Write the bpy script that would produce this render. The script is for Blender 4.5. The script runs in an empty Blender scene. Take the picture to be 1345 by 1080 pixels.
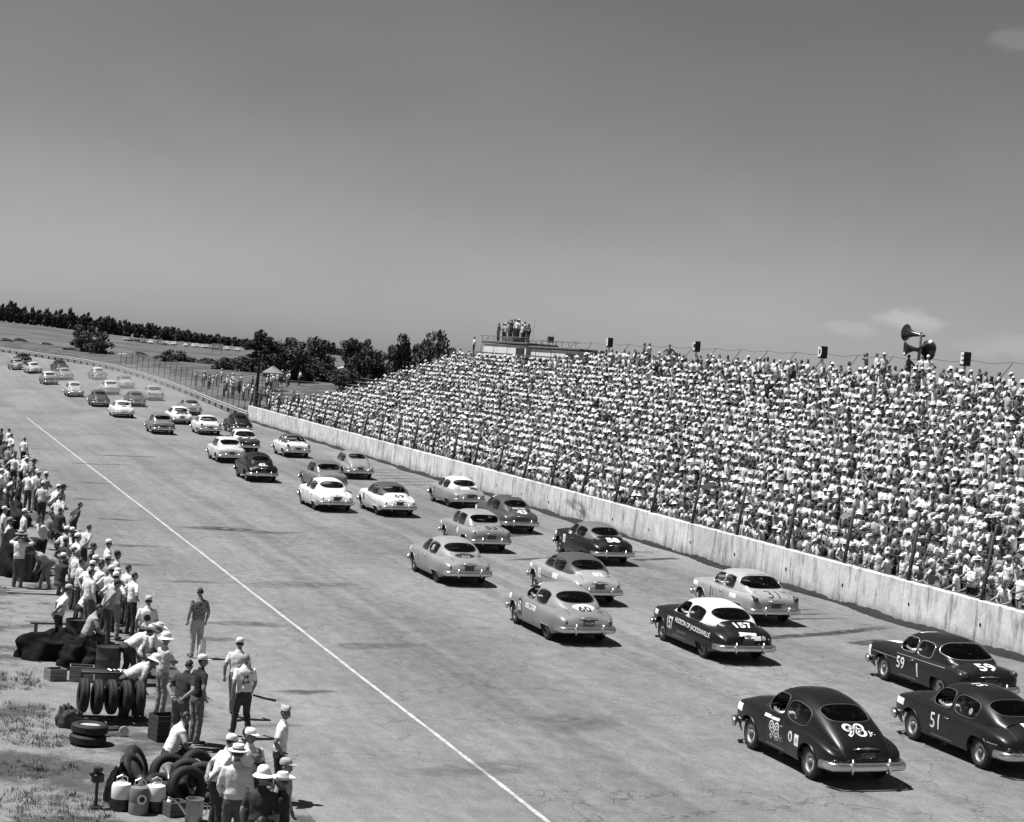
import bpy, bmesh, math, random
import numpy as np
from mathutils import Vector, Matrix
from mathutils.bvhtree import BVHTree
from mathutils import noise as noise3

random.seed(7)
RNG = np.random.default_rng(7)
SC = bpy.context.scene
COL = SC.collection
PI = math.pi

# ------------------------------------------------------------------ camera
CAM_H = 8.3
YAW, PITCH, ROLL = math.radians(18.358), math.radians(1.465), math.radians(4.858)
_f = Vector((math.sin(YAW) * math.cos(PITCH), math.cos(YAW) * math.cos(PITCH), -math.sin(PITCH)))
_r0 = Vector((math.cos(YAW), -math.sin(YAW), 0))
_u0 = _r0.cross(_f)
_R = _r0 * math.cos(ROLL) + _u0 * math.sin(ROLL)
_U = _u0 * math.cos(ROLL) - _r0 * math.sin(ROLL)
cam_d = bpy.data.cameras.new('camera')
cam_d.sensor_width = 36.0
cam_d.lens = 36.0 * 2500 / 1345
cam_d.clip_end = 8000
cam_d.clip_start = 0.5
cam = bpy.data.objects.new('camera', cam_d)
cam.matrix_world = Matrix(((_R.x, _U.x, -_f.x, 0), (_R.y, _U.y, -_f.y, 0), (_R.z, _U.z, -_f.z, CAM_H), (0, 0, 0, 1)))
COL.objects.link(cam)
SC.camera = cam

# ------------------------------------------------------------------ light
SUN_EL = math.radians(67)
SUN_H = Vector((-0.96, 0.28, 0)).normalized()
SUN_DIR = Vector((SUN_H.x * math.cos(SUN_EL), SUN_H.y * math.cos(SUN_EL), math.sin(SUN_EL)))
sun_d = bpy.data.lights.new('sun', 'SUN')
sun_d.energy = 5.0
sun_d.angle = math.radians(0.53)
sun_d.color = (1.0, 1.0, 1.0)
sun = bpy.data.objects.new('sun', sun_d)
sun.rotation_euler = SUN_DIR.to_track_quat('Z', 'Y').to_euler()
sun.location = (0, 0, 60)
COL.objects.link(sun)

world = bpy.data.worlds.new('World')
SC.world = world
world.use_nodes = True
_n = world.node_tree.nodes
_l = world.node_tree.links
_n.clear()
sky = _n.new('ShaderNodeTexSky')
sky.sky_type = 'NISHITA'
sky.sun_disc = False
sky.sun_elevation = SUN_EL
sky.sun_rotation = math.atan2(SUN_H.x, SUN_H.y)
sky.altitude = 60
sky.air_density = 1.0
sky.dust_density = 0.6
sky.ozone_density = 1.0
sep = _n.new('ShaderNodeSeparateColor')
_l.new(sky.outputs[0], sep.inputs[0])
# panchromatic black and white film behind a yellow filter: weigh the channels into one grey
def _m(op, a, b=None, c=None):
    m = _n.new('ShaderNodeMath'); m.operation = op
    for i, v in enumerate((a, b, c)):
        if v is None: continue
        if isinstance(v, (int, float)): m.inputs[i].default_value = v
        else: _l.new(v, m.inputs[i])
    return m.outputs[0]
grey_lin = _m('ADD', _m('ADD', _m('MULTIPLY', sep.outputs[0], 0.85), _m('MULTIPLY', sep.outputs[1], 0.12)), _m('MULTIPLY', sep.outputs[2], 0.03))
# orange filter and film response deepen the blue of the zenith
grey = _m('MULTIPLY', _m('POWER', _m('DIVIDE', grey_lin, 5.0), 1.25), 5.0)
# a few small fair-weather clouds low over the stand
tc = _n.new('ShaderNodeTexCoord')
noi = _n.new('ShaderNodeTexNoise'); noi.inputs['Scale'].default_value = 42.0; noi.inputs['Detail'].default_value = 6.0; noi.inputs['Roughness'].default_value = 0.6
mp = _n.new('ShaderNodeMapping'); mp.inputs['Scale'].default_value = (1, 1, 2.4)
_l.new(tc.outputs['Generated'], mp.inputs[0]); _l.new(mp.outputs[0], noi.inputs[0])
noi2 = _n.new('ShaderNodeTexNoise'); noi2.inputs['Scale'].default_value = 7.0; noi2.inputs['Detail'].default_value = 2.0
_l.new(mp.outputs[0], noi2.inputs[0])
def cloud(az, el, w, h):
    d = Vector((math.sin(az) * math.cos(el), math.cos(az) * math.cos(el), math.sin(el)))
    e1 = Vector((math.cos(az), -math.sin(az), 0)); e2 = e1.cross(d)
    def dot(v):
        x = _n.new('ShaderNodeVectorMath'); x.operation = 'DOT_PRODUCT'; x.inputs[1].default_value = v
        _l.new(tc.outputs['Generated'], x.inputs[0]); return x.outputs['Value']
    a = _m('POWER', _m('DIVIDE', dot(e1), w), 2.0)
    b = _m('POWER', _m('DIVIDE', dot(-e2 if e2.z < 0 else e2), h), 2.0)
    b = _m('POWER', _m('DIVIDE', _m('SUBTRACT', dot(Vector((0, 0, 1))), math.sin(el)), h), 2.0)
    front = _m('GREATER_THAN', dot(d), 0.5)
    rr = _m('SUBTRACT', 1.0, _m('SQRT', _m('ADD', a, b)))
    k = _m('ADD', rr, _m('MULTIPLY', _m('SUBTRACT', noi.outputs[0], 0.5), 1.9))
    mr = _n.new('ShaderNodeMapRange'); mr.interpolation_type = 'SMOOTHSTEP'
    mr.inputs[1].default_value = 0.05; mr.inputs[2].default_value = 0.75
    _l.new(k, mr.inputs[0])
    return _m('MULTIPLY', mr.outputs[0], front)
def pix_dir(x, y):
    d = _f + _R * ((x - 672.5) / 2500) - _U * ((y - 540) / 2500)
    d.normalize()
    return math.atan2(d.x, d.y), math.asin(d.z)
CL = None
for (az, el), w, h, s in ((pix_dir(1192, 420), 0.027, 0.0075, 0.6), (pix_dir(1330, 457), 0.035, 0.008, 0.28), (pix_dir(1340, 55), 0.018, 0.009, 0.14), (pix_dir(1120, 432), 0.02, 0.005, 0.3), (pix_dir(1700, 330), 0.1, 0.02, 0.6), (pix_dir(2300, 250), 0.13, 0.03, 0.7)):
    c = _m('MULTIPLY', cloud(az, el, w, h), s)
    CL = c if CL is None else _m('MAXIMUM', CL, c)
noi2.inputs['Detail'].default_value = 5.0; noi2.inputs['Scale'].default_value = 5.0
# thin uneven haze over the whole sky
grey = _m('MULTIPLY', grey, _m('MULTIPLY_ADD', noi2.outputs[0], 0.36, 0.80))
grey2 = _m('ADD', _m('MULTIPLY', grey, _m('SUBTRACT', 1.0, CL)), _m('MULTIPLY', CL, 8.0))
comb = _n.new('ShaderNodeCombineColor')
for i in range(3): _l.new(grey2, comb.inputs[i])
bg = _n.new('ShaderNodeBackground'); bg.inputs[1].default_value = 0.05
_l.new(comb.outputs[0], bg.inputs[0])
wo = _n.new('ShaderNodeOutputWorld'); _l.new(bg.outputs[0], wo.inputs[0])

SC.view_settings.view_transform = 'Standard'
SC.view_settings.look = 'None'
SC.view_settings.gamma = 1.0
SC.view_settings.exposure = 0.55
SC.view_settings.use_curve_mapping = False
SC.cycles.max_bounces = 6
SC.cycles.transparent_max_bounces = 12
SC.cycles.volume_bounces = 0

# ------------------------------------------------------------------ helpers
_mats = {}
def mat(name, v, rough=0.7, var=0.0, scale=4.0, metal=0.0, coat=0.0, bump=0.0, bscale=None, spec=0.5, detail=4.0, objrand=0.0, stretch=None, coords='Object'):
    """grey procedural material: value v with +-var noise at the given scale"""
    if name in _mats: return _mats[name]
    m = bpy.data.materials.new(name); m.use_nodes = True
    nt = m.node_tree; N = nt.nodes; L = nt.links
    b = N['Principled BSDF']
    b.inputs['Base Color'].default_value = (v, v, v, 1)
    b.inputs['Roughness'].default_value = rough
    b.inputs['Metallic'].default_value = metal
    b.inputs['Coat Weight'].default_value = coat
    b.inputs['Coat Roughness'].default_value = 0.06
    b.inputs['Specular IOR Level'].default_value = spec
    if var or bump:
        t = N.new('ShaderNodeTexCoord'); src = t.outputs[coords]
        if stretch:
            mp = N.new('ShaderNodeMapping'); mp.inputs['Scale'].default_value = stretch
            L.new(src, mp.inputs[0]); src = mp.outputs[0]
        n = N.new('ShaderNodeTexNoise'); n.inputs['Scale'].default_value = scale; n.inputs['Detail'].default_value = detail
        n.inputs['Roughness'].default_value = 0.62
        L.new(src, n.inputs[0])
        r = N.new('ShaderNodeMapRange'); r.inputs[1].default_value = 0.28; r.inputs[2].default_value = 0.72
        r.inputs[3].default_value = v * (1 - var); r.inputs[4].default_value = v * (1 + var)
        L.new(n.outputs[0], r.inputs[0])
        out = r.outputs[0]
        if objrand:
            oi = N.new('ShaderNodeObjectInfo')
            r2 = N.new('ShaderNodeMapRange'); r2.inputs[3].default_value = 1 - objrand; r2.inputs[4].default_value = 1 + objrand
            L.new(oi.outputs['Random'], r2.inputs[0])
            mm = N.new('ShaderNodeMath'); mm.operation = 'MULTIPLY'; L.new(out, mm.inputs[0]); L.new(r2.outputs[0], mm.inputs[1]); out = mm.outputs[0]
        L.new(out, b.inputs['Base Color'])
        if bump:
            n2 = N.new('ShaderNodeTexNoise'); n2.inputs['Scale'].default_value = bscale or scale * 6; n2.inputs['Detail'].default_value = 3
            L.new(src, n2.inputs[0])
            bp = N.new('ShaderNodeBump'); bp.inputs['Strength'].default_value = bump; bp.inputs['Distance'].default_value = 0.02
            L.new(n2.outputs[0], bp.inputs['Height']); L.new(bp.outputs[0], b.inputs['Normal'])
    _mats[name] = m
    return m

class MB:
    """collects geometry for ONE mesh object"""
    def __init__(s):
        s.v = []; s.f = []; s.mi = []; s.cur = 0
    def addv(s, pts):
        b = len(s.v); s.v.extend([tuple(p) for p in pts]); return b
    def face(s, idx):
        s.f.append(tuple(idx)); s.mi.append(s.cur)
    def grid(s, rows, closed_u=False, closed_v=False, flip=False):
        """rows: list of lists of points"""
        nr = len(rows); nc = len(rows[0]); b = len(s.v)
        for r in rows: s.addv(r)
        for i in range(nr if closed_u else nr - 1):
            i2 = (i + 1) % nr
            for j in range(nc if closed_v else nc - 1):
                j2 = (j + 1) % nc
                q = (b + i * nc + j, b + i * nc + j2, b + i2 * nc + j2, b + i2 * nc + j)
                s.face(q[::-1] if flip else q)
        return b
    def box(s, c, d, rot=0.0, bev=0.0):
        x, y, z = d[0] / 2, d[1] / 2, d[2] / 2
        cr, sr = math.cos(rot), math.sin(rot)
        if bev:
            k = min(bev, x * .49, y * .49, z * .49)
            rows = []
            for (zz, a) in ((-z, k), (-z + k, 0), (z - k, 0), (z, k)):
                X, Y = x - a, y - a
                loop = []
                for sx, sy in ((1, 1), (-1, 1), (-1, -1), (1, -1)):
                    p1 = (sx * X, sy * (Y - k)); p2 = (sx * (X - k), sy * Y)
                    loop += [p1, p2] if sx * sy > 0 else [p2, p1]
                rows.append([(c[0] + px * cr - py * sr, c[1] + px * sr + py * cr, c[2] + zz) for px, py in loop])
            b = s.grid(rows, closed_v=True)
            s.face([b + i for i in range(7, -1, -1)]); s.face([b + 24 + i for i in range(8)])
            return
        pts = []
        for dz in (-z, z):
            for dx, dy in ((-x, -y), (x, -y), (x, y), (-x, y)):
                pts.append((c[0] + dx * cr - dy * sr, c[1] + dx * sr + dy * cr, c[2] + dz))
        b = s.addv(pts)
        for q in ((3, 2, 1, 0), (4, 5, 6, 7), (0, 1, 5, 4), (1, 2, 6, 5), (2, 3, 7, 6), (3, 0, 4, 7)):
            s.face([b + i for i in q])
    def tube(s, path, rad, n=8, cap=True, squash=1.0, closed=False):
        path = [Vector(p) for p in path]
        if isinstance(rad, (int, float)): rad = [rad] * len(path)
        rows = []; up = None
        for i, p in enumerate(path):
            if closed:
                t = path[(i + 1) % len(path)] - path[i - 1]
            else:
                a = path[max(i - 1, 0)]; c = path[min(i + 1, len(path) - 1)]; t = c - a
            if t.length < 1e-9: t = Vector((0, 0, 1))
            t.normalize()
            if up is None:
                up = Vector((0, 0, 1)) if abs(t.z) < 0.9 else Vector((1, 0, 0))
            u = up - t * up.dot(t)
            if u.length < 1e-6: u = t.orthogonal()
            u.normalize(); w = t.cross(u); up = u
            rows.append([p + (u * math.cos(2 * PI * k / n) * squash + w * math.sin(2 * PI * k / n)) * rad[i] for k in range(n)])
        b = s.grid(rows, closed_u=closed, closed_v=True)
        if cap and not closed:
            s.face([b + k for k in range(n - 1, -1, -1)])
            e = b + (len(rows) - 1) * n
            s.face([e + k for k in range(n)])
    def lathe(s, prof, n=16, c=(0, 0, 0), axis='Z', cap=True):
        rows = []
        for r, h in prof:
            row = []
            for k in range(n):
                a = 2 * PI * k / n
                if axis == 'Z': q = (c[0] + r * math.cos(a), c[1] + r * math.sin(a), c[2] + h)
                elif axis == 'X': q = (c[0] + h, c[1] + r * math.cos(a), c[2] + r * math.sin(a))
                else: q = (c[0] + r * math.sin(a), c[1] + h, c[2] + r * math.cos(a))
                row.append(q)
            rows.append(row)
        b = s.grid(rows, closed_v=True)
        if cap:
            if prof[0][0] > 1e-4: s.face([b + k for k in range(n - 1, -1, -1)])
            e = b + (len(rows) - 1) * n
            if prof[-1][0] > 1e-4: s.face([e + k for k in range(n)])
    def mesh(s, name, mats, smooth=True, sharp=None):
        me = bpy.data.meshes.new(name)
        me.from_pydata(s.v, [], s.f)
        if not isinstance(mats, (list, tuple)): mats = [mats]
        for m in mats: me.materials.append(m)
        if len(mats) > 1: me.polygons.foreach_set('material_index', s.mi)
        if smooth:
            me.polygons.foreach_set('use_smooth', [True] * len(s.f))
            if sharp:
                me.set_sharp_from_angle(angle=math.radians(sharp))
        me.update()
        return me
    def build(s, name, mats, parent=None, smooth=True, sharp=40, loc=None):
        return link(name, s.mesh(name, mats, smooth, sharp), parent, loc)

def link(name, data, parent=None, loc=None, rot=None):
    o = bpy.data.objects.new(name, data)
    COL.objects.link(o)
    if parent is not None: o.parent = parent
    if loc is not None: o.location = loc
    if rot is not None: o.rotation_euler = rot
    return o
def thing(name, label, cat, loc=(0, 0, 0), rz=0.0, group=None):
    o = link(name, None, None, loc, (0, 0, rz))
    o.empty_display_size = 0.2
    return tag(o, label, cat, group)
def tag(o, label, cat, group=None):
    o['label'] = label; o['category'] = cat
    if group: o['group'] = group
    return o
def kind(o, k):
    o['kind'] = k
    return o
def set_mats(o, mats):
    """object-linked material slots, so that copies can share mesh data"""
    for i, m in enumerate(mats):
        if m is None: continue
        o.material_slots[i].link = 'OBJECT'
        o.material_slots[i].material = m
def crv(pts):
    """smooth interpolating curve through (x, value) pairs (monotone cubic)"""
    xs = [p[0] for p in pts]; ys = [p[1] for p in pts]; n = len(xs)
    d = [(ys[i + 1] - ys[i]) / (xs[i + 1] - xs[i]) for i in range(n - 1)]
    m = [d[0]] + [0 if d[i - 1] * d[i] <= 0 else 2 * d[i - 1] * d[i] / (d[i - 1] + d[i]) for i in range(1, n - 1)] + [d[-1]]
    def f(x):
        if x <= xs[0]: return ys[0]
        if x >= xs[-1]: return ys[-1]
        i = 0
        while x > xs[i + 1]: i += 1
        h = xs[i + 1] - xs[i]; t = (x - xs[i]) / h
        return (2*t**3 - 3*t*t + 1) * ys[i] + (t**3 - 2*t*t + t) * h * m[i] + (-2*t**3 + 3*t*t) * ys[i + 1] + (t**3 - t*t) * h * m[i + 1]
    return f
def sstep(a, b, x):
    t = min(1.0, max(0.0, (x - a) / (b - a))); return t * t * (3 - 2 * t)

# ------------------------------------------------------------------ track geometry
WALL_X, Y_TURN, R_TURN, LINE_X, BANK = 33.3, 205.0, 600.0, 12.1, 0.03
def trk(s, t, lift=0.0):
    """point on the track: s metres along the outer wall, t metres in from it -> (x, y, z), heading left of +Y"""
    d = max(0.0, min(s - 165, 1e9))
    rise = 2.0 * sstep(165, 285, s)
    w = WALL_X - LINE_X
    z = BANK * max(0.0, w - t) + rise * max(0.0, 1 - t / w) ** 1.15 if t > 0 else BANK * w + rise
    if s <= Y_TURN: return Vector((WALL_X - t, s, z + lift)), 0.0
    a = (s - Y_TURN) / R_TURN
    r = R_TURN - t
    return Vector((WALL_X - R_TURN + r * math.cos(a), Y_TURN + r * math.sin(a), z + lift)), a
# ================================================================== SETTING
def ground_mat(name, v, gv, gscale, thr, rough=0.95, fine=14.0):
    """two-tone dirt / grass ground with fine grain"""
    m = bpy.data.materials.new(name); m.use_nodes = True
    nt = m.node_tree; N = nt.nodes; L = nt.links; b = N['Principled BSDF']
    b.inputs['Roughness'].default_value = rough; b.inputs['Specular IOR Level'].default_value = 0.15
    t = N.new('ShaderNodeTexCoord')
    def noise(sc, det=5.0):
        n = N.new('ShaderNodeTexNoise'); n.inputs['Scale'].default_value = sc; n.inputs['Detail'].default_value = det; n.inputs['Roughness'].default_value = 0.65
        L.new(t.outputs['Object'], n.inputs[0]); return n.outputs[0]
    def rng(x, a, b_, c, d, smooth=False):
        r = N.new('ShaderNodeMapRange')
        if smooth: r.interpolation_type = 'SMOOTHSTEP'
        for i, q in enumerate((a, b_, c, d)): r.inputs[1 + i].default_value = q
        L.new(x, r.inputs[0]); return r.outputs[0]
    def mul(a, c):
        k = N.new('ShaderNodeMath'); k.operation = 'MULTIPLY'; L.new(a, k.inputs[0]); L.new(c, k.inputs[1]); return k.outputs[0]
    mask = rng(noise(gscale, 7.0), thr - 0.05, thr + 0.05, 0, 1, True)
    fine_n = rng(noise(fine, 6.0), 0.25, 0.75, 0.7, 1.3)
    mid_n = rng(noise(fine / 9, 4.0), 0.3, 0.7, 0.8, 1.2)
    mx = N.new('ShaderNodeMix'); mx.data_type = 'FLOAT'
    mx.inputs[2].default_value = v; mx.inputs[3].default_value = gv; L.new(mask, mx.inputs[0])
    L.new(mul(mul(mx.outputs[0], fine_n), mid_n), b.inputs['Base Color'])
    bp = N.new('ShaderNodeBump'); bp.inputs['Strength'].default_value = 0.6; bp.inputs['Distance'].default_value = 0.05
    L.new(noise(fine * 1.6, 5.0), bp.inputs['Height']); L.new(bp.outputs[0], b.inputs['Normal'])
    return m

def asphalt_mat():
    m = bpy.data.materials.new('worn_asphalt'); m.use_nodes = True
    nt = m.node_tree; N = nt.nodes; L = nt.links; b = N['Principled BSDF']
    b.inputs['Roughness'].default_value = 0.85; b.inputs['Specular IOR Level'].default_value = 0.25
    t = N.new('ShaderNodeTexCoord')
    def noise(sc, stretch, det=5.0, rough=0.6):
        mp = N.new('ShaderNodeMapping'); mp.inputs['Scale'].default_value = stretch; L.new(t.outputs['Object'], mp.inputs[0])
        n = N.new('ShaderNodeTexNoise'); n.inputs['Scale'].default_value = sc; n.inputs['Detail'].default_value = det; n.inputs['Roughness'].default_value = rough
        L.new(mp.outputs[0], n.inputs[0]); return n.outputs[0]
    def rng(x, a, b_, c, d):
        r = N.new('ShaderNodeMapRange'); r.interpolation_type = 'SMOOTHSTEP'
        for i, q in enumerate((a, b_, c, d)): r.inputs[1 + i].default_value = q
        L.new(x, r.inputs[0]); return r.outputs[0]
    def mul(*xs):
        o = xs[0]
        for x in xs[1:]:
            k = N.new('ShaderNodeMath'); k.operation = 'MULTIPLY'; L.new(o, k.inputs[0]); L.new(x, k.inputs[1]); o = k.outputs[0]
        return o
    streak = rng(noise(1.3, (1.0, 0.025, 1.0), 6.0, 0.7), 0.3, 0.7, 0.89, 1.10)       # rubbered grooves along the track
    patch = rng(noise(0.16, (1, 0.45, 1), 4.0), 0.3, 0.7, 0.84, 1.16)                 # paving patches
    blot = rng(noise(0.8, (1, 0.4, 1), 6.0, 0.7), 0.60, 0.72, 1.0, 0.74)              # oil and rubber blots
    grain = rng(noise(24, (1, 1, 1), 4.0, 0.8), 0.28, 0.72, 0.66, 1.34)
    mid = rng(noise(2.6, (1, .6, 1), 7.0, 0.75), 0.28, 0.72, 0.80, 1.2)
    vo = N.new('ShaderNodeTexVoronoi'); vo.feature = 'DISTANCE_TO_EDGE'; vo.inputs['Scale'].default_value = 0.16
    wv_ = N.new('ShaderNodeVectorMath'); wv_.operation = 'ADD'
    nw = N.new('ShaderNodeTexNoise'); nw.inputs['Scale'].default_value = 0.9; nw.inputs['Detail'].default_value = 6
    L.new(t.outputs['Object'], nw.inputs[0]); L.new(t.outputs['Object'], wv_.inputs[0])
    sc_ = N.new('ShaderNodeVectorMath'); sc_.operation = 'SCALE'; sc_.inputs['Scale'].default_value = 2.2; L.new(nw.outputs['Color'], sc_.inputs[0]); L.new(sc_.outputs[0], wv_.inputs[1]); L.new(wv_.outputs[0], vo.inputs[0])
    crack = rng(vo.outputs['Distance'], 0.0, 0.006, 0.55, 1.0)
    vv = N.new('ShaderNodeValue'); vv.outputs[0].default_value = 0.168
    # the outer lane is rubbered darker than the pale inner apron
    L.new(mul(vv.outputs[0], streak, patch, blot, grain, mid, crack), b.inputs['Base Color'])
    bp = N.new('ShaderNodeBump'); bp.inputs['Strength'].default_value = 0.35; bp.inputs['Distance'].default_value = 0.02
    L.new(noise(30, (1, 1, 1), 4.0, 0.7), bp.inputs['Height']); L.new(bp.outputs[0], b.inputs['Normal'])
    return m

M_DIRT = ground_mat('pit_dirt', 0.20, 0.075, 0.32, 0.52)
M_FIELD = ground_mat('dry_field_grass', 0.125, 0.075, 0.05, 0.5, fine=1.6)
M_BERM = ground_mat('berm_grass', 0.11, 0.06, 0.25, 0.5, fine=5.0)
M_ASPH = asphalt_mat()
M_LINE = mat('white_line_paint', 0.40, 0.8, 0.45, 5.0, detail=8.0)
M_CONC = None
def concrete_mat():
    m = bpy.data.materials.new('whitewashed_concrete'); m.use_nodes = True
    nt = m.node_tree; N = nt.nodes; L = nt.links; b = N['Principled BSDF']
    b.inputs['Roughness'].default_value = 0.9; b.inputs['Specular IOR Level'].default_value = 0.2
    t = N.new('ShaderNodeTexCoord'); oi = N.new('ShaderNodeObjectInfo')
    def noise(sc, stretch, det=5.0):
        mp = N.new('ShaderNodeMapping'); mp.inputs['Scale'].default_value = stretch
        av = N.new('ShaderNodeVectorMath'); av.operation = 'ADD'
        L.new(t.outputs['Object'], av.inputs[0]); L.new(oi.outputs['Location'], av.inputs[1])
        L.new(av.outputs[0], mp.inputs[0])
        n = N.new('ShaderNodeTexNoise'); n.inputs['Scale'].default_value = sc; n.inputs['Detail'].default_value = det; n.inputs['Roughness'].default_value = 0.65
        L.new(mp.outputs[0], n.inputs[0]); return n.outputs[0]
    def rng(x, a, b_, c, d):
        r = N.new('ShaderNodeMapRange'); r.interpolation_type = 'SMOOTHSTEP'
        for i, q in enumerate((a, b_, c, d)): r.inputs[1 + i].default_value = q
        L.new(x, r.inputs[0]); return r.outputs[0]
    def mul(*xs):
        o = xs[0]
        for x in xs[1:]:
            k = N.new('ShaderNodeMath'); k.operation = 'MULTIPLY'; L.new(o, k.inputs[0]); L.new(x, k.inputs[1]); o = k.outputs[0]
        return o
    vv = N.new('ShaderNodeValue'); vv.outputs[0].default_value = 0.60
    stain = rng(noise(3.2, (1, 1, 0.22), 6), 0.47, 0.70, 1.0, 0.42)
    blot = rng(noise(1.1, (1, 1, 1.2), 5), 0.3, 0.7, 0.82, 1.12)
    grain = rng(noise(14, (1, 1, 1), 6), 0.25, 0.75, 0.85, 1.12)
    pr = N.new('ShaderNodeMapRange'); pr.inputs[3].default_value = 0.9; pr.inputs[4].default_value = 1.06; L.new(oi.outputs['Random'], pr.inputs[0])
    # splashed dirt: ragged band along the foot of the wall
    sx = N.new('ShaderNodeSeparateXYZ'); L.new(t.outputs['Object'], sx.inputs[0])
    ad = N.new('ShaderNodeMath'); ad.operation = 'MULTIPLY_ADD'; L.new(noise(2.2, (1, 1, 1), 6), ad.inputs[0]); ad.inputs[1].default_value = -0.9; L.new(sx.outputs[2], ad.inputs[2])
    foot = rng(ad.outputs[0], -0.42, 0.12, 0.62, 1.0)
    L.new(mul(vv.outputs[0], stain, blot, grain, pr.outputs[0], foot), b.inputs['Base Color'])
    bp = N.new('ShaderNodeBump'); bp.inputs['Strength'].default_value = 0.3; bp.inputs['Distance'].default_value = 0.02
    L.new(noise(9, (1, 1, 1), 6), bp.inputs['Height']); L.new(bp.outputs[0], b.inputs['Normal'])
    return m
M_CONC = concrete_mat()

# ---- ground sheet (terrain to the horizon)
def far_z(x, y):
    d = math.hypot(x - 0, y)
    az = math.degrees(math.atan2(x, y))
    hz = 6.7 - 2.5 * sstep(3.0, 8.0, az) - 1.2 * sstep(10, 25, az)
    return 2.5 + (hz - 2.5) * sstep(240, 1000, d) - 1.4 * sstep(1050, 3000, d)
def st_of(x, y):
    if y <= Y_TURN: return y, WALL_X - x
    cx = WALL_X - R_TURN
    a = math.atan2(y - Y_TURN, x - cx); r = math.hypot(y - Y_TURN, x - cx)
    return Y_TURN + a * R_TURN, R_TURN - r
def ground_z(x, y):
    s, t = st_of(x, y)
    if t > 22.6: return -0.012 + 0.035 * math.sin(x * 0.9 + math.sin(y * .31)) * math.sin(y * 0.53) * sstep(27.5, 31, t) * (1 - sstep(200, 300, y) * .5)
    if t > -0.3: return -0.45
    k = sstep(2, 34, -t)
    base = (0.64 + 2.0 * sstep(165, 285, s)) - 0.5
    return base + (far_z(x, y) - base) * k
xs = sorted(set([-900, -500, -300, -180, -120, -80, -50, -30, -20] + [round(-14 + i * 0.6, 2) for i in range(40)] + [11 + 2.5 * i for i in range(40)] + [115 + 14 * i for i in range(20)] + [420, 520, 700, 1000, 1500, 2200, 3200]))
ys = sorted(set([-200, -80, -30, 0, 10] + [16 + i * 0.8 for i in range(80)] + [80 + 2.5 * i for i in range(60)] + [235 + 9 * i for i in range(55)] + [740 + 40 * i for i in range(14)] + [1400, 1700, 2200, 3000, 4500]))
g = MB()
g.grid([[(x, y, ground_z(x, y)) for x in xs] for y in ys], flip=True)
# pit dirt for the infield side, dry field outside
fm = []
nc = len(xs) - 1
for i in range(len(ys) - 1):
    for j in range(nc):
        s_, t_ = st_of(0.5 * (xs[j] + xs[j + 1]), 0.5 * (ys[i] + ys[i + 1]))
        fm.append(0 if t_ > 8 else 1)
g.mi = fm
gme = g.mesh('ground', [M_DIRT, M_FIELD], smooth=True)
# faces must look up
kind(link('ground', gme), 'structure')

# ---- track
rows = []
ss = [15 + 3 * i for i in range(150)]
tt = [-0.45, 0.0] + [0.6 + 1.18 * i for i in range(18)] + [21.2] + [22.3, 23.6, 25.2, 26.0]
for s in ss:
    row = []
    for t in tt:
        p, a = trk(s, t)
        tw = t
        if t == 26.0:
            p, a = trk(s, 26.0 + 0.25 * math.sin(s * .7) + 0.2 * math.sin(s * 1.9)); p.z -= 0.02
        row.append(p)
    rows.append(row)
tb = MB(); tb.grid(rows, flip=False)
me_t = tb.mesh('track', M_ASPH, smooth=True)
kind(link('track', me_t), 'structure')
# painted white line
lb = MB(); lrows = []
for i in range(0, 290):
    s = 24 + i * 0.5
    if s > 170.5: break
    j = 0.008 * math.sin(s * .37) + 0.004 * math.sin(s * 1.3)
    wv = 0.052 + 0.007 * math.sin(s * 2.9) + 0.006 * random.uniform(-1, 1)
    lrows.append([(LINE_X - wv + j, s, 0.008), (LINE_X + wv + j, s, 0.008)])
lb.grid(lrows, flip=True)
kind(link('painted_line', lb.mesh('painted_line', M_LINE)), 'structure')

# tyre marks and oil patches lying on the asphalt
def soft_mark(v, dens):
    nm = 'rubber_mark_%d' % int(dens * 100)
    if nm in _mats: return _mats[nm]
    m = bpy.data.materials.new(nm); m.use_nodes = True
    nt = m.node_tree; N = nt.nodes; L = nt.links; b = N['Principled BSDF']
    b.inputs['Base Color'].default_value = (v, v, v, 1); b.inputs['Roughness'].default_value = 0.7
    at = N.new('ShaderNodeAttribute'); at.attribute_name = 'fade'
    t = N.new('ShaderNodeTexCoord'); n = N.new('ShaderNodeTexNoise'); n.inputs['Scale'].default_value = 2.5; n.inputs['Detail'].default_value = 6
    L.new(t.outputs['Object'], n.inputs[0])
    r = N.new('ShaderNodeMapRange'); r.inputs[1].default_value = 0.3; r.inputs[2].default_value = 0.6; r.inputs[3].default_value = 0.1; r.inputs[4].default_value = dens
    L.new(n.outputs[0], r.inputs[0])
    k = N.new('ShaderNodeMath'); k.operation = 'MULTIPLY'; L.new(at.outputs['Fac'], k.inputs[0]); L.new(r.outputs[0], k.inputs[1])
    L.new(k.outputs[0], b.inputs['Alpha'])
    _mats[nm] = m
    return m
MARKS = MB(); MARK_F = []
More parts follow.
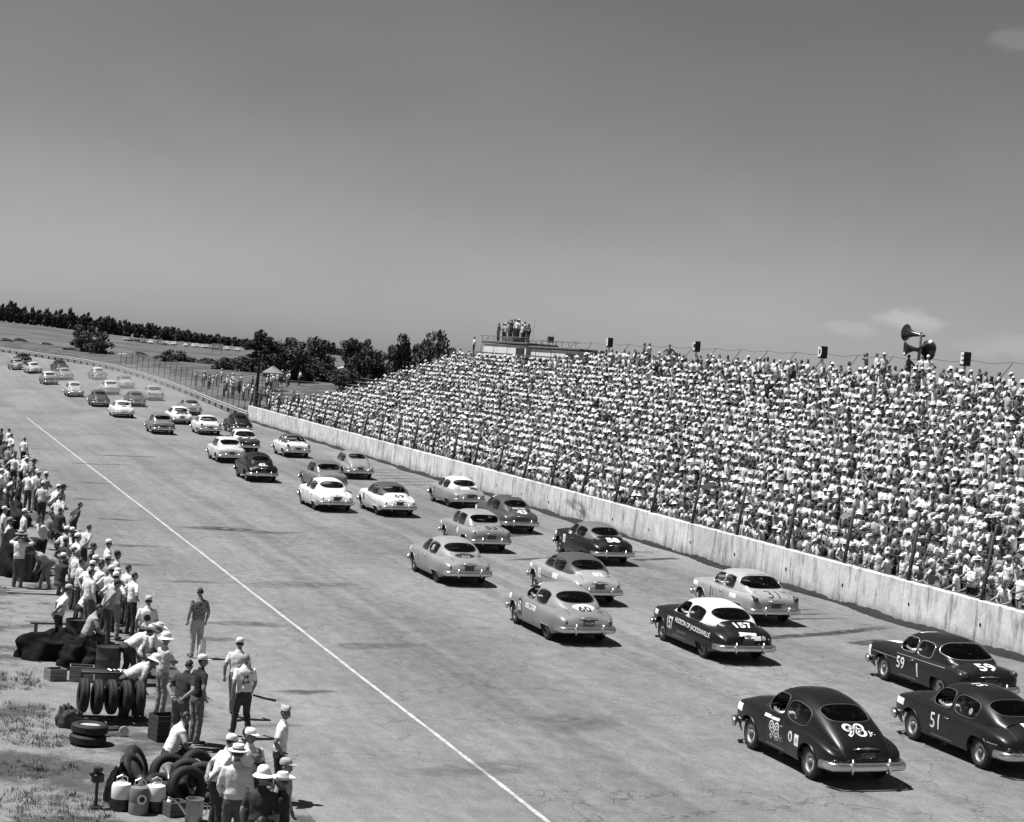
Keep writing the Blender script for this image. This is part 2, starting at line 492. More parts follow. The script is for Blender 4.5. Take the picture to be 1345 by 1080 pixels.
def ellipse_mark(x, y, hx, hy, rot=0.0, dens=0.7, wob=0.25):
    z = (BANK * max(0.0, x - LINE_X)) + 0.006
    n = 28; rings = 5; ph = random.random() * 9
    cr, sr = math.cos(rot), math.sin(rot)
    b = len(MARKS.v)
    for k in range(rings + 1):
        rr = k / rings
        for i in range(n):
            a = 2 * PI * i / n; w = 1 + wob * (math.sin(3 * a + ph) * .5 + math.sin(7 * a + 2 * ph) * .3)
            px, py = rr * hx * w * math.cos(a), rr * hy * w * math.sin(a)
            X, Y = x + px * cr - py * sr, y + px * sr + py * cr
            MARKS.v.append((X, Y, BANK * max(0.0, X - LINE_X) + 0.005 + 0.0004 * len(MARK_F) / 168)); MARK_F.append(dens * (1 - rr ** 2.2))
    for k in range(rings):
        for i in range(n):
            i2 = (i + 1) % n
            MARKS.face((b + k * n + i, b + (k + 1) * n + i, b + (k + 1) * n + i2, b + k * n + i2))
for a in ((14.6, 81.5, .9, 2.2, 1.2, .9), (16.6, 80.5, 1.6, .5, .3, .5), (10.2, 44.5, 1.0, .35, .2, .6), (10.6, 55, 1.7, .6, .1, .5), (9.3, 52, .9, .5, 0, .45), (10.4, 64, 1.2, .4, 0, .5), (9.6, 74, 1.5, .45, .1, .55),
          (10.3, 84, 1.2, .4, 0, .6), (9.9, 93, 1.3, .35, .1, .6), (11.3, 103, 1.4, .3, .1, .8), (12.7, 117, 2.2, .35, .1, .9), (15.5, 125, 2.6, .35, .05, .9), (10.2, 128, 1.2, .3, .1, .8), (9.0, 110, 1.4, .4, 0, .5), (8.8, 98, 1.3, .35, 0, .6),
          (9.0, 68, .7, .3, 0, .6), (14.0, 64, 2.4, 1.0, .2, .35), (13.6, 51.5, 1.5, .6, .1, .4), (8.6, 40.5, .8, .3, .2, .5), (12.0, 36.5, 1.8, .7, .3, .35), (15.9, 41.0, 1.6, 1.1, .4, .3)):
    ellipse_mark(*a)
def skid(pts, w=0.22, dens=0.8):
    b = len(MARKS.v); n = len(pts)
    ks = np.linspace(0, n - 1, (n - 1) * 8 + 1); P = []
    for k in ks:
        i = min(int(k), n - 2); f = k - i
        P.append(Vector(pts[i]) * (1 - f) + Vector(pts[i + 1]) * f)
    for i, p in enumerate(P):
        d = (P[min(i + 1, len(P) - 1)] - P[max(i - 1, 0)]).normalized(); nn = Vector((-d.y, d.x))
        e = min(i, len(P) - 1 - i) / len(P) * 6
        for o, fd in ((-1, 0), (-.5, 1), (.5, 1), (1, 0)):
            q = p + nn * w * o
            MARKS.v.append((q.x, q.y, BANK * max(0.0, q.x - LINE_X) + 0.009)); MARK_F.append(dens * fd * min(1, e))
    for i in range(len(P) - 1):
        for j in range(3):
            MARKS.face((b + i * 4 + j, b + i * 4 + j + 1, b + i * 4 + 4 + j + 1, b + i * 4 + 4 + j))
for k in range(3):
    skid([(24.5 + k * .3, 56 + k), (28 + k * .2, 57.0 + k), (31.8, 57.5 + k * 1.0)], 0.18, 0.8)
skid([(23.5, 40.3), (26.5, 41.5), (29.0, 42)], .25, .7); skid([(24.0, 72.0), (27.0, 73.5), (31.5, 74.5)], .3, .8); skid([(28.2, 75.0), (30.5, 76.0), (32.6, 76.2)], .25, .8)
for k in range(6):
    skid([(29.0 - .1 * k, 108 + 2.2 * k), (30.8, 109.0 + 2.2 * k), (32.8, 109.5 + 2.2 * k)], .2, .7)
for X, a_, b_ in ((14.8, 30, 95), (16.1, 45, 140), (22.2, 34, 120), (23.7, 50, 160), (26.7, 40, 150), (20.6, 30, 80), (18.9, 60, 165), (30.2, 45, 120)):
    skid([(X + .4 * math.sin(q * .4 + X), a_ + (b_ - a_) * q / 6) for q in range(7)], 0.5, 0.15)
skid([(24.9, 52.8), (26.4, 53.2), (29.3, 54.2), (32.6, 55.8)], .34, 1.0); skid([(28.9, 52.1), (29.6, 52.4), (30.7, 53.0)], .4, .9); skid([(26.2, 80.7), (27.4, 81.4), (28.6, 82.2)], .4, .9); skid([(30.0, 73.0), (31.2, 73.5), (32.6, 74.1)], .35, 1.0)
mme = MARKS.mesh('tyre_marks', soft_mark(0.03, 0.95), smooth=True)
at = mme.attributes.new('fade', 'FLOAT', 'POINT'); at.data.foreach_set('value', MARK_F)
kind(link('tyre_marks', mme), 'stuff')

# low ragged dark ridge along the foot of the wall
db = MB(); drow = []
s = 36.0
while s < 181:
    w = 0.16 + 0.10 * math.sin(s * 0.9) + 0.10 * math.sin(s * .37 + 1) + 0.07 * random.random() + 0.14 * max(0, math.sin(s * .21 + 2)) 
    h = 0.09 + 0.04 * math.sin(s * 1.3) + 0.08 * random.random()
    base = BANK * (WALL_X - LINE_X)
    w = max(0.10, w * 1.25)
    drow.append([(WALL_X - w, s, base - BANK * w - 0.01), (WALL_X - w * .75, s + .04, base + h * .6 - .01), (WALL_X - w * .35, s - .05, base + h), (WALL_X + .02, s, base + h * .9)])
    s += 0.22
db.grid(drow, flip=True)
kind(link('dark_ridge', db.mesh('dark_ridge', mat('dark_ridge', 0.012, 0.95, 0.5, 6.0, bump=0.8))), 'stuff')

# embankment outside wall and rail
eb = MB(); er = []
for s in [30 + 4 * i for i in range(105)]:
    row = []
    for t, dz in ((0.45, -0.02), (1.2, 0.15), (3, 0.55), (6, 1.0), (10, 1.45), (16, 1.8), (24, 1.9), (36, 1.2)):
        p, a = trk(s, -t)
        z = p.z + dz * (1 - 0.3 * sstep(185, 300, s)) + 0.08 * math.sin(s * .31 + t) * sstep(1, 4, t)
        row.append((p.x, p.y, z))
    er.append(row)
eb.grid(er, flip=True)
kind(link('embankment', eb.mesh('embankment', M_BERM)), 'structure')
def berm_z(x, y):
    s, t = st_of(x, y)
    dz = crv([(0.45, -0.02), (1.2, 0.15), (3, 0.55), (6, 1.0), (10, 1.45), (16, 1.8), (24, 1.9), (36, 1.2)])(-t)
    return trk(s, t)[0].z + dz * (1 - 0.3 * sstep(185, 300, s))

# ---- concrete wall in cast panels
PAN = 4.57
WALL_H = 1.42
wall_z = BANK * (WALL_X - LINE_X)
wall = thing('concrete_wall', 'long whitewashed concrete retaining wall of cast panels between track and crowd', 'wall', (WALL_X, 38.5, wall_z))
M_JOINT = mat('joint_tar', 0.03, 0.9)
M_HOLE = mat('drain_hole', 0.012, 0.9)
NPAN = 31
for k in range(NPAN):
    b = MB()
    y0, y1 = 0.012, PAN - 0.012
    L_ = y1 - y0; T = 0.30
    dz = random.uniform(-0.012, 0.012); dx = random.uniform(-0.006, 0.006)
    prof = [(0.0, -0.3), (0.012, WALL_H * .5), (0.02, WALL_H - 0.03), (0.05, WALL_H), (T - 0.03, WALL_H), (T, WALL_H - 0.03), (T, -0.3)]
    rows = []
    for j in range(9):
        y = y0 + L_ * j / 8
        rows.append([(px + dx, y, pz + dz + (0.008 * math.sin(j * 2.1 + k) if pz > 1 else 0)) for px, pz in prof])
    bb = b.grid(rows)
    b.face([bb + i for i in range(len(prof))]); e = bb + 8 * len(prof); b.face([e + i for i in range(len(prof) - 1, -1, -1)])
    b.build('panel', M_CONC, wall, loc=(0, k * PAN, 0), sharp=30)
    if k % 1 == 0:
        h = MB(); h.lathe([(0.055 + .02 * random.random(), -0.006), (0.045, 0.004)], 10, (0, 0, 0), 'X')
        h.build('drain_hole', M_HOLE, wall, loc=(0.004, k * PAN - 0.35 + random.uniform(-.1, .1), 0.62 + random.uniform(-.06, .06)))
# ---- catch fence on the wall
fence = thing('catch_fence', 'leaning steel post and wire catch fence standing on top of the concrete wall', 'fence', (WALL_X + 0.18, 38.5, wall_z + WALL_H - 0.05))
M_POST = mat('rusty_post', 0.015, 0.7, 0.4, 8.0)
M_WIRE = mat('fence_wire', 0.05, 0.6)
pm = MB(); pm.tube([(0, 0, 0), (0.02, 0, .3), (0.27, 0, 2.15)], [0.075, 0.07, 0.06], 7)
pmesh = pm.mesh('post', M_POST)
for k in range(NPAN + 1):
    p = link('post', pmesh, fence, (0, k * PAN, 0)); p.rotation_euler = (random.uniform(-.03, .03), random.uniform(-.03, .03), 0)
    if k % 1 == 0:
        f2 = MB(); f2.box((0, 0, .03), (.16, .2, .06)); f2.build('post_base', M_POST, fence, loc=(0, k * PAN, 0.0))
for q in (0.12, .45, .8, 1.15, 1.5, 1.85):
    w = MB()
    fx = lambda h: 0.24 * max(0, h - .3) / 1.65 + .02
    w.tube([(fx(q) - .045, k * PAN * .5, q - 0.03 * (k % 2)) for k in range(NPAN * 2 + 1)], 0.009, 4, cap=False)
    w.build('wire', M_WIRE, fence)

# ---- guard rail round the turn
rail = thing('guard_rail', 'low steel guard rail on stubby posts curving round the outside of the turn', 'guard rail', (0, 0, 0))
M_RAIL = mat('rail_paint', 0.30, 0.6, 0.25, 3.0)
M_RPOST = mat('rail_post', 0.045, 0.8)
STEP = 4.0
for k in range(62):
    s0 = 179.5 + k * STEP; b = MB(); rows = []
    for j in range(3):
        p, a = trk(s0 + STEP * j / 2 * 0.995, 0.12)
        out = Vector((math.cos(a), math.sin(a), 0))
        rows.append([p + out * o + Vector((0, 0, z)) for o, z in ((0, .45), (-.05, .52), (0, .61), (0, .65), (-.05, .74), (0, .81), (.03, .82), (.03, .44))])
    bb = b.grid(rows, closed_v=True, flip=True)
    b.build('rail_panel', M_RAIL, rail)
    p, a = trk(s0, 0.0)
    b = MB(); b.box((p.x + .12 * math.cos(a), p.y + .12 * math.sin(a), p.z + .36), (.2, .22, .86), a, 0.02); b.build('post', M_RPOST, rail)
# wire fence behind the rail for the standing spectators
f3 = thing('wire_fence', 'tall thin post fence behind the guard rail in front of standing onlookers', 'fence', (0, 0, 0))
for k in range(26):
    p, a = trk(184 + k * 3.6, -1.6 - 0.04 * k)
    b = MB(); b.tube([(p.x, p.y, p.z + .05), (p.x + .08, p.y, p.z + 2.5)], 0.035, 5); b.build('post', M_POST, f3)
for q in (0.6, 1.2, 1.8, 2.4):
    w = MB(); w.tube([trk(184 + k * 1.8, -1.6 - .02 * k, q)[0] for k in range(51)], .006, 4, cap=False); w.build('wire', M_WIRE, f3)

# ---- grandstand
GX, GZ, GDX, GDZ, GROWS = 35.05, 1.68, 0.75, 0.33, 22
GY0, GY1 = 44.0, 169.0
def row_end(k): return 177.0 - 1.1 * k if k < 8 else 168.2 if k < 20 else 139.5 if k == 20 else 137.0
M_WOOD = mat('weathered_plank', 0.09, 0.85, 0.35, 2.0, stretch=(6, .4, 6))
M_FRAME = mat('stand_frame', 0.09, 0.8, 0.3, 3.0)
stand = thing('grandstand', 'long open wooden grandstand packed with rows of spectators behind the wall', 'grandstand', (GX, GY0, 0))
seatm = MB(); seatm.box((0, (GY1 - GY0) / 2, 0), (0.27, GY1 - GY0, 0.045)); seatm = seatm.mesh('seat_plank', M_WOOD, False)
footm = MB(); footm.box((0, (GY1 - GY0) / 2, 0), (0.42, GY1 - GY0, 0.04)); footm = footm.mesh('foot_plank', M_WOOD, False)
for k in range(GROWS):
    o = link('seat_plank', seatm, stand, (GDX * k, 0, GZ + GDZ * k - 0.03)); o.scale.y = (max(row_end(k), 150) + .6 - GY0) / (GY1 - GY0)
    o = link('foot_plank', footm, stand, (GDX * k - .42, 0, GZ + GDZ * k - 0.45)); o.scale.y = (max(row_end(k), 150) + .6 - GY0) / (GY1 - GY0)
fr = MB()
topx, topz = GDX * GROWS, GZ + GDZ * (GROWS - 1)
fr.tube([(-.6, 0, GZ - .58), (topx, 0, topz - .56)], .09, 4); 
for q in (0.0, .33, .66, 1.0):
    fr.tube([(-.6 + (topx + .6) * q, 0, -0.5), (-.6 + (topx + .6) * q, 0, GZ - .58 + (topz - GZ) * q)], .08, 4)
fr.tube([(topx * .35, 0, 0), (topx, 0, topz * .8)], .06, 4)
frm = fr.mesh('frame', M_FRAME, False)
for k in range(22): link('frame', frm, stand, (0, 2 + k * 5.8, 0))
b = MB(); b.box((topx + .25, (GY1 - GY0) / 2, topz + .35), (.05, GY1 - GY0, .12)); b.box((topx + .25, (GY1 - GY0) / 2, topz - .2), (.05, GY1 - GY0, .35)); b.build('back_rail', M_WOOD, stand, sharp=20)
bk = MB(); bk.tube([(topx + .3, 0, topz - .5), (topx + .32, 0, topz + .9), (topx + .75, -.35, topz + 1.75)], .028, 5); bkm = bk.mesh('bracket', M_FRAME)
for k in range(32): link('bracket', bkm, stand, (0, 2 + k * 3.9, 0))
w = MB(); w.tube([(topx + .75, k * 3.9 * .5 + 1.6, topz + 1.75 - .12 * (k % 2)) for k in range(63)], .012, 4); w.build('cable', M_WIRE, stand)

# empty bench section beyond the end of the stand
eb_ = thing('empty_bleacher', 'small empty plank bleacher beyond the far end of the grandstand', 'bleacher', (41.5, 182, berm_z(41.5, 182)))
for k in range(9):
    b = MB(); b.box((k * .55, 2.6, .5 + k * .36), (.3, 5.2, .05)); b.build('seat_plank', M_WOOD, eb_, smooth=False)
    b = MB(); b.box((k * .55 + .2, 2.6, .28 + k * .36), (.06, 5.2, .12)); b.build('riser', M_FRAME, eb_, smooth=False)
for yy in (0.1, 5.0):
    b = MB(); b.tube([(0, yy, .2), (4.6, yy, 3.2)], .07, 4); b.tube([(4.6, yy, -1.5), (4.6, yy, 3.2)], .07, 4); b.tube([(2.3, yy, -1), (2.3, yy, 1.7)], .07, 4); b.build('frame', M_FRAME, eb_)

# blotchy damp stain on one wall panel
b = MB(); fd = []; n = 26
outl = [1 + .25 * math.sin(2 * a) + .18 * math.sin(3 * a + 1) + .12 * math.sin(7 * a) for a in [2 * PI * k / n for k in range(n)]]
for r_ in range(6):
    for k in range(n):
        a = 2 * PI * k / n; q = r_ / 5 * outl[k]
        b.v.append((0, 1.7 * q * math.cos(a), .78 + .46 * q * math.sin(a))); fd.append(.8 * (1 - (r_ / 5) ** 2) * (0.25 if r_ < 2 else 1))
for r_ in range(5):
    for k in range(n): b.face((r_ * n + k, r_ * n + (k + 1) % n, (r_ + 1) * n + (k + 1) % n, (r_ + 1) * n + k))
o = b.build('damp_stain', soft_mark(.03, .95), wall, loc=(-.02, 88.6 - 38.5, 0))
at = o.data.attributes.new('fade', 'FLOAT', 'POINT'); at.data.foreach_set('value', fd)
# ================================================================== CARS
def paint(v, dirt=0.18):
    return mat('car_paint_%03d' % int(v * 1000), v, 0.36, dirt, 1.6, coat=0.18, detail=6.0, spec=0.35)
M_TYRE = mat('tyre_rubber', 0.012, 0.75, 0.3, 6.0)
M_RIM = mat('pale_wheel', 0.5, 0.4, 0.2, 4.0)
M_RIMD = mat('dark_wheel', 0.12, 0.45, 0.2, 4.0)
M_CHROME = mat('dull_chrome', 0.62, 0.24, 0.12, 3.0, metal=0.9)
M_TRIM = mat('bright_trim', 0.7, 0.25, metal=0.8)
M_INT = mat('car_interior', 0.03, 0.8)
M_UNDER = mat('car_underside', 0.012, 0.9)
M_LAMP = mat('tail_lamp_glass', 0.05, 0.15)
M_PLATE = mat('plate_dark', 0.05, 0.5)
M_WHITE = mat('white_paint', 0.72, 0.6, 0.1, 4.0)
M_BLACK = mat('black_paint', 0.02, 0.5)
M_GREYP = mat('grey_paint', 0.28, 0.5)
def glass_mat():
    m = bpy.data.materials.new('car_glass'); m.use_nodes = True
    nt = m.node_tree; N = nt.nodes; L = nt.links
    N.remove(N['Principled BSDF'])
    tr = N.new('ShaderNodeBsdfTransparent'); tr.inputs[0].default_value = (.55, .55, .55, 1)
    gl = N.new('ShaderNodeBsdfGlossy'); gl.inputs['Roughness'].default_value = 0.04
    fr = N.new('ShaderNodeFresnel'); fr.inputs[0].default_value = 1.5
    mx = N.new('ShaderNodeMixShader')
    L.new(fr.outputs[0], mx.inputs[0]); L.new(tr.outputs[0], mx.inputs[1]); L.new(gl.outputs[0], mx.inputs[2])
    L.new(mx.outputs[0], N['Material Output'].inputs[0])
    return m
M_GLASS = glass_mat()
M_RUB = mat('window_rubber', 0.06, 0.5)

def superell(n, k):
    out = []
    for i in range(n):
        a = 2 * PI * i / n
        c, s = math.cos(a), math.sin(a)
        out.append((math.copysign(abs(c) ** (2 / k), c), math.copysign(abs(s) ** (2 / k), s)))
    return out

class CarType:
    def __init__(S, L, hw, zt, zs, sill, arches, cab, windows, bump_z=.47, tail='oval', fender=None):
        S.L = L; S.hw = crv(hw); S.zt = crv(zt); S.zs = crv(zs); S.arches = arches; S.cab = cab; S.wins = windows
        S.zbf = crv([(-L / 2, sill + .2), (-L / 2 + .35, sill + .1), (-L / 2 + .9, sill), (L / 2 - .9, sill), (L / 2 - .3, sill + .08), (L / 2, sill + .16)])
        S.sill = sill
        S.zr = crv(cab['zr']); S.wb = crv(cab['wb']); S.yr, S.yf = cab['zr'][0][0], cab['zr'][-1][0]
        S.th = cab.get('th', .22); S.n = cab.get('n', 3.0)
        S.hzmax = max(z for _, z in cab['zr']) - 0.95
        S.m = {}
        S.body(); S.cabin(tail); S.rest(bump_z, tail)
        bv = []; bf = []
        for me in (S.m['body'], S.m['roof']):
            o = len(bv); bv += [v.co.copy() for v in me.vertices]; bf += [[o + i for i in p.vertices] for p in me.polygons]
        for me, _ in [(w[1], 0) for w in S.win_meshes]:
            o = len(bv); bv += [v.co.copy() for v in me.vertices]; bf += [[o + i for i in p.vertices] for p in me.polygons]
        S.bvh = BVHTree.FromPolygons(bv, bf)
    def bottom(S, y):
        z = S.zbf(y)
        for yc, r, zmax in S.arches:
            d = abs(y - yc)
            if d < r: z = max(z, min(zmax, 0.33 + math.sqrt(r * r - d * d)))
        return z
    def section(S, y):
        """half profile bottom -> shoulder -> deck centre (x >= 0)"""
        hw, zs, zt, zb0 = S.hw(y), S.zs(y), S.zt(y), min(S.zbf(y), S.zs(y) - .05)
        H = zs - zb0
        f = crv([(0, .93), (.15, .968), (.35, .992), (.6, 1.0), (.8, .988), (.92, .955), (1.0, .88)])
        zb = min(S.bottom(y), zs - .06)
        q0 = (zb - zb0) / H
        low = []
        for i in range(12):
            q = q0 + (1 - q0) * (i / 11) ** .9
            low.append((hw * f(q), zb0 + H * q))
        top = []
        for i in range(1, 8):
            a = i / 7
            x = hw * .87 * (1 - a)
            z = zs + (zt - zs) * math.sin(a * PI / 2) ** 1.3 + .018 * math.sin(a * PI) * 1.0
            top.append((x, z))
        return low, top
    def body(S):
        L = S.L; ys = set()
        for i in range(41): ys.add(round(-L / 2 + L * i / 40, 3))
        for e in (-1, 1):
            for d in (.02, .05, .09, .15, .22): ys.add(round(e * (L / 2 - d), 3))
        for yc, r, _ in S.arches:
            for i in range(15): ys.add(round(yc - r * math.cos(PI * i / 14), 3))
            ys.add(round(yc - r - .004, 3)); ys.add(round(yc + r + .004, 3))
        ys = sorted(ys); b = MB(); rows = []
        for y in ys:
            low, top = S.section(y)
            half = low + top
            rows.append([(-x, y, z) for x, z in half] + [(x, y, z) for x, z in half[-2::-1]])
        nc = len(rows[0]); base = b.addv([p for r in rows for p in r])
        c0, c1 = S.yr + .3, S.yf - .12
        for i in range(len(ys) - 1):
            inside = c0 < ys[i] and ys[i + 1] < c1
            for j in range(nc - 1):
                if inside and 12 <= j < nc - 13: continue
                b.face((base + i * nc + j, base + (i + 1) * nc + j, base + (i + 1) * nc + j + 1, base + i * nc + j + 1))
        b.face([base + j for j in range(nc)]); e = base + (len(ys) - 1) * nc; b.face([e + j for j in range(nc - 1, -1, -1)])
        # returned lip round each wheel opening
        for yc, r, zmax in S.arches:
            for sx in (-1, 1):
                path = []
                for i in range(17):
                    a = PI * i / 16
                    y = yc - r * math.cos(a); z = min(zmax, .33 + r * math.sin(a))
                    hw = S.hw(y); zb0 = S.zbf(y); q = (z - zb0) / (S.zs(y) - zb0)
                    x = hw * crv([(0, .93), (.15, .968), (.35, .992), (.6, 1.0), (.8, .988), (.92, .955), (1.0, .88)])(max(0, q))
                    path.append((sx * (x + .004), y, z))
                b.tube(path, .016, 5)
        S.m['body'] = b.mesh('body', paint(.5), True, 38)
        u = MB(); u.box((0, 0, .36), (S.hw(0) * 1.5, L * .86, .2), 0, .05); 
        S.m['underbody'] = u.mesh('underbody', M_UNDER, False)
        s_ = MB()
        s_.box((0, -.05, .52), (S.hw(0) * 1.5, 2.3, .1)); s_.box((0, -.75, .8), (1.2, .22, .55), 0, .08); s_.box((0, .15, .78), (1.25, .2, .5), 0, .08); s_.box((0, .82, .86), (1.3, .2, .3), 0, .05)
        s_.box((0, -1.2, .86), (1.2, .5, .06))
        S.m['interior'] = s_.mesh('interior', M_INT, False)
        sw = MB(); sw.tube([(-.38 + .19 * math.cos(2 * PI * i / 16), .58 + .08 * math.sin(2 * PI * i / 16), 1.0 + .17 * math.sin(2 * PI * i / 16)) for i in range(16)], .014, 5, closed=True)
        S.m['steering_wheel'] = sw.mesh('steering_wheel', M_INT)
    def P(S, y, v, off=0.0):
        """point on the cabin surface, v = 0 left belt ... 1 right belt by arc length"""
        key = round(y, 4)
        if key not in S._sec:
            zb = S.zs(y) - .02; hz = max(.02, S.zr(y) - zb); wb = S.wb(y); pts = []
            N_ = 48
            for i in range(N_ + 1):
                a = PI * i / N_; c, s = math.cos(a), math.sin(a)
                q = abs(s) ** (2 / S.n)
                x = -wb * (1 - S.th * q * min(1, hz / .6)) * math.copysign(abs(c) ** (2 / S.n), c)
                pts.append((x, zb + hz * q))
            d = [0]
            for i in range(N_): d.append(d[-1] + math.hypot(pts[i + 1][0] - pts[i][0], pts[i + 1][1] - pts[i][1]))
            S._sec[key] = (np.array(pts), np.array(d) / d[-1])
        pts, d = S._sec[key]
        return Vector((float(np.interp(v, d, pts[:, 0])), y, float(np.interp(v, d, pts[:, 1]))))
    def nrm(S, y, v):
        e = .01
        a = S.P(y + e, v) - S.P(y - e, v); c = S.P(y, min(1, v + e)) - S.P(y, max(0, v - e))
        n = c.cross(a)
        if n.length < 1e-8: return Vector((0, 0, 1))
        n.normalize()
        if n.z < 0 and abs(n.z) > .3: n = -n
        return n
    def cabin(S, tail):
        S._sec = {}
        yr, yf = S.yr, S.yf
        ys = {round(yr + (yf - yr) * i / 30, 3) for i in range(31)}
        vs = {round(i / 30, 3) for i in range(31)}
        for nm, y1, y2, v1, v2, k in S.wins: ys |= {y1, y2}; vs |= {v1, v2}
        ys, vs = sorted(ys), sorted(vs)
        ylo, yhi = S.wins[0][1] - .02, S.wins[1][2] + .01
        b = MB(); base = b.addv([S.P(y, v) for y in ys for v in vs]); nv = len(vs)
        for i in range(len(ys) - 1):
            for j in range(nv - 1):
                ym, vm = (ys[i] + ys[i + 1]) / 2, (vs[j] + vs[j + 1]) / 2
                if any(y1 < ym < y2 and v1 < vm < v2 for _, y1, y2, v1, v2, _k in S.wins): continue
                b.cur = 1 if (ym < ylo or ym > yhi or vm < .02 or vm > .98) else 0
                b.face((base + i * nv + j, base + i * nv + j + 1, base + (i + 1) * nv + j + 1, base + (i + 1) * nv + j))
        b.cur = 0
        S.win_meshes = []
        NP = 44
        for nm, y1, y2, v1, v2, k in S.wins:
            ell = superell(NP, k); cy, cv, hy, hv = (y1 + y2) / 2, (v1 + v2) / 2, (y2 - y1) / 2, (v2 - v1) / 2
            ins = [(ey * .985, ev * .985) for ey, ev in ell]
            rect = []
            for ey, ev in ell:
                m_ = max(abs(ey), abs(ev)); rect.append((ey / m_, ev / m_))
            mp = lambda e: S.P(cy + hy * e[0], cv + hv * e[1])
            b.grid([[mp(e) for e in rect], [mp(((r_[0] + i_[0]) / 2, (r_[1] + i_[1]) / 2)) for r_, i_ in zip(rect, ins)], [mp(e) for e in ins]], closed_v=True)
            p = MB(); rows = [[mp((e[0] * r, e[1] * r)) for e in ins] for r in (.02, .3, .6, .85, 1.0)]
            pb = p.grid(rows, closed_v=True); p.face([pb + i for i in range(NP)])
            t = MB(); t.tube([mp(e) for e in ins], .014, 5, closed=True)
            S.win_meshes.append((nm, p.mesh(nm, M_GLASS), t.mesh('window_frame', M_TRIM if tail == 'jet' else M_RUB)))
        S.m['roof'] = b.mesh('roof', [paint(.5), paint(.4)], True, 50)
    def rest(S, bz, tail):
        L = S.L; w = S.hw(-L / 2 + .35)
        def bump(e, z):
            b = MB(); yy = e * (L / 2 + .10); pts = []
            for i in range(15):
                q = -1 + i / 7
                x = q * (w + .05); y = yy - e * .10 * abs(q) ** 2.5 - e * (.35 * max(0, abs(q) - .86) / .14)
                pts.append((x, y, z))
            b.tube(pts, .052, 8, squash=1.75)
            for q in (-.42, .42): b.tube([(q, yy + e * .02, z - .14), (q, yy + e * .06, z), (q, yy + e * .02, z + .17)], [.03, .045, .03], 6)
            for q in (-.5, .5): b.tube([(q, yy - e * .03, z), (q, yy - e * .35, z + .02)], .03, 5)
            return b.mesh('bumper', M_CHROME)
        S.m['bumper_r'] = bump(-1, bz); S.m['bumper_f'] = bump(1, bz)
        r, tw = .355, .19
        b = MB(); b.lathe([(.2, -tw / 2 + .03), (r - .07, -tw / 2), (r - .02, -tw / 2 + .02), (r, -tw / 2 + .06), (r, tw / 2 - .06), (r - .02, tw / 2 - .02), (r - .07, tw / 2), (.2, tw / 2 - .03)], 24, axis='X', cap=False); S.m['tyre'] = b.mesh('tyre', M_TYRE, True, 40)
        b = MB(); b.lathe([(.225, tw / 2 - .02), (.215, tw / 2 - .03), (.2, tw / 2 - .06), (.125, tw / 2 - .05)], 20, axis='X', cap=False); b.cur = 1; b.lathe([(.125, tw / 2 - .05), (.11, tw / 2 - .06), (.09, tw / 2 - .05)], 20, axis='X', cap=False); b.lathe([(.09, tw / 2 - .05), (.075, tw / 2 - .02), (.05, tw / 2 + .0), (.001, tw / 2 + .005)], 16, axis='X', cap=False); b.cur = 0; b.lathe([(.225, -tw / 2 + .02), (.001, -tw / 2 + .03)], 16, axis='X'); S.m['rim'] = b.mesh('wheel', [M_RIM, M_RIMD], True, 40)
        # lamps
        S.tails = []
        yb = -L / 2 + .12
        lo, tp = S.section(yb + .02)
        b = MB()
        if tail == 'jet':
            b.lathe([(.001, -.10), (.06, -.09), (.085, -.05), (.085, .3), (.03, .5)], 14, axis='Y'); c = (S.hw(yb) * .84, yb - .05, S.zs(yb) - .03)
        elif tail == 'oval':
            b.lathe([(.001, -.05), (.035, -.04), (.05, 0), (.05, .1), (.02, .2)], 12, axis='Y'); b.v = [(x, y, z * 1.9) for x, y, z in b.v]; c = (S.hw(yb) * .86, yb - .03, S.zs(yb) - .1)
        else:
            b.lathe([(.001, -.05), (.05, -.04), (.06, 0), (.06, .12), (.03, .25)], 12, axis='Y'); c = (S.hw(yb) * .9, yb - .02, S.zs(yb) - .16)
        S.m['tail_lamp'] = b.mesh('tail_lamp', M_LAMP); S.tails = [(-c[0], c[1], c[2]), c]
        b = MB(); b.lathe([(.10, -.16), (.105, .0), (.09, .03), (.05, .055), (.001, .06)], 14, axis='Y'); S.m['head_lamp'] = b.mesh('head_lamp', M_CHROME)
        yh = L / 2 - .10; S.heads = [(sx * S.hw(yh) * .86, yh + .02, S.zs(yh) - .12) for sx in (-1, 1)]
        b = MB(); b.box((0, 0, 0), (.34, .012, .16)); S.m['plate'] = b.mesh('license_plate', M_PLATE, False)
        b = MB(); b.tube([(-.3, 0, 0), (-.1, -.01, .012), (0, -.03, .02), (.1, -.01, .012), (.3, 0, 0)], [.006, .014, .028, .014, .006], 6); S.m['handle'] = b.mesh('trunk_handle', M_CHROME)
        b = MB(); b.tube([(0, 0, 0), (-.03, .03, .0), (-.03, .13, 0), (0, .16, 0)], .012, 5); S.m['door_handle'] = b.mesh('door_handle', M_CHROME)

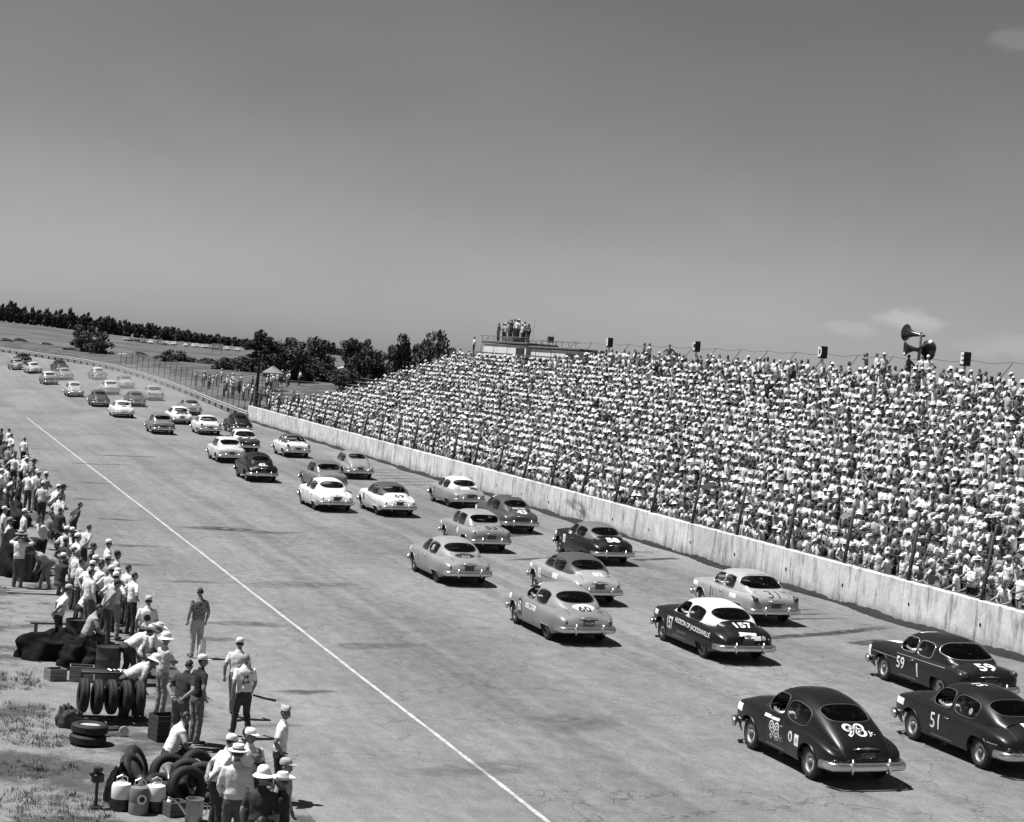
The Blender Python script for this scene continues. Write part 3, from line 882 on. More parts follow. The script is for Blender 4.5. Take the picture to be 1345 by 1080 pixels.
HUD = CarType(5.2,
    [(-2.6, .56), (-2.55, .70), (-2.45, .79), (-2.2, .885), (-1.6, .955), (0, .985), (1.4, .97), (2.1, .91), (2.45, .80), (2.55, .70), (2.6, .58)],
    [(-2.6, .62), (-2.52, .79), (-2.3, .94), (-1.9, 1.05), (-1.4, 1.09), (-.5, 1.08), (1.0, 1.07), (1.6, 1.07), (2.2, 1.02), (2.46, .92), (2.56, .80), (2.6, .70)],
    [(-2.6, .60), (-2.5, .73), (-2.2, .85), (-1.6, .92), (-.5, .96), (.8, .99), (1.6, .99), (2.25, .96), (2.48, .88), (2.56, .78), (2.6, .68)],
    .24, [(1.56, .44, .74), (-1.42, .37, .45)],
    dict(zr=[(-1.98, 1.03), (-1.8, 1.09), (-1.5, 1.23), (-1.1, 1.39), (-.6, 1.49), (-.1, 1.53), (.3, 1.50), (.62, 1.37), (.88, 1.19), (1.1, 1.05)], wb=[(-1.98, .50), (-1.7, .66), (-1.3, .80), (-.5, .87), (.4, .87), (1.1, .74)], th=.17, n=3.2),
    [('rear_window', -1.72, -1.08, .2, .8, 3.2), ('windshield', .74, 1.04, .2, .8, 4), ('side_window', -.16, .70, .022, .215, 4), ('side_window', -.16, .70, .785, .978, 4), ('side_window', -1.12, -.24, .022, .212, 3.2), ('side_window', -1.12, -.24, .788, .978, 3.2)], tail='oval')
PLY = CarType(4.8,
    [(-2.4, .55), (-2.33, .72), (-2.2, .83), (-1.9, .90), (-1.2, .92), (-.4, .89), (.4, .89), (1.3, .91), (1.95, .88), (2.25, .78), (2.35, .68), (2.4, .56)],
    [(-2.4, .60), (-2.2, .72), (-1.8, .84), (-.5, 1.0), (.9, 1.11), (1.6, 1.11), (2.1, 1.06), (2.28, .96), (2.36, .84), (2.4, .72)],
    [(-2.4, .60), (-2.3, .70), (-2.05, .81), (-1.6, .90), (-.9, .96), (.3, 1.03), (1.3, 1.03), (2.0, 1.0), (2.26, .92), (2.36, .80), (2.4, .68)],
    .29, [(1.42, .44, .80), (-1.42, .43, .78)],
    dict(zr=[(-2.37, .64), (-2.28, .80), (-2.1, .94), (-1.8, 1.12), (-1.4, 1.32), (-.95, 1.50), (-.45, 1.60), (0, 1.63), (.35, 1.60), (.65, 1.44), (.85, 1.27), (1.05, 1.11)], wb=[(-2.37, .54), (-2.1, .62), (-1.6, .71), (-1.0, .78), (-.4, .82), (.4, .82), (1.05, .70)], th=.15, n=3.5),
    [('rear_window', -1.62, -1.02, .24, .76, 3.4), ('windshield', .70, 1.0, .2, .8, 4), ('side_window', -.14, .66, .022, .225, 4), ('side_window', -.14, .66, .775, .978, 4), ('side_window', -1.12, -.22, .022, .215, 3), ('side_window', -1.12, -.22, .785, .978, 3)], tail='low')
SED = CarType(4.9,
    [(-2.45, .58), (-2.38, .72), (-2.25, .82), (-1.95, .89), (-1.2, .92), (0, .915), (1.3, .915), (2.0, .88), (2.3, .79), (2.4, .68), (2.45, .58)],
    [(-2.45, .64), (-2.38, .84), (-2.15, .99), (-1.8, 1.075), (-1.2, 1.09), (.9, 1.08), (1.6, 1.08), (2.1, 1.03), (2.34, .93), (2.42, .81), (2.45, .70)],
    [(-2.45, .60), (-2.35, .74), (-2.1, .85), (-1.6, .91), (-.6, .95), (.6, 1.0), (1.5, 1.0), (2.1, .97), (2.33, .89), (2.41, .78), (2.45, .67)],
    .28, [(1.46, .44, .78), (-1.42, .43, .70)],
    dict(zr=[(-1.9, 1.06), (-1.75, 1.12), (-1.45, 1.29), (-1.05, 1.46), (-.5, 1.57), (0, 1.59), (.38, 1.55), (.66, 1.40), (.86, 1.23), (1.05, 1.07)], wb=[(-1.9, .58), (-1.6, .70), (-1.1, .77), (-.4, .82), (.4, .82), (1.05, .70)], th=.16, n=3.4),
    [('rear_window', -1.66, -1.12, .22, .78, 3.6), ('windshield', .70, 1.0, .2, .8, 4), ('side_window', -.14, .66, .022, .225, 4), ('side_window', -.14, .66, .775, .978, 4), ('side_window', -1.1, -.22, .022, .22, 3.4), ('side_window', -1.1, -.22, .78, .978, 3.4)], tail='low')
HTP = CarType(5.0,
    [(-2.5, .66), (-2.45, .80), (-2.35, .87), (-2.0, .91), (-1.0, .935), (0, .935), (1.4, .93), (2.1, .90), (2.36, .84), (2.46, .74), (2.5, .64)],
    [(-2.5, .66), (-2.44, .86), (-2.25, .99), (-1.8, 1.065), (-1.2, 1.08), (.9, 1.05), (1.6, 1.03), (2.2, .97), (2.42, .86), (2.5, .70)],
    [(-2.5, .70), (-2.45, .84), (-2.3, .92), (-1.5, .95), (-.4, .97), (1.0, .98), (2.0, .97), (2.36, .92), (2.46, .82), (2.5, .70)],
    .27, [(1.48, .43, .74), (-1.46, .42, .62)],
    dict(zr=[(-1.82, 1.05), (-1.68, 1.11), (-1.4, 1.28), (-1.05, 1.44), (-.5, 1.525), (0, 1.54), (.36, 1.525), (.62, 1.42), (.86, 1.21), (1.06, 1.05)], wb=[(-1.82, .60), (-1.6, .74), (-1.0, .81), (-.4, .83), (.4, .83), (1.06, .74)], th=.15, n=4.0),
    [('rear_window', -1.7, -1.0, .13, .87, 3.8), ('windshield', .74, 1.02, .17, .83, 4.5), ('side_window', -.12, .70, .022, .21, 4), ('side_window', -.12, .70, .79, .978, 4), ('side_window', -.92, -.18, .022, .21, 4), ('side_window', -.92, -.18, .79, .978, 4)], tail='jet')

BOX = CarType(4.95,
    [(-2.475, .66), (-2.42, .78), (-2.3, .86), (-1.9, .90), (-1.0, .92), (0, .92), (1.4, .92), (2.1, .89), (2.34, .82), (2.43, .72), (2.475, .62)],
    [(-2.475, .66), (-2.42, .88), (-2.25, 1.01), (-1.7, 1.06), (-1.2, 1.07), (.9, 1.06), (1.6, 1.04), (2.2, .98), (2.4, .86), (2.475, .70)],
    [(-2.475, .66), (-2.42, .84), (-2.25, .92), (-1.5, .96), (-.4, .99), (1.0, 1.0), (2.0, .97), (2.34, .90), (2.43, .80), (2.475, .68)],
    .28, [(1.46, .43, .75), (-1.44, .42, .66)],
    dict(zr=[(-1.62, 1.05), (-1.5, 1.16), (-1.3, 1.36), (-1.1, 1.49), (-.6, 1.575), (-.1, 1.595), (.32, 1.58), (.56, 1.49), (.78, 1.28), (1.0, 1.06)], wb=[(-1.62, .66), (-1.4, .76), (-1.0, .81), (-.4, .82), (.4, .82), (1.0, .74)], th=.15, n=4.4),
    [('rear_window', -1.5, -1.17, .2, .8, 5), ('windshield', .62, .94, .18, .82, 5), ('side_window', -.12, .58, .022, .22, 5), ('side_window', -.12, .58, .78, .978, 5), ('side_window', -1.06, -.2, .022, .22, 5), ('side_window', -1.06, -.2, .78, .978, 5)], tail='oval')
# ---- lettering: flat glyph meshes laid on the bodywork
_glyph = {}
def glyphs(txt, bold=0.0, shear=0.0, cell=0.12):
    key = (txt, bold, shear, cell)
    if key in _glyph: return _glyph[key]
    cu = bpy.data.curves.new('lettering', 'FONT'); cu.body = txt; cu.size = 1.0; cu.offset = bold; cu.shear = shear
    cu.align_x = 'CENTER'; cu.align_y = 'CENTER'; cu.resolution_u = 4
    o = bpy.data.objects.new('lettering', cu); COL.objects.link(o)
    dg = bpy.context.evaluated_depsgraph_get()
    me = bpy.data.meshes.new_from_object(o.evaluated_get(dg))
    bpy.data.objects.remove(o); bpy.data.curves.remove(cu)
    bm = bmesh.new(); bm.from_mesh(me); bpy.data.meshes.remove(me)
    bmesh.ops.remove_doubles(bm, verts=bm.verts, dist=1e-4)
    xs_ = [v.co.x for v in bm.verts]; ys_ = [v.co.y for v in bm.verts]
    for ax, (lo, hi) in ((0, (min(xs_), max(xs_))), (1, (min(ys_), max(ys_)))):
        q = lo + cell
        while q < hi:
            co = Vector((q, 0, 0)) if ax == 0 else Vector((0, q, 0)); no = Vector((1, 0, 0)) if ax == 0 else Vector((0, 1, 0))
            bmesh.ops.bisect_plane(bm, geom=bm.verts[:] + bm.edges[:] + bm.faces[:], plane_co=co, plane_no=no)
            q += cell
    bmesh.ops.triangulate(bm, faces=bm.faces[:])
    bm.verts.ensure_lookup_table()
    for i, v in enumerate(bm.verts): v.index = i
    r = ([(v.co.x, v.co.y) for v in bm.verts], [[v.index for v in f.verts] for f in bm.faces])
    bm.free()
    _glyph[key] = r
    return r
def patch2d(w, h, n=6):
    vs = [(-w / 2 + w * i / n, -h / 2 + h * j / n) for j in range(n + 1) for i in range(n + 1)]
    fs = [[j * (n + 1) + i, j * (n + 1) + i + 1, (j + 1) * (n + 1) + i + 1, (j + 1) * (n + 1) + i] for j in range(n) for i in range(n)]
    return vs, fs
def disc2d(rx, ry, n=20, rings=4, wob=0.0):
    vs = [(0, 0)]; fs = []
    for k in range(1, rings + 1):
        for i in range(n):
            a = 2 * PI * i / n; w = 1 + wob * math.sin(a * 5 + 1) + wob * math.sin(a * 3)
            vs.append((rx * k / rings * math.cos(a) * w, ry * k / rings * math.sin(a) * w))
    for i in range(n): fs.append([0, 1 + i, 1 + (i + 1) % n])
    for k in range(rings - 1):
        for i in range(n):
            a, b = 1 + k * n + i, 1 + k * n + (i + 1) % n
            fs.append([a, a + n, b + n, b])
    return vs, fs
def lay(T, shape, where, y, q, size, parent, m, name='number', off=0.006, rot=0.0, sx=1.0):
    """lay a flat shape on the body: where = 'left' (q = z), 'deck' (q = x), 'tail' (q = z, y = x)"""
    slant = where == 'deck' and y < -1.5
    if slant:
        h0 = T.bvh.ray_cast(Vector((q, y, 3)), Vector((0, 0, -1)))[0]
    if slant and name == 'number': size *= 1.2
    vs, fs = shape; out = []; cr, sr = math.cos(rot), math.sin(rot)
    for a, b_ in vs:
        a, b_ = a * size * sx, b_ * size
        a, b_ = a * cr - b_ * sr, a * sr + b_ * cr
        if where == 'left':
            o = Vector((-3, y - a, q + b_)); d = Vector((1, 0, 0))
        elif slant:
            d = Vector((0, .88, -.475)); o = h0 - d * 2 + Vector((a, 0, 0)) + Vector((0, .475, .88)) * b_
        elif where == 'deck':
            o = Vector((q + a, y + b_, 3)); d = Vector((0, 0, -1))
        else:
            o = Vector((y + a, -4, q + b_)); d = Vector((0, 1, 0))
        h = T.bvh.ray_cast(o, d)
        if h[0] is None: return None
        n = h[1]
        if n.dot(d) > 0: n = -n
        out.append(h[0] + n * off)
    me = bpy.data.meshes.new(name); me.from_pydata(out, [], fs); me.materials.append(m)
    me.polygons.foreach_set('use_smooth', [True] * len(fs))
    return link(name, me, parent)

DRIVERS = []
def add_car(T, s, t, bodyv, roofv, label, lod=0, rim=None, yaw=0.0, driver=None, name='race_car', group='stock cars racing down the straight', mw=None):
    root = thing(name, label, 'car', group=group)
    p, a = trk(s, t)
    if mw is None:
        # s, t give the rear bumper; move forward half a length
        c, a = trk(s + T.L / 2, t)
        fwd = (trk(s + T.L / 2 + 1, t)[0] - trk(s + T.L / 2 - 1, t)[0]).normalized()
        rgt = (trk(s + T.L / 2, t - .8)[0] - trk(s + T.L / 2, t + .8)[0]).normalized()
        rgt = (rgt - fwd * rgt.dot(fwd)).normalized()
        up = rgt.cross(fwd)
        M = Matrix(((rgt.x, fwd.x, up.x, c.x), (rgt.y, fwd.y, up.y, c.y), (rgt.z, fwd.z, up.z, c.z + 0.004), (0, 0, 0, 1)))
        M = M @ Matrix.Rotation(yaw, 4, 'Z')
    else: M = mw
    root.matrix_world = M
    pb, pr = paint(bodyv), paint(roofv)
    o = link('body', T.m['body'], root); set_mats(o, [pb]); body = o
    o = link('roof', T.m['roof'], root); set_mats(o, [pr, pb]); roof = o
    link('underbody', T.m['underbody'], root)
    if lod < 2: link('interior', T.m['interior'], root)
    if lod < 1: link('steering_wheel', T.m['steering_wheel'], root)
    else: pass
    for i_, (nm, gm, fm_) in enumerate(T.win_meshes):
        if driver and i_ == 2:          # driver's window is wound down
            link('window_frame', fm_, root); DRIVERS.append((M.copy(), driver)); continue
        g_ = link(nm, gm, root)
        if lod < 2: link('window_frame', fm_, g_)
    link('bumper', T.m['bumper_r'], root); link('bumper', T.m['bumper_f'], root)
    for yc, r, _ in T.arches:
        for sx in (-1, 1):
            w = link('wheel', T.m['rim'], root, (sx * (T.hw(yc) - .155), yc, .355))
            if rim is not None: set_mats(w, [rim])
            if sx < 0: w.rotation_euler = (0, 0, PI)
            link('tyre', T.m['tyre'], w)
    for c in T.tails: link('tail_lamp', T.m['tail_lamp'], root, c)
    if lod < 2:
        for c in T.heads: link('head_lamp', T.m['head_lamp'], root, c)
        h = T.bvh.ray_cast(Vector((0, -4, .66)), Vector((0, 1, 0)))
        if h[0]: link('license_plate', T.m['plate'], root, (0, h[0].y - .02, .66))
        h = T.bvh.ray_cast(Vector((0, -4, .79)), Vector((0, 1, 0)))
        if h[0]: link('trunk_handle', T.m['handle'], root, (0, h[0].y - .015, .8))
        h = T.bvh.ray_cast(Vector((-3, -.1, .84)), Vector((1, 0, 0)))
        if h[0]: link('door_handle', T.m['door_handle'], root, (h[0].x, -.22, .84))
    if lod < 1:
        # door shut lines and side spear lie on the body
        for yy in (.66, -.32):
            lay(T, patch2d(.016, .56, 12), 'left', yy, .63, 1, root, M_BLACK, 'door_gap', .003)
        for xx in (-.52, .52): lay(T, patch2d(.014, .42, 12), 'deck', -2.12, xx, 1, root, M_BLACK, 'trunk_seam', .003)
        lay(T, patch2d(.9, .012, 12), 'left', .1, .36, 1, root, M_CHROME, 'sill_strip', .004)
    return root
# ---- the field of cars: rear bumper at (s along wall, t in from wall)
def num(T, txt, where, y, q, size, root, m, bold=.02, **k):
    return lay(T, glyphs(txt, bold), where, y, q, size, root, m, **k)
def sticker(T, w, h, where, y, q, root, m=None, name='sticker', **k):
    return lay(T, patch2d(w, h), where, y, q, 1.0, root, m or M_WHITE, name, off=k.pop('off', .004), **k)
GRP = 'stock cars racing down the straight'

c = add_car(PLY, 34.2, 13.66, .007, .007, 'black fastback with outlined 98 on its door and trunk', rim=M_RIM, driver='driver in white sleeves at the wheel of the outlined 98')
num(PLY, '98', 'left', .16, .66, .50, c, M_WHITE, .04, name='number', sx=.95); num(PLY, '98', 'left', .16, .66, .50, c, M_BLACK, -.018, name='number_inner', off=.012, sx=.95)
num(PLY, 'Jr.', 'left', -.20, .58, .18, c, M_GREYP, .01, name='lettering')
num(PLY, '98', 'deck', -1.86, -.06, .38, c, M_WHITE, .03, name='number', sx=1.1); num(PLY, '98', 'deck', -1.86, -.06, .38, c, M_BLACK, -.018, name='number_inner', off=.012, sx=1.1)
num(PLY, 'Jr.', 'deck', -1.92, .30, .16, c, M_WHITE, .01, name='lettering')
sticker(PLY, .42, .17, 'left', 1.98, .86, c); sticker(PLY, .3, .07, 'left', .52, .935, c); sticker(PLY, .36, .06, 'left', .16, .93, c, rot=.03)
lay(PLY, disc2d(.10, .115), 'left', -.62, .72, 1, c, M_WHITE, 'sticker', off=.004); lay(PLY, disc2d(.045, .075), 'left', -.62, .72, 1, c, M_BLACK, 'sticker_centre', off=.008)
sticker(PLY, .2, .24, 'left', -.93, .70, c); sticker(PLY, .07, .1, 'left', -.93, .70, c, M_GREYP, off=.008)
sticker(PLY, .62, .09, 'deck', .40, -.12, c, rot=.05)
num(PLY, 'LXI JR', 'tail', 0, .66, .1, c, M_GREYP, .01, name='plate_lettering', off=.034)

c = add_car(SED, 34.8, 9.2, .008, .008, 'black two-door sedan with 51 on the door and plain fender patch', rim=M_RIM, driver='driver with pale arm on the sill of the black 51 sedan')
num(SED, '51', 'left', .32, .66, .50, c, M_WHITE, .0); num(SED, '51', 'deck', -2.14, .02, .38, c, M_WHITE, .03); num(SED, '51', 'deck', -.1, -.1, .36, c, M_WHITE, .02, rot=PI / 2 + .2)
sticker(SED, .42, .15, 'left', 2.0, .83, c); lay(SED, disc2d(.06, .07), 'left', -.84, 1.13, 1, c, M_GREYP, 'sticker', off=.004)
sticker(SED, .36, .025, 'left', -1.95, .66, c, M_TRIM, name='trim_spear')

c = add_car(HTP, 42.2, 5.75, .012, .010, 'dark hardtop with white nose, wide rear window and 59 on door', rim=M_RIM, driver='driver in white at the wheel of the white nosed 59')
num(HTP, '59', 'left', .45, .66, .44, c, M_WHITE, .01); num(HTP, '59', 'deck', -2.19, .05, .34, c, M_WHITE, .025, sx=1.35)
sticker(HTP, 1.5, .022, 'left', 1.3, .76, c, M_TRIM, name='trim_spear'); sticker(HTP, .055, .36, 'left', -.42, .62, c, rot=.15, name='trim_slash')
sticker(HTP, .22, .30, 'left', 2.25, .72, c, name='white_nose'); sticker(HTP, .3, .9, 'deck', 1.9, -.28, c, name='hood_stripe'); sticker(HTP, 2.4, .018, 'left', -.5, .90, c, M_TRIM, name='trim_belt')
sticker(HTP, .5, .1, 'deck', .3, -.2, c)

c = add_car(HUD, 48.5, 9.6, .007, .66, 'black racing coupe with white roof and dealer lettering along its side', rim=M_RIMD, driver='driver at the wheel of the white roofed 157')
num(HUD, '157', 'left', .80, .66, .50, c, M_WHITE, .02, sx=.62); num(HUD, '157', 'deck', -2.02, .04, .27, c, M_WHITE, .03, sx=1.25)
num(HUD, 'HUDSON OF JACKSONVILLE', 'left', -.78, .77, .19, c, M_WHITE, .012, name='lettering', rot=-.045, sx=.98)
num(HUD, 'Jacksonville Fla', 'left', -.1, .52, .12, c, M_GREYP, .0, name='lettering', sx=.9)
sticker(HUD, .34, .14, 'left', 1.98, .83, c); sticker(HUD, .52, .09, 'tail', .02, .83, c, off=.02, rot=-.05); sticker(HUD, .5, .11, 'tail', .14, .73, c, off=.035)
lay(HUD, disc2d(.07, .06), 'tail', .5, .74, 1, c, M_GREYP, 'sticker', off=.006)

c = add_car(HTP, 55.6, 5.26, .31, .38, 'pale grey hardtop with thin black 31 painted on its trunk', rim=M_RIMD, driver='driver at the wheel of the pale 31 hardtop')
num(HTP, '31', 'deck', -2.24, .02, .48, c, M_BLACK, -.01); num(HTP, '31', 'left', .55, .70, .40, c, M_BLACK, -.012)
sticker(HTP, .42, .15, 'left', 1.95, .82, c); sticker(HTP, .5, .15, 'left', -1.1, .80, c); num(HTP, 'MOTORS', 'deck', -.88, 0, .13, c, M_BLACK, .0, name='lettering', sx=1.3)
sticker(HTP, 3.2, .015, 'left', .2, .62, c, M_GREYP, name='trim_spear')

c = add_car(HUD, 51.6, 13.25, .20, .25, 'grey coupe with black 60 on a white trunk panel', rim=M_RIMD, driver='driver at the wheel of the grey 60 coupe')
lay(HUD, disc2d(.34, .17, wob=.05), 'deck', -1.98, .05, 1, c, M_WHITE, 'number_panel', off=.004); num(HUD, '60', 'deck', -2.11, .03, .28, c, M_BLACK, .03, off=.009, sx=1.2)
lay(HUD, disc2d(.2, .30), 'left', .86, .66, 1, c, M_BLACK, 'number_panel', off=.004); num(HUD, '60', 'left', .86, .66, .42, c, M_WHITE, .02, off=.009, sx=.75)
sticker(HUD, .34, .16, 'left', 1.98, .83, c); sticker(HUD, .9, .15, 'left', -.15, .78, c); num(HUD, 'HORNET', 'left', -.15, .78, .15, c, M_GREYP, .0, name='lettering', off=.009, sx=1.2)
sticker(HUD, .7, .1, 'deck', .32, -.3, c, rot=.15); sticker(HUD, .22, .03, 'deck', -2.15, .5, c, M_BLACK, rot=.3)
num(HUD, 'N954', 'tail', 0, .66, .12, c, M_GREYP, .01, name='plate_lettering', off=.04)

c = add_car(HUD, 59.6, 9.86, .30, .075, 'pale coupe with dark roof and white 82 on its door', rim=M_RIMD)
num(HUD, '82', 'left', .82, .68, .46, c, M_WHITE, .03, sx=.8); num(HUD, '82', 'deck', -2.09, .1, .24, c, M_WHITE, .03, sx=1.3); sticker(HUD, .4, .15, 'left', 1.95, .83, c); sticker(HUD, .5, .17, 'left', -.75, .78, c); sticker(HUD, .22, .03, 'deck', -2.15, .45, c, M_BLACK, rot=.3)
sticker(HUD, 1.3, .018, 'left', .3, .64, c, M_BLACK, name='trim_spear')

c = add_car(HUD, 70.9, 4.89, .007, .15, 'black coupe with grey roof and bold white 58 on its trunk', rim=M_RIMD)
num(HUD, '58', 'deck', -2.16, .04, .34, c, M_WHITE, .05, sx=1.35); num(HUD, '58', 'left', .8, .70, .44, c, M_WHITE, .05, sx=.7); sticker(HUD, .3, .16, 'left', 2.05, .83, c); sticker(HUD, .3, .1, 'left', .4, 1.02, c); sticker(HUD, .12, .08, 'tail', .05, .72, c)
sticker(HUD, .5, .08, 'deck', .4, -.25, c, rot=.1)

c = add_car(HUD, 64.0, 13.12, .24, .29, 'pale coupe with a black number panel on its trunk', rim=M_RIMD)
lay(HUD, disc2d(.36, .16, wob=.03), 'deck', -1.98, .0, 1, c, M_BLACK, 'number_panel', off=.004); num(HUD, '03', 'deck', -2.12, 0, .2, c, M_GREYP, .02, off=.009, sx=1.3)
num(HUD, '51', 'left', -.62, 1.16, .24, c, M_WHITE, .02); sticker(HUD, .28, .16, 'left', 2.1, .84, c); num(HUD, '7', 'left', .7, .7, .34, c, M_GREYP, .0)
c = add_car(BOX, 74.5, 8.96, .24, .29, 'pale sedan with black 53 on the trunk and white disc behind its door', rim=M_RIMD)
num(BOX, '53', 'deck', -2.19, .05, .30, c, M_BLACK, .03, sx=1.5); lay(BOX, disc2d(.13, .13), 'left', -.55, .74, 1, c, M_WHITE, 'sticker', off=.004); sticker(BOX, .26, .14, 'left', 2.05, .82, c); num(BOX, '53', 'left', .4, .68, .4, c, M_GREYP, .0)
c = add_car(SED, 82.3, 5.03, .062, .07, 'dark grey coupe with white 43 on its sloping trunk', rim=M_RIM)
num(SED, '43', 'deck', -2.16, .08, .34, c, M_WHITE, .035, sx=1.2); num(SED, 'SPECIAL', 'deck', -1.78, .04, .13, c, M_WHITE, .01, name='lettering', sx=1.4); lay(SED, disc2d(.2, .2), 'left', -1.75, .62, 1, c, M_WHITE, 'sticker', off=.004); lay(SED, disc2d(.09, .12), 'left', -1.75, .62, 1, c, M_BLACK, 'sticker_centre', off=.008)
sticker(SED, .6, .2, 'deck', .3, -.3, c, rot=.1); sticker(SED, .45, .12, 'deck', -.5, .3, c); sticker(SED, .5, .12, 'left', -.3, .74, c); sticker(SED, .34, .2, 'left', 1.9, .8, c)
c = add_car(HUD, 93.9, 3.97, .25, .66, 'grey coupe with bright white roof running closest to the wall', rim=M_RIMD)
sticker(HUD, .45, .2, 'deck', -2.0, -.15, c, M_WHITE); sticker(HUD, .4, .18, 'deck', -1.95, .36, c, M_BLACK, rot=-.15); sticker(HUD, .3, .1, 'tail', .2, .7, c, M_BLACK); num(HUD, '7', 'left', .9, .66, .45, c, M_BLACK, .02)
c = add_car(HUD, 88.6, 9.14, .62, .075, 'white coupe with dark roof and 69 on its trunk', rim=M_RIMD)
num(HUD, '69', 'deck', -2.16, .06, .32, c, M_BLACK, .02, sx=1.3); num(HUD, '69', 'left', .82, .68, .5, c, M_BLACK, .03, sx=.75); num(HUD, 'SPL', 'left', .1, .82, .14, c, M_GREYP, .0, name='lettering'); sticker(HUD, 1.5, .02, 'left', -.9, .66, c, M_BLACK, name='trim_spear', rot=-.06); sticker(HUD, .4, .1, 'deck', .2, 0, c)
c = add_car(HUD, 90.2, 11.89, .62, .62, 'all white coupe with a number on its rear flank beside the dark roofed one', rim=M_RIMD)
num(HUD, '2', 'left', -1.1, .62, .4, c, M_BLACK, .02); num(HUD, 'SPECIAL', 'deck', -1.95, .0, .1, c, M_GREYP, 0, name='lettering'); sticker(HUD, .3, .1, 'tail', .1, .72, c, M_BLACK); num(HUD, '2', 'left', .9, .68, .4, c, M_GREYP, .0)
add_car(BOX, 101.9, 9.44, .17, .13, 'mid grey sedan tucked behind the all white coupe', 1, M_RIMD)
add_car(PLY, 111.3, 5.58, .24, .22, 'light grey coupe alone beside the skid marks near the wall', 1, M_RIMD)
c = add_car(HTP, 128.7, 5.76, .62, .07, 'white coupe with dark roof and dark tail lamps near the wall', 1, M_RIMD)
num(HTP, '12', 'deck', -2.09, .05, .2, c, M_BLACK, .02, sx=1.4)
c = add_car(SED, 106.9, 12.31, .008, .008, 'black sedan with white scrawled lettering across its trunk', 1, M_RIMD)
num(SED, '42', 'deck', -2.09, -.05, .26, c, M_WHITE, .03, sx=1.3, rot=.1); num(SED, 'wsx', 'deck', -2.22, 0, .2, c, M_WHITE, .0, name='lettering', sx=1.6); 
c = add_car(BOX, 121.3, 11.62, .52, .55, 'cream sedan with a dark rear window leading the black scrawled one', 1, M_RIMD)
num(BOX, '8', 'deck', -2.19, .2, .2, c, M_GREYP, .02)
c = add_car(HTP, 132.2, 8.62, .05, .66, 'dark hardtop with gleaming white roof and marks on its trunk', 1, M_RIMD)
sticker(HTP, .4, .14, 'deck', -2.0, -.15, c); sticker(HTP, .3, .12, 'deck', -2.05, .35, c, rot=.2)
add_car(PLY, 156.3, 4.69, .009, .009, 'black humped fastback passing the far end of the wall', 1, M_RIMD)
add_car(HTP, 152.0, 8.03, .6, .62, 'plain white sedan running between two dark cars', 1, M_RIMD)
c = add_car(HUD, 166.9, 8.09, .62, .66, 'white coupe with a big black panel covering its trunk', 1, M_RIMD)
sticker(HUD, 1.0, .55, 'deck', -2.0, .0, c, M_BLACK)
add_car(BOX, 150.5, 11.94, .15, .16, 'grey sedan on the inside lane behind the pale pack', 1, M_RIMD)
c = add_car(HUD, 183.0, 4.71, .18, .19, 'dusty grey coupe drifting close to the guard rail', 2, M_RIMD)
sticker(HUD, .3, .2, 'deck', -2.0, .1, c)
c = add_car(HUD, 174.2, 12.23, .56, .58, 'white coupe with a dark number panel on the inside lane', 2, M_RIMD)
sticker(HUD, .45, .2, 'deck', -1.98, 0, c, M_BLACK)
FAR = [(PLY, 192.8, 12.37, .09, .08, 'dark fastback just ahead of the white coupe on the inside lane'),
       (HUD, 194.9, 8.52, .12, .12, 'dark grey coupe in the dust entering the turn'),
       (BOX, 216.6, 8.54, .56, .6, 'white sedan ahead of the dark grey coupe in the turn'),
       (HTP, 206.4, 5.16, .5, .45, 'off white hardtop alone on the outer lane entering the turn'),
       (HUD, 228.7, 5.10, .5, .2, 'white coupe with grey roof half lost in dust'),
       (SED, 247.0, 5.34, .2, .62, 'dusty grey sedan with white roof high on the banking'),
       (PLY, 211.8, 13.05, .5, .5, 'light fastback sedan low on the banking apart from the pack'),
       (BOX, 239.5, 12.55, .22, .62, 'grey sedan with white roof low on the banking'),
       (HUD, 249.4, 9.19, .3, .3, 'light grey coupe close behind a black car in the turn'),
       (PLY, 268.0, 6.5, .008, .008, 'black fastback leading the light grey coupe in the turn'),
       (HUD, 268.0, 10.08, .52, .52, 'white coupe beside the leading cars deep in the turn'),
       (SED, 280.0, 10.15, .3, .28, 'grey sedan second in line deep in the turn'),
       (HTP, 296.0, 6.0, .03, .03, 'black hardtop leading everyone deep into the turn')]
for T, s, t, bv, rv, lab in FAR: add_car(T, s, t, round(bv * .62, 3), round(rv * .85, 3), lab, 2, M_RIMD)
# ================================================================== PEOPLE
def rotx(p, a, c):
    y, z = p[1] - c[1], p[2] - c[2]; ca, sa = math.cos(a), math.sin(a)
    return Vector((p[0], c[1] + y * ca + z * sa, c[2] - y * sa + z * ca))
M_SK = mat('skin_tone', 0.22, 0.6); M_HAIRD = mat('dark_hair', 0.02, 0.6); M_SHOE = mat('dark_shoe', 0.025, 0.5)
def cloth(v, pat=0.0):
    if pat: return mat('patterned_cloth_%03d' % int(v * 1000), v, 0.9, pat, 22.0, detail=2.0, spec=.1)
    return mat('cloth_%03d' % int(v * 1000), v, 0.9, 0.14, 9.0, spec=.12, bump=.35, bscale=16)

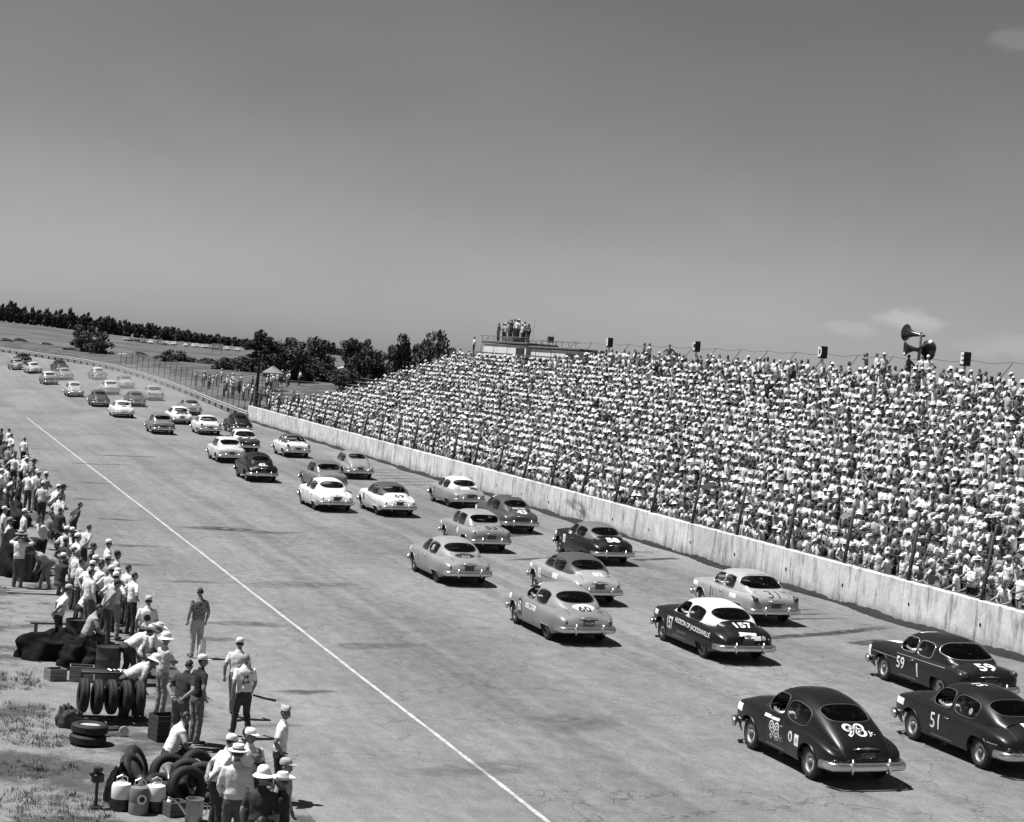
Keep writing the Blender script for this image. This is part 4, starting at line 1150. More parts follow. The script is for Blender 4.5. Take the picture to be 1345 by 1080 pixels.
def hand(b, wrist, d, palm_n, thumb, r=1.0):
    """palm with five bent fingers"""
    d = d.normalized(); side = d.cross(palm_n).normalized(); n = side.cross(d).normalized()
    c = wrist + d * .045
    b.tube([wrist - d * .01, wrist + d * .03, wrist + d * .085], [.026, .036, .034], 7, squash=.6)
    for k, (o, l) in enumerate(((-.028, .06), (-.01, .074), (.010, .078), (.028, .07))):
        p0 = wrist + d * .08 + side * o; p1 = p0 + d * l * .5 + n * .008; p2 = p1 + d * l * .35 + n * .022; p3 = p2 + d * l * .1 + n * .02
        b.tube([p0, p1, p2, p3], [.010, .0095, .0085, .006], 5)
    t0 = wrist + d * .03 + side * .03 * thumb; b.tube([t0, t0 + d * .03 + side * .025 * thumb + n * .01, t0 + d * .065 + side * .03 * thumb + n * .02], [.012, .011, .007], 5)

def head_geo(b, M):
    """b.cur: 2 skin, 3 hair"""
    nu, nv = 14, 18; rows = []
    for i in range(nu + 1):
        th = PI * i / nu; row = []
        for j in range(nv):
            ph = 2 * PI * j / nv
            x, y, z = math.sin(th) * math.sin(ph), math.sin(th) * math.cos(ph), math.cos(th)
            X, Y, Z = x * .077, y * .096, z * .118
            if z < 0:
                k = 1 - .30 * (-z) ** 1.3; X *= k
                Y = Y * (1 - .22 * (-z)) + .018 * (-z)
            if y > .6 and abs(x) < .35:
                Y += .028 * math.exp(-((z + .22) / .16) ** 2) * math.exp(-(x / .16) ** 2)      # nose
                Y -= .008 * math.exp(-((z - .02) / .1) ** 2) * (1 if abs(x) > .15 else 0)     # eye hollows
                Y += .007 * math.exp(-((z - .2) / .1) ** 2)                                   # brow
                Y += .006 * math.exp(-((z + .52) / .08) ** 2)                                 # lips
            row.append(M @ Vector((X, Y, Z)))
        rows.append(row)
    base = b.addv([p for r in rows for p in r])
    for i in range(nu):
        for j in range(nv):
            j2 = (j + 1) % nv
            th = PI * (i + .5) / nu; ph = 2 * PI * (j + .5) / nv
            z, y = math.cos(th), math.sin(th) * math.cos(ph)
            b.cur = 3 if (z > .5 or (z > -.25 and y < -.1) or (z > .05 and y < .25)) else 2
            b.face((base + i * nv + j, base + (i + 1) * nv + j, base + (i + 1) * nv + j2, base + i * nv + j2))
    b.cur = 2
    for s in (-1, 1):
        b.tube([M @ Vector((s * .074, -.005, .022)), M @ Vector((s * .086, -.012, .0)), M @ Vector((s * .076, -.004, -.03))], [.012, .016, .009], 6, squash=1.2)
    b.cur = 3
    for s in (-1, 1):
        b.tube([M @ Vector((s * .042, .083, .006)), M @ Vector((s * .022, .09, .006))], .007, 5)      # eyes
    b.tube([M @ Vector((-.022, .094, -.062)), M @ Vector((0, .099, -.063)), M @ Vector((.022, .094, -.062))], .0035, 4)   # mouth line

class Pose:
    def __init__(S, name, lean=0.0, arms=None, legs=None, hip=.92, sleeve=.45, hy=0.0, tw=0.0, hpitch=0.0, hyaw=0.0, vox=.022, belly=1.0, side=0.0):
        """arms: [(elbow, hand)] left, right in upright torso space; legs: [(hip, knee, ankle, toe dir)]"""
        S.name = name
        dz = hip - .92; piv = Vector((0, hy, hip))
        T = lambda p: rotx((p[0], p[1] + hy, p[2] + dz), lean, piv)
        A = arms or [((-.26, -.03, 1.14), (-.25, .07, .9)), ((.26, -.03, 1.14), (.25, .07, .9))]
        G = legs or [((-.09, 0, .9), (-.10, .03, .5), (-.11, -.01, .09), (-.16, 1)), ((.09, 0, .9), (.10, .03, .5), (.11, -.01, .09), (.16, 1))]
        geo = MB(); segs = []     # (p, q, r, material)
        spine = [(.80, .12, .095), (.86, .165, .118), (.93, .172, .125 * belly), (1.00, .168, .125 * belly), (1.03, .178, .134 * belly), (1.12, .168, .122 * belly), (1.24, .178, .122), (1.35, .195, .122), (1.43, .175, .10), (1.475, .095, .075), (1.52, .058, .06), (1.58, .056, .06)]
        rows = []; n = 16
        for z, rx, ry in spine:
            row = []
            for k in range(n):
                a = 2 * PI * k / n
                cx, sy = math.cos(a), math.sin(a)
                row.append(T((rx * math.copysign(abs(cx) ** .85, cx), ry * math.copysign(abs(sy) ** .85, sy), z)))
            rows.append(row)
        b0 = geo.grid(rows, closed_v=True); geo.face([b0 + k for k in range(n - 1, -1, -1)]); e = b0 + (len(spine) - 1) * n; geo.face([e + k for k in range(n)])
        segs += [(T((0, 0, .80)), T((0, 0, .985)), .15, 1), (T((0, 0, 1.03)), T((0, 0, 1.40)), .165, 0), (T((-.15, 0, 1.42)), T((.15, 0, 1.42)), .07, 0), (T((0, 0, 1.49)), T((0, 0, 1.6)), .062, 2)]
        S.hands = []
        for i, (el, ha) in enumerate(A):
            sgn = -1 if i == 0 else 1
            sh = T((sgn * .185, 0, 1.415)); el = T(el); ha = T(ha)
            mid = sh.lerp(el, sleeve if sleeve <= 1 else 1)
            geo.tube([T((sgn * .12, 0, 1.41)), sh, sh.lerp(el, .3), sh.lerp(el, .75), el, el.lerp(ha, .35), el.lerp(ha, .85), ha], [.055, .064, .062, .054, .045, .044, .034, .03], 10)
            if sleeve <= 1:
                segs += [(sh, sh.lerp(el, .3 + sleeve * .6), .06, 0), (sh.lerp(el, .4 + sleeve * .6), ha, .042, 2)]
            else:
                segs += [(sh, ha.lerp(el, .08), .06, 0)]
            S.hands.append((ha, (ha - el).normalized()))
        for i, (hp, kn, an, toe) in enumerate(G):
            hp, kn, an = Vector((hp[0], hp[1] + hy * 0, hp[2])), Vector(kn), Vector(an)
            geo.tube([hp + (hp - kn).normalized() * .04, hp.lerp(kn, .15), hp.lerp(kn, .6), kn, kn.lerp(an, .3), kn.lerp(an, .8), an], [.09, .098, .088, .074, .074, .066, .064], 10)
            td = Vector((toe[0], toe[1], 0)).normalized()
            f0 = Vector((an.x, an.y, max(.045, an.z - .045)))
            geo.tube([f0 - td * .07, f0 - td * .03, f0 + td * .08, f0 + td * .17, f0 + td * .2], [.03, .045, .046, .04, .02], 8, squash=.85)
            segs += [(hp, kn, .09, 1), (kn, an, .07, 1), (f0 - td * .06 - Vector((0, 0, .02)), f0 + td * .18 - Vector((0, 0, .02)), .045, 4)]
        tmp = link('tmp', geo.mesh('tmp', M_SK)); md = tmp.modifiers.new('r', 'REMESH'); md.mode = 'VOXEL'; md.voxel_size = vox; md.use_smooth_shade = True
        sm = tmp.modifiers.new('s', 'SMOOTH'); sm.iterations = 2; sm.factor = .4
        dg = bpy.context.evaluated_depsgraph_get(); me = bpy.data.meshes.new_from_object(tmp.evaluated_get(dg)); bpy.data.objects.remove(tmp)
        nv = len(me.vertices); V = np.empty(nv * 3); me.vertices.foreach_get('co', V); V = V.reshape(-1, 3)
        F = [tuple(p.vertices) for p in me.polygons]; bpy.data.meshes.remove(me)
        wr = np.array([tuple(noise3.noise_vector(Vector(v) * 11.0)) for v in V]) * .007 + np.array([tuple(noise3.noise_vector(Vector((v[0] * 5, v[1] * 5, v[2] * 13)))) for v in V]) * .008
        Cc = np.array([V[list(f)].mean(0) for f in F]) if F else np.zeros((0, 3))
        best = np.full(len(F), 9.0); mi = np.zeros(len(F), int)
        for p, q, r, m in segs:
            p, q = np.array(p), np.array(q); d = q - p; t = np.clip(((Cc - p) @ d) / max(1e-9, d @ d), 0, 1)
            dist = np.linalg.norm(Cc - (p + t[:, None] * d), axis=1) - r
            u = dist < best; best[u] = dist[u]; mi[u] = m
        clo = np.zeros(nv, bool)
        for f, m in zip(F, mi):
            if m in (0, 1): clo[list(f)] = True
        V = V + wr * clo[:, None]
        b = MB(); b.v = [tuple(v) for v in V]; b.f = F; b.mi = list(mi)
        b.cur = 2
        for i, (ha, d) in enumerate(S.hands): hand(b, ha - d * .02, d, Vector((0, 1, 0)) if abs(d.y) < .8 else Vector((0, 0, 1)), 1 if i == 0 else -1)
        hc = T((0, .018, 1.66))
        S.HM = Matrix.Translation(hc) @ Matrix.Rotation(-lean * .55 + hpitch, 4, 'X') @ Matrix.Rotation(hyaw, 4, 'Z')
        head_geo(b, S.HM)
        S.T = T
        S.mesh = b.mesh('body', [cloth(.7), cloth(.1), M_SK, M_HAIRD, M_SHOE], True)
        S.bvh = BVHTree.FromPolygons([Vector(v) for v in b.v], [list(f) for f in b.f])
        S.top = hc.z + .118

def leg(s, hipz, kx, ky, kz, ax, ay, az, tx=.12, ty=1): return ((s * .09, 0, hipz), (s * kx, ky, kz), (s * ax, ay, az), (s * tx, ty))
POSES = {}
def P_(name, **k): POSES[name] = Pose(name, **k)
P_('stand')
P_('hips', arms=[((-.42, -.10, 1.17), (-.21, .05, 1.04)), ((.42, -.10, 1.17), (.21, .05, 1.04))], legs=[leg(-1, .9, .13, .02, .5, .17, -.01, .09), leg(1, .9, .13, .02, .5, .17, -.01, .09)])
P_('fold', arms=[((-.27, .10, 1.16), (.02, .21, 1.17)), ((.27, .10, 1.16), (-.02, .23, 1.21))], sleeve=.35)
P_('shade', arms=[((-.40, .16, 1.40), (-.13, .17, 1.62)), ((.42, .14, 1.42), (.14, .17, 1.62))], lean=-.04)
P_('walk', lean=.07, arms=[((-.26, -.10, 1.15), (-.26, -.06, .91)), ((.26, .06, 1.15), (.25, .24, .95))], legs=[leg(-1, .9, .10, .16, .52, .10, .26, .10), leg(1, .9, .10, .03, .5, .10, -.26, .13)])
P_('bend', lean=1.05, hip=.88, arms=[((-.24, .18, 1.20), (-.18, .42, 1.18)), ((.24, .18, 1.20), (.18, .42, 1.18))], legs=[leg(-1, .86, .12, .06, .48, .13, -.05, .09), leg(1, .86, .13, .10, .48, .14, .18, .09)], hy=-.08, hpitch=.2)
P_('lean', lean=.28, arms=[((-.28, -.12, 1.16), (-.12, -.16, .98)), ((.28, -.12, 1.16), (.12, -.16, .98))], legs=[leg(-1, .9, .12, .05, .5, .15, .0, .09), leg(1, .9, .12, .05, .5, .13, .08, .09)])
P_('talk', arms=[((-.27, .0, 1.15), (-.2, .26, 1.16)), ((.27, -.05, 1.14), (.25, .05, .9))], hyaw=.5)
P_('pockets', arms=[((-.33, -.08, 1.16), (-.2, .06, .95)), ((.33, -.08, 1.16), (.2, .06, .95))], lean=.05, hyaw=-.4)
P_('long', arms=[((-.26, .0, 1.14), (-.22, .16, .98)), ((.26, -.03, 1.14), (.25, .06, .9))], sleeve=2)
P_('crouch', lean=.5, hip=.52, hy=-.1, arms=[((-.28, .15, 1.18), (-.16, .36, 1.08)), ((.28, .15, 1.18), (.16, .36, 1.08))], legs=[((-.09, -.08, .5), (-.2, .28, .55), (-.16, -.02, .1), (-.2, 1)), ((.09, -.08, .5), (.2, .3, .5), (.16, .05, .1), (.2, 1))])
SITLEG = [((-.09, 0, .5), (-.12, .42, .50), (-.12, .40, .10), (-.1, 1)), ((.09, 0, .5), (.13, .42, .50), (.14, .36, .10), (.1, 1))]
P_('sit', hip=.54, lean=.12, legs=SITLEG, arms=[((-.26, .10, 1.15), (-.13, .34, 1.05)), ((.26, .10, 1.15), (.13, .34, 1.05))], vox=.026)
P_('sit_lean', hip=.54, lean=.38, legs=SITLEG, arms=[((-.27, .16, 1.16), (-.06, .36, 1.14)), ((.27, .16, 1.16), (.06, .36, 1.14))], vox=.026)
P_('sit_turn', hip=.54, lean=.05, legs=SITLEG, arms=[((-.26, .02, 1.14), (-.2, .28, 1.0)), ((.38, .1, 1.36), (.13, .19, 1.62))], hyaw=.6, vox=.026)
P_('drive', hip=.54, lean=-.12, legs=SITLEG, arms=[((-.43, .06, 1.41), (-.40, .30, 1.40)), ((.26, .2, 1.16), (.1, .48, 1.2))], sleeve=.9, vox=.026)

# ---- hats (children of their wearer), modelled round the head centre
HATS = {}
def hat_mesh(kind_):
    if kind_ in HATS: return HATS[kind_]
    b = MB()
    if kind_ == 'cap':
        b.lathe([(.088, .035), (.090, .065), (.085, .1), (.062, .128), (.03, .14), (.001, .143)], 16, (0, -.008, 0)); b.v = [(x, y * 1.14, z) for x, y, z in b.v]
        rows = [[(.085 * math.sin(a), .02 + .09 * math.cos(a), .05) for a in np.linspace(-1.1, 1.1, 9)], [(.075 * math.sin(a), .055 + .115 * math.cos(a), .038) for a in np.linspace(-1.1, 1.1, 9)], [(.06 * math.sin(a), .07 + .122 * math.cos(a), .03) for a in np.linspace(-1.1, 1.1, 9)]]
        b.grid(rows); b.grid([[(x, y, z - .006) for x, y, z in r] for r in rows])
    elif kind_ == 'helmet':       # pith helmet
        b.lathe([(.155, .0), (.158, .006), (.125, .035), (.098, .055), (.1, .085), (.088, .13), (.058, .16), (.02, .172), (.001, .174)], 20, (0, 0, .008)); b.lathe([(.153, -.001), (.09, .03)], 20, (0, 0, .008), cap=False); b.v = [(x, y * 1.2, z) for x, y, z in b.v]
    elif kind_ == 'boater':
        b.lathe([(.172, .05), (.172, .058), (.096, .062), (.094, .068)], 22); b.lathe([(.09, .048), (.172, .05)], 22, cap=False); b.cur = 1; b.lathe([(.0945, .064), (.0945, .095)], 22, cap=False); b.cur = 0; b.lathe([(.094, .095), (.092, .142), (.088, .146), (.001, .146)], 22); b.v = [(x, y * 1.14, z) for x, y, z in b.v]
    elif kind_ == 'straw':        # curled brim straw hat
        n = 22; rows = []
        for r, z in ((.086, .04), (.12, .047), (.15, .055), (.162, .066)):
            rows.append([(r * math.sin(2 * PI * k / n), 1.16 * r * math.cos(2 * PI * k / n), z + (.04 * (r - .086) / .076) * abs(math.sin(2 * PI * k / n)) - .018 * (r - .086) / .076) for k in range(n)])
        b.grid(rows, closed_v=True); b.grid([[(x, y, z - .006) for x, y, z in r] for r in rows], closed_v=True)
        b.cur = 1; b.lathe([(.0915, .045), (.0905, .072)], n, cap=False); b.cur = 0; b.lathe([(.0905, .072), (.084, .13), (.07, .152), (.045, .146), (.001, .136)], n); b.v = [(x, y * (1.14 if z > .07 or 1 else 1), z) for x, y, z in b.v]
    elif kind_ == 'side':         # garrison cap
        rows = []
        for z, w, l in ((.04, .082, .1), (.085, .076, .104), (.125, .045, .1), (.145, .006, .088)):
            rows.append([(w * math.sin(2 * PI * k / 16), l * math.cos(2 * PI * k / 16), z + .012 * abs(math.cos(2 * PI * k / 16))) for k in range(16)])
        b.grid(rows, closed_v=True)
    HATS[kind_] = b.mesh(kind_, [M_WHITE, M_BLACK], True, 50)
    return HATS[kind_]
HATN = {'cap': 'cap', 'helmet': 'sun_helmet', 'boater': 'boater_hat', 'straw': 'straw_hat', 'side': 'side_cap'}

def person(label, pose, loc, face, shirt=.7, pants=.08, skin=.2, hair=.02, hat=None, hatv=.7, sc=1.0, group=None, name='person', pat=0.0, headturn=None):
    """face: heading in degrees clockwise from +Y"""
    P = POSES[pose]
    root = link(name, P.mesh, None, loc, (0, 0, -math.radians(face)))
    root.scale = (sc, sc, sc)
    set_mats(root, [cloth(shirt, pat), cloth(pants), mat('skin_%02d' % int(skin * 100), skin, .6, .1, 20), mat('hair_%02d' % int(hair * 100), hair, .6), M_SHOE])
    tag(root, label, 'person', group)
    if hat:
        h = link(HATN[hat], hat_mesh(hat), root); h.matrix_local = P.HM @ Matrix.Translation((0, -.004, .012))
        set_mats(h, [cloth(hatv), None])
    return root

for M_, lab in DRIVERS:
    o = person(lab, 'drive', (0, 0, 0), 0, .74, .1, .2, .02, 'cap', .6, 1.0, 'drivers of the nearest cars')
    o.matrix_world = M_ @ Matrix.Translation((-.36, .10, .03))
# ---- people along the pit edge (x, y in metres; heading clockwise from +Y)
PIT = [
 (6.98,116.7,'stand',60,.06,.05,None,0,'person in dark clothes at the far end of the pit line'),
 (7.49,118.0,'fold',70,.68,.10,None,0,'bareheaded person in white with folded arms at the far pit end'),
 (7.36,113.4,'hips',55,.70,.09,None,0,'person in white shirt with hands on hips beside the far pit end'),
 (7.9,110.4,'stand',40,.74,.03,None,0,'person in white shirt and black trousers standing apart on the apron edge'),
 (6.82,105.0,'crouch',80,.45,.06,None,0,'crouching person in striped pale shirt by the pit edge'),
 (6.99,97.4,'lean',60,.62,.07,None,0,'person in pale shirt leaning towards the track with hands behind'),
 (6.91,94.0,'stand',75,.5,.2,'cap',.75,'person in white cap and grey shirt behind the leaning one'),
 (7.09,92.0,'talk',120,.3,.08,'straw',.09,'person in dark brimmed hat turned towards companions'),
 (6.66,89.1,'sit',70,.7,.1,'straw',.75,'seated person in broad white straw hat'),
 (6.41,85.1,'hips',50,.74,.07,None,0,'bareheaded person in white shirt and dark overalls'),
 (6.82,86.2,'stand',20,.78,.45,'cap',.78,'person all in white with white cap seen from behind'),
 (7.1,84.9,'fold',60,.25,.5,'cap',.7,'person in grey top and pale trousers with white cap'),
 (7.0,79.6,'lean',70,.66,.16,'cap',.78,'person in white cap and shirt bending eagerly to the track'),
 (7.25,78.7,'pockets',75,.14,.08,'straw',.06,'person in dark hat and dark shirt at the apron edge'),
 (5.71,87.9,'crouch',90,.72,.04,None,0,'crouching person in white shirt among dark gear'),
 (5.4,82.6,'sit',95,.55,.05,None,0,'bareheaded seated person in light shirt among dark gear'),
 (5.9,101.5,'sit',70,.08,.05,None,0,'seated person in black at the far pit line'),
 (6.3,108.5,'stand',60,.1,.07,None,0,'person in dark shirt behind the crouching striped one'),
 (5.75,99.0,'stand',50,.3,.05,'cap',.1,'person in grey shirt and dark cap at the far pit line'),
 (4.42,68.7,'stand',95,.66,.3,'cap',.62,'person in pale cap at the left end of the large dark heap'),
 (4.38,64.9,'talk',110,.74,.72,'cap',.3,'person in white overalls and grey cap with raised hand'),
 (5.08,68.3,'stand',80,.7,.08,'cap',.72,'person in white cap and shirt behind the drinks crate'),
 (4.44,60.4,'shade',35,.68,.09,'boater',.32,'person in straw boater and dark trousers raising both arms to shade eyes'),
 (6.88,74.9,'fold',60,.76,.30,None,0,'bareheaded person in white shirt and beige trousers with folded arms'),
 (7.2,72.6,'lean',70,.06,.05,None,0,'person in black leaning behind the beige trousers'),
 (6.2,71.5,'sit',70,.2,.06,None,0,'seated person in grey facing the track'),
 (6.0,62.4,'hips',60,.72,.4,'cap',.74,'person in white cap half hidden behind another white cap'),
 (6.15,60.3,'hips',75,.72,.34,'cap',.78,'person in white cap and shirt with pale trousers and hands on hips'),
 (5.35,60.6,'bend',250,.34,.20,None,0,'person bent double over the boards with grey trousers'),
 (4.69,49.2,'lean',80,.74,.07,'cap',.42,'person in grey cap, white shirt and dark trousers standing on dark tarpaulin'),
 (6.99,59.3,'talk',95,.76,.3,'cap',.8,'person in white cap with a white sweatshirt facing sideways'),
 (6.96,56.7,'stand',85,.45,.09,'cap',.05,'person in dark peaked cap and light grey shirt'),
 (6.95,53.9,'stand',60,.76,.08,None,0,'dark haired person in clean white shirt near the apron'),
 (6.9,52.1,'hips',75,.76,.05,None,0,'dark haired person in white shirt and black trousers with elbow out'),
 (6.33,51.4,'hips',40,.64,.26,'cap',.76,'person in white cap, spotted shirt and beige trousers with hands on hips'),
 (5.78,56.4,'stand',70,.58,.07,None,0,'fair person in checked pale shirt seen in profile'),
 (6.12,55.8,'stand',60,.08,.06,None,0,'person in black with dark hair amid the pit group'),
 (5.71,54.6,'talk',80,.5,.05,None,0,'person in light shirt holding something small'),
 (5.8,53.6,'crouch',85,.78,.05,None,0,'person in bright white shirt squatting in the pit group'),
 (6.2,54.0,'fold',70,.7,.06,None,0,'dark haired person with folded arms and white shirt in the pit group'),
 (6.68,47.4,'stand',5,.78,.05,'cap',.5,'person in white jacket with round dark emblem on the back'),
 (5.95,44.9,'bend',60,.55,.05,'straw',.66,'person in straw hat stooping beside the oil drum'),
 (5.3,48.3,'sit_lean',80,.32,.06,None,0,'person in grey shirt seated behind the oil drum'),
 (6.5,46.0,'crouch',100,.62,.2,'straw',.6,'person in pale hat squatting beyond the stooping straw hat'),
 (5.45,40.9,'bend',75,.52,.10,'helmet',.80,'person in white sun helmet bending over the tyre rack'),
 (6.26,41.4,'fold',70,.5,.26,'helmet',.82,'person in white sun helmet standing upright in light trousers'),
 (6.17,38.1,'lean',35,.04,.10,None,0,'person in dark shirt and rolled jeans with hands behind back'),
 (6.57,38.5,'pockets',65,.032,.16,'cap',.62,'person in white cap and dark shirt with pale sleeve stripe'),
 (8.2,48.9,'stand',-10,.22,.40,None,0,'person in camouflage pattern shirt alone on the apron'),
 (7.85,41.2,'walk',20,.60,.22,'cap',.66,'person in pale cap and loose shirt walking away'),
 (7.65,39.2,'walk',-5,.76,.06,None,0,'fair haired person in lettered white shirt holding a dark stick'),
 (7.31,33.7,'pockets',110,.70,.035,'side',.42,'person in side cap and white shirt with camera strap'),
 (5.76,31.3,'lean',85,.74,.05,'cap',.76,'person in white cap and shirt stooping over the tyres'),
 (5.84,30.0,'long',15,.58,.09,'boater',.66,'person in straw boater and pale shirt seen from behind'),
 (6.55,33.4,'sit',60,.05,.05,None,0,'dark haired person in dark vest sitting on the ground edge'),
 (6.3,31.4,'talk',170,.74,.1,'cap',.76,'person in white cap facing the straw boater'),
 (6.2,30.2,'talk',200,.06,.05,None,0,'dark haired person in dark jacket beside the straw boater'),
 (5.92,28.3,'stand',20,.05,.08,'helmet',.80,'person in white sun helmet and dark shirt with back turned'),
 (6.45,29.2,'stand',120,.3,.1,'cap',.36,'person in grey cap behind the curled straw hat'),
 (6.25,28.35,'talk',-60,.04,.05,'straw',.70,'person in curled straw hat and dark shirt holding papers'),
 (5.6,27.2,'sit_lean',30,.66,.08,None,0,'person crouched low at the bottom of the pit group'),
 (5.55,35.2,'sit_lean',80,.74,.05,None,0,'person in white sleeves crouching behind the dark shirt'),
 (4.0,72.5,'stand',80,.6,.1,None,0,'bareheaded person in light shirt behind the pit group'),
 (5.6,66.0,'lean',250,.74,.05,None,0,'person in white sleeves reaching across the large dark heap'),
 (4.2,80.5,'stand',80,.68,.06,'cap',.7,'person in white shirt and cap behind the dark gear'),
 (5.2,92.5,'stand',70,.12,.05,None,0,'person in dark shirt standing behind the seated straw hat'),
 (5.0,76.5,'stand',60,.07,.04,'straw',.1,'person in black with a dark hat behind the dark gear'),
]
_r = random.Random(5)
for k in range(34):
    far_ = k < 20
    y = _r.uniform(64, 116) if far_ else _r.uniform(50.5, 63)
    x = _r.uniform(5.2, 6.95) if far_ else _r.uniform(5.3, 6.7)
    sv = _r.choice((.74, .7, .62, .5, .3, .1, .05, .05)); pv = _r.choice((.04, .05, .08, .12, .3)); hat = _r.choice((None, None, 'cap', 'cap', 'straw')); hv = _r.choice((.76, .7, .4, .08))
    tw = lambda v: 'white' if v > .55 else 'pale' if v > .35 else 'grey' if v > .15 else 'dark'
    pose = _r.choice(('stand', 'fold', 'hips', 'talk', 'lean', 'pockets', 'long', 'sit'))
    PIT.append((x, y, pose, _r.uniform(30, 100), sv, pv, hat, hv, '%s in %s shirt, %s trousers %s, %s' % ('seated person' if pose == 'sit' else 'person with arms akimbo' if pose == 'hips' else 'person with folded arms' if pose == 'fold' else 'person', tw(sv), tw(pv), ('and %s %s' % (tw(hv), 'cap' if hat == 'cap' else 'straw hat')) if hat else 'bareheaded', 'far pit line' if far_ else 'middle pit group')))
GP = 'people gathered along the pit edge'
PEOPLE = {}
for r in PIT:
    x, y, pose, face, sh, pa, hat, hv, lab = r
    sc = random.uniform(.97, 1.03)
    fair = 'fair' in lab
    PEOPLE[lab] = person(lab, pose, (x, y, 0.012 if x > 7.3 else 0.0), face + random.uniform(-6, 6), sh, pa, random.choice((.16, .2, .24)), .22 if fair else .02, hat, hv, sc, GP, pat=(.95 if 'camouflage' in lab else .5 if ('spotted' in lab or 'checked' in lab or 'striped' in lab) else 0))
def on_back(lab, pose, shape, z, x, m, name, size=1.0):
    P = POSES[pose]; root = PEOPLE[lab]; out = []
    for a, b_ in shape[0]:
        h = P.bvh.ray_cast(Vector((x + a * size, -1.0, z + b_ * size)), Vector((0, 1, 0)))
        if h[0] is None: return
        out.append(h[0] + Vector((0, -.006, 0)))
    me = bpy.data.meshes.new(name); me.from_pydata(out, [], shape[1]); me.materials.append(m); link(name, me, root)
on_back('person in white jacket with round dark emblem on the back', 'stand', disc2d(.085, .085), 1.25, 0, M_BLACK, 'emblem')
for q, (xx, zz, w, h) in enumerate(((-.035, 1.30, .03, .07), (.02, 1.30, .05, .065), (-.06, 1.18, .03, .08), (.0, 1.18, .06, .03), (.05, 1.19, .03, .06))):
    on_back('fair haired person in lettered white shirt holding a dark stick', 'walk', patch2d(w, h, 3), zz, xx, M_BLACK, 'lettering')
on_back('fair haired person in lettered white shirt holding a dark stick', 'walk', patch2d(.28, .012, 6), 1.38, 0, M_GREYP, 'seam')
# things held
b = MB(); b.tube([(0, 0, 0), (.25, -.02, -.06), (.5, -.03, -.1)], [.02, .024, .028], 8)
tag(b.build('wooden_club', mat('dark_stick', .02, .6), loc=(7.86, 39.3, .88)), 'short dark club held by the person in lettered white shirt', 'club')
b = MB(); rows = []
for z, w, d in ((0, .09, .04), (.04, .10, .06), (.25, .095, .05), (.42, .085, .03), (.48, .05, .02)):
    rows.append([(w * math.copysign(abs(math.cos(a)) ** .6, math.cos(a)), d * math.sin(a), z) for a in np.linspace(0, 2 * PI, 17)[:-1]])
b.grid(rows, closed_v=True)
tag(b.build('cloth_bag', cloth(.78), loc=(8.33, 48.70, .05)), 'white cloth bag hanging by the leg of the camouflage shirt', 'bag')
b = MB()
b.grid([[(x_ * .21, .05 * math.sin(y_ * 3 + x_ * 2), y_ * .28) for x_ in np.linspace(-1, 1, 6)] for y_ in np.linspace(-1, 1, 8)]); b.grid([[(x_ * .21, .05 * math.sin(y_ * 3 + x_ * 2) + .004, y_ * .28) for x_ in np.linspace(-1, 1, 6)] for y_ in np.linspace(-1, 1, 8)])
o = tag(b.build('newspaper', cloth(.66, .3), loc=(6.08, 28.55, 1.08)), 'open newspaper held by the person in curled straw hat', 'newspaper'); o.rotation_euler = (.5, .2, .3)

# ================================================================== PIT GEAR
def tyre_mesh(r=.37, w=.2, n=26, name='tyre'):
    b = MB(); b.lathe([(.21, -w / 2 + .03), (r - .09, -w / 2 - .005), (r - .03, -w / 2 + .02), (r - .004, -w / 2 + .045), (r, -w / 2 + .07), (r - .012, -.02), (r, -.015), (r, .015), (r - .012, .02), (r, w / 2 - .07), (r - .004, w / 2 - .045), (r - .03, w / 2 - .02), (r - .09, w / 2 + .005), (.21, w / 2 - .03), (.2, 0)], n, cap=False)
    rows = b.v[:n]; 
    return b.mesh(name, M_TYRE, True, 60)
TY = tyre_mesh()
def rim_mesh():
    b = MB(); b.lathe([(.212, .06), (.2, .05), (.19, .02), (.13, .025), (.12, .05), (.06, .06), (.001, .062)], 22); b.lathe([(.212, -.06), (.05, -.05), (.001, -.05)], 18); return b.mesh('rim', M_RIM, True, 50)
RM = rim_mesh()
def tyre(label, loc, rot, rim=True, group='loose race tyres in the pit', dark=False):
    t = link('race_tyre', TY, None, loc, rot); tag(t, label, 'tyre', group)
    if rim:
        r_ = link('rim', RM, t)
        if dark: set_mats(r_, [M_RIMD])
    return t
tyre('bottom tyre of the flat stack of two on the dirt', (4.42, 38.35, .10), (0, .04, 0), False)
tyre('top tyre with bright rim of the flat stack of two on the dirt', (4.45, 38.4, .30), (.02, .03, 1), True)
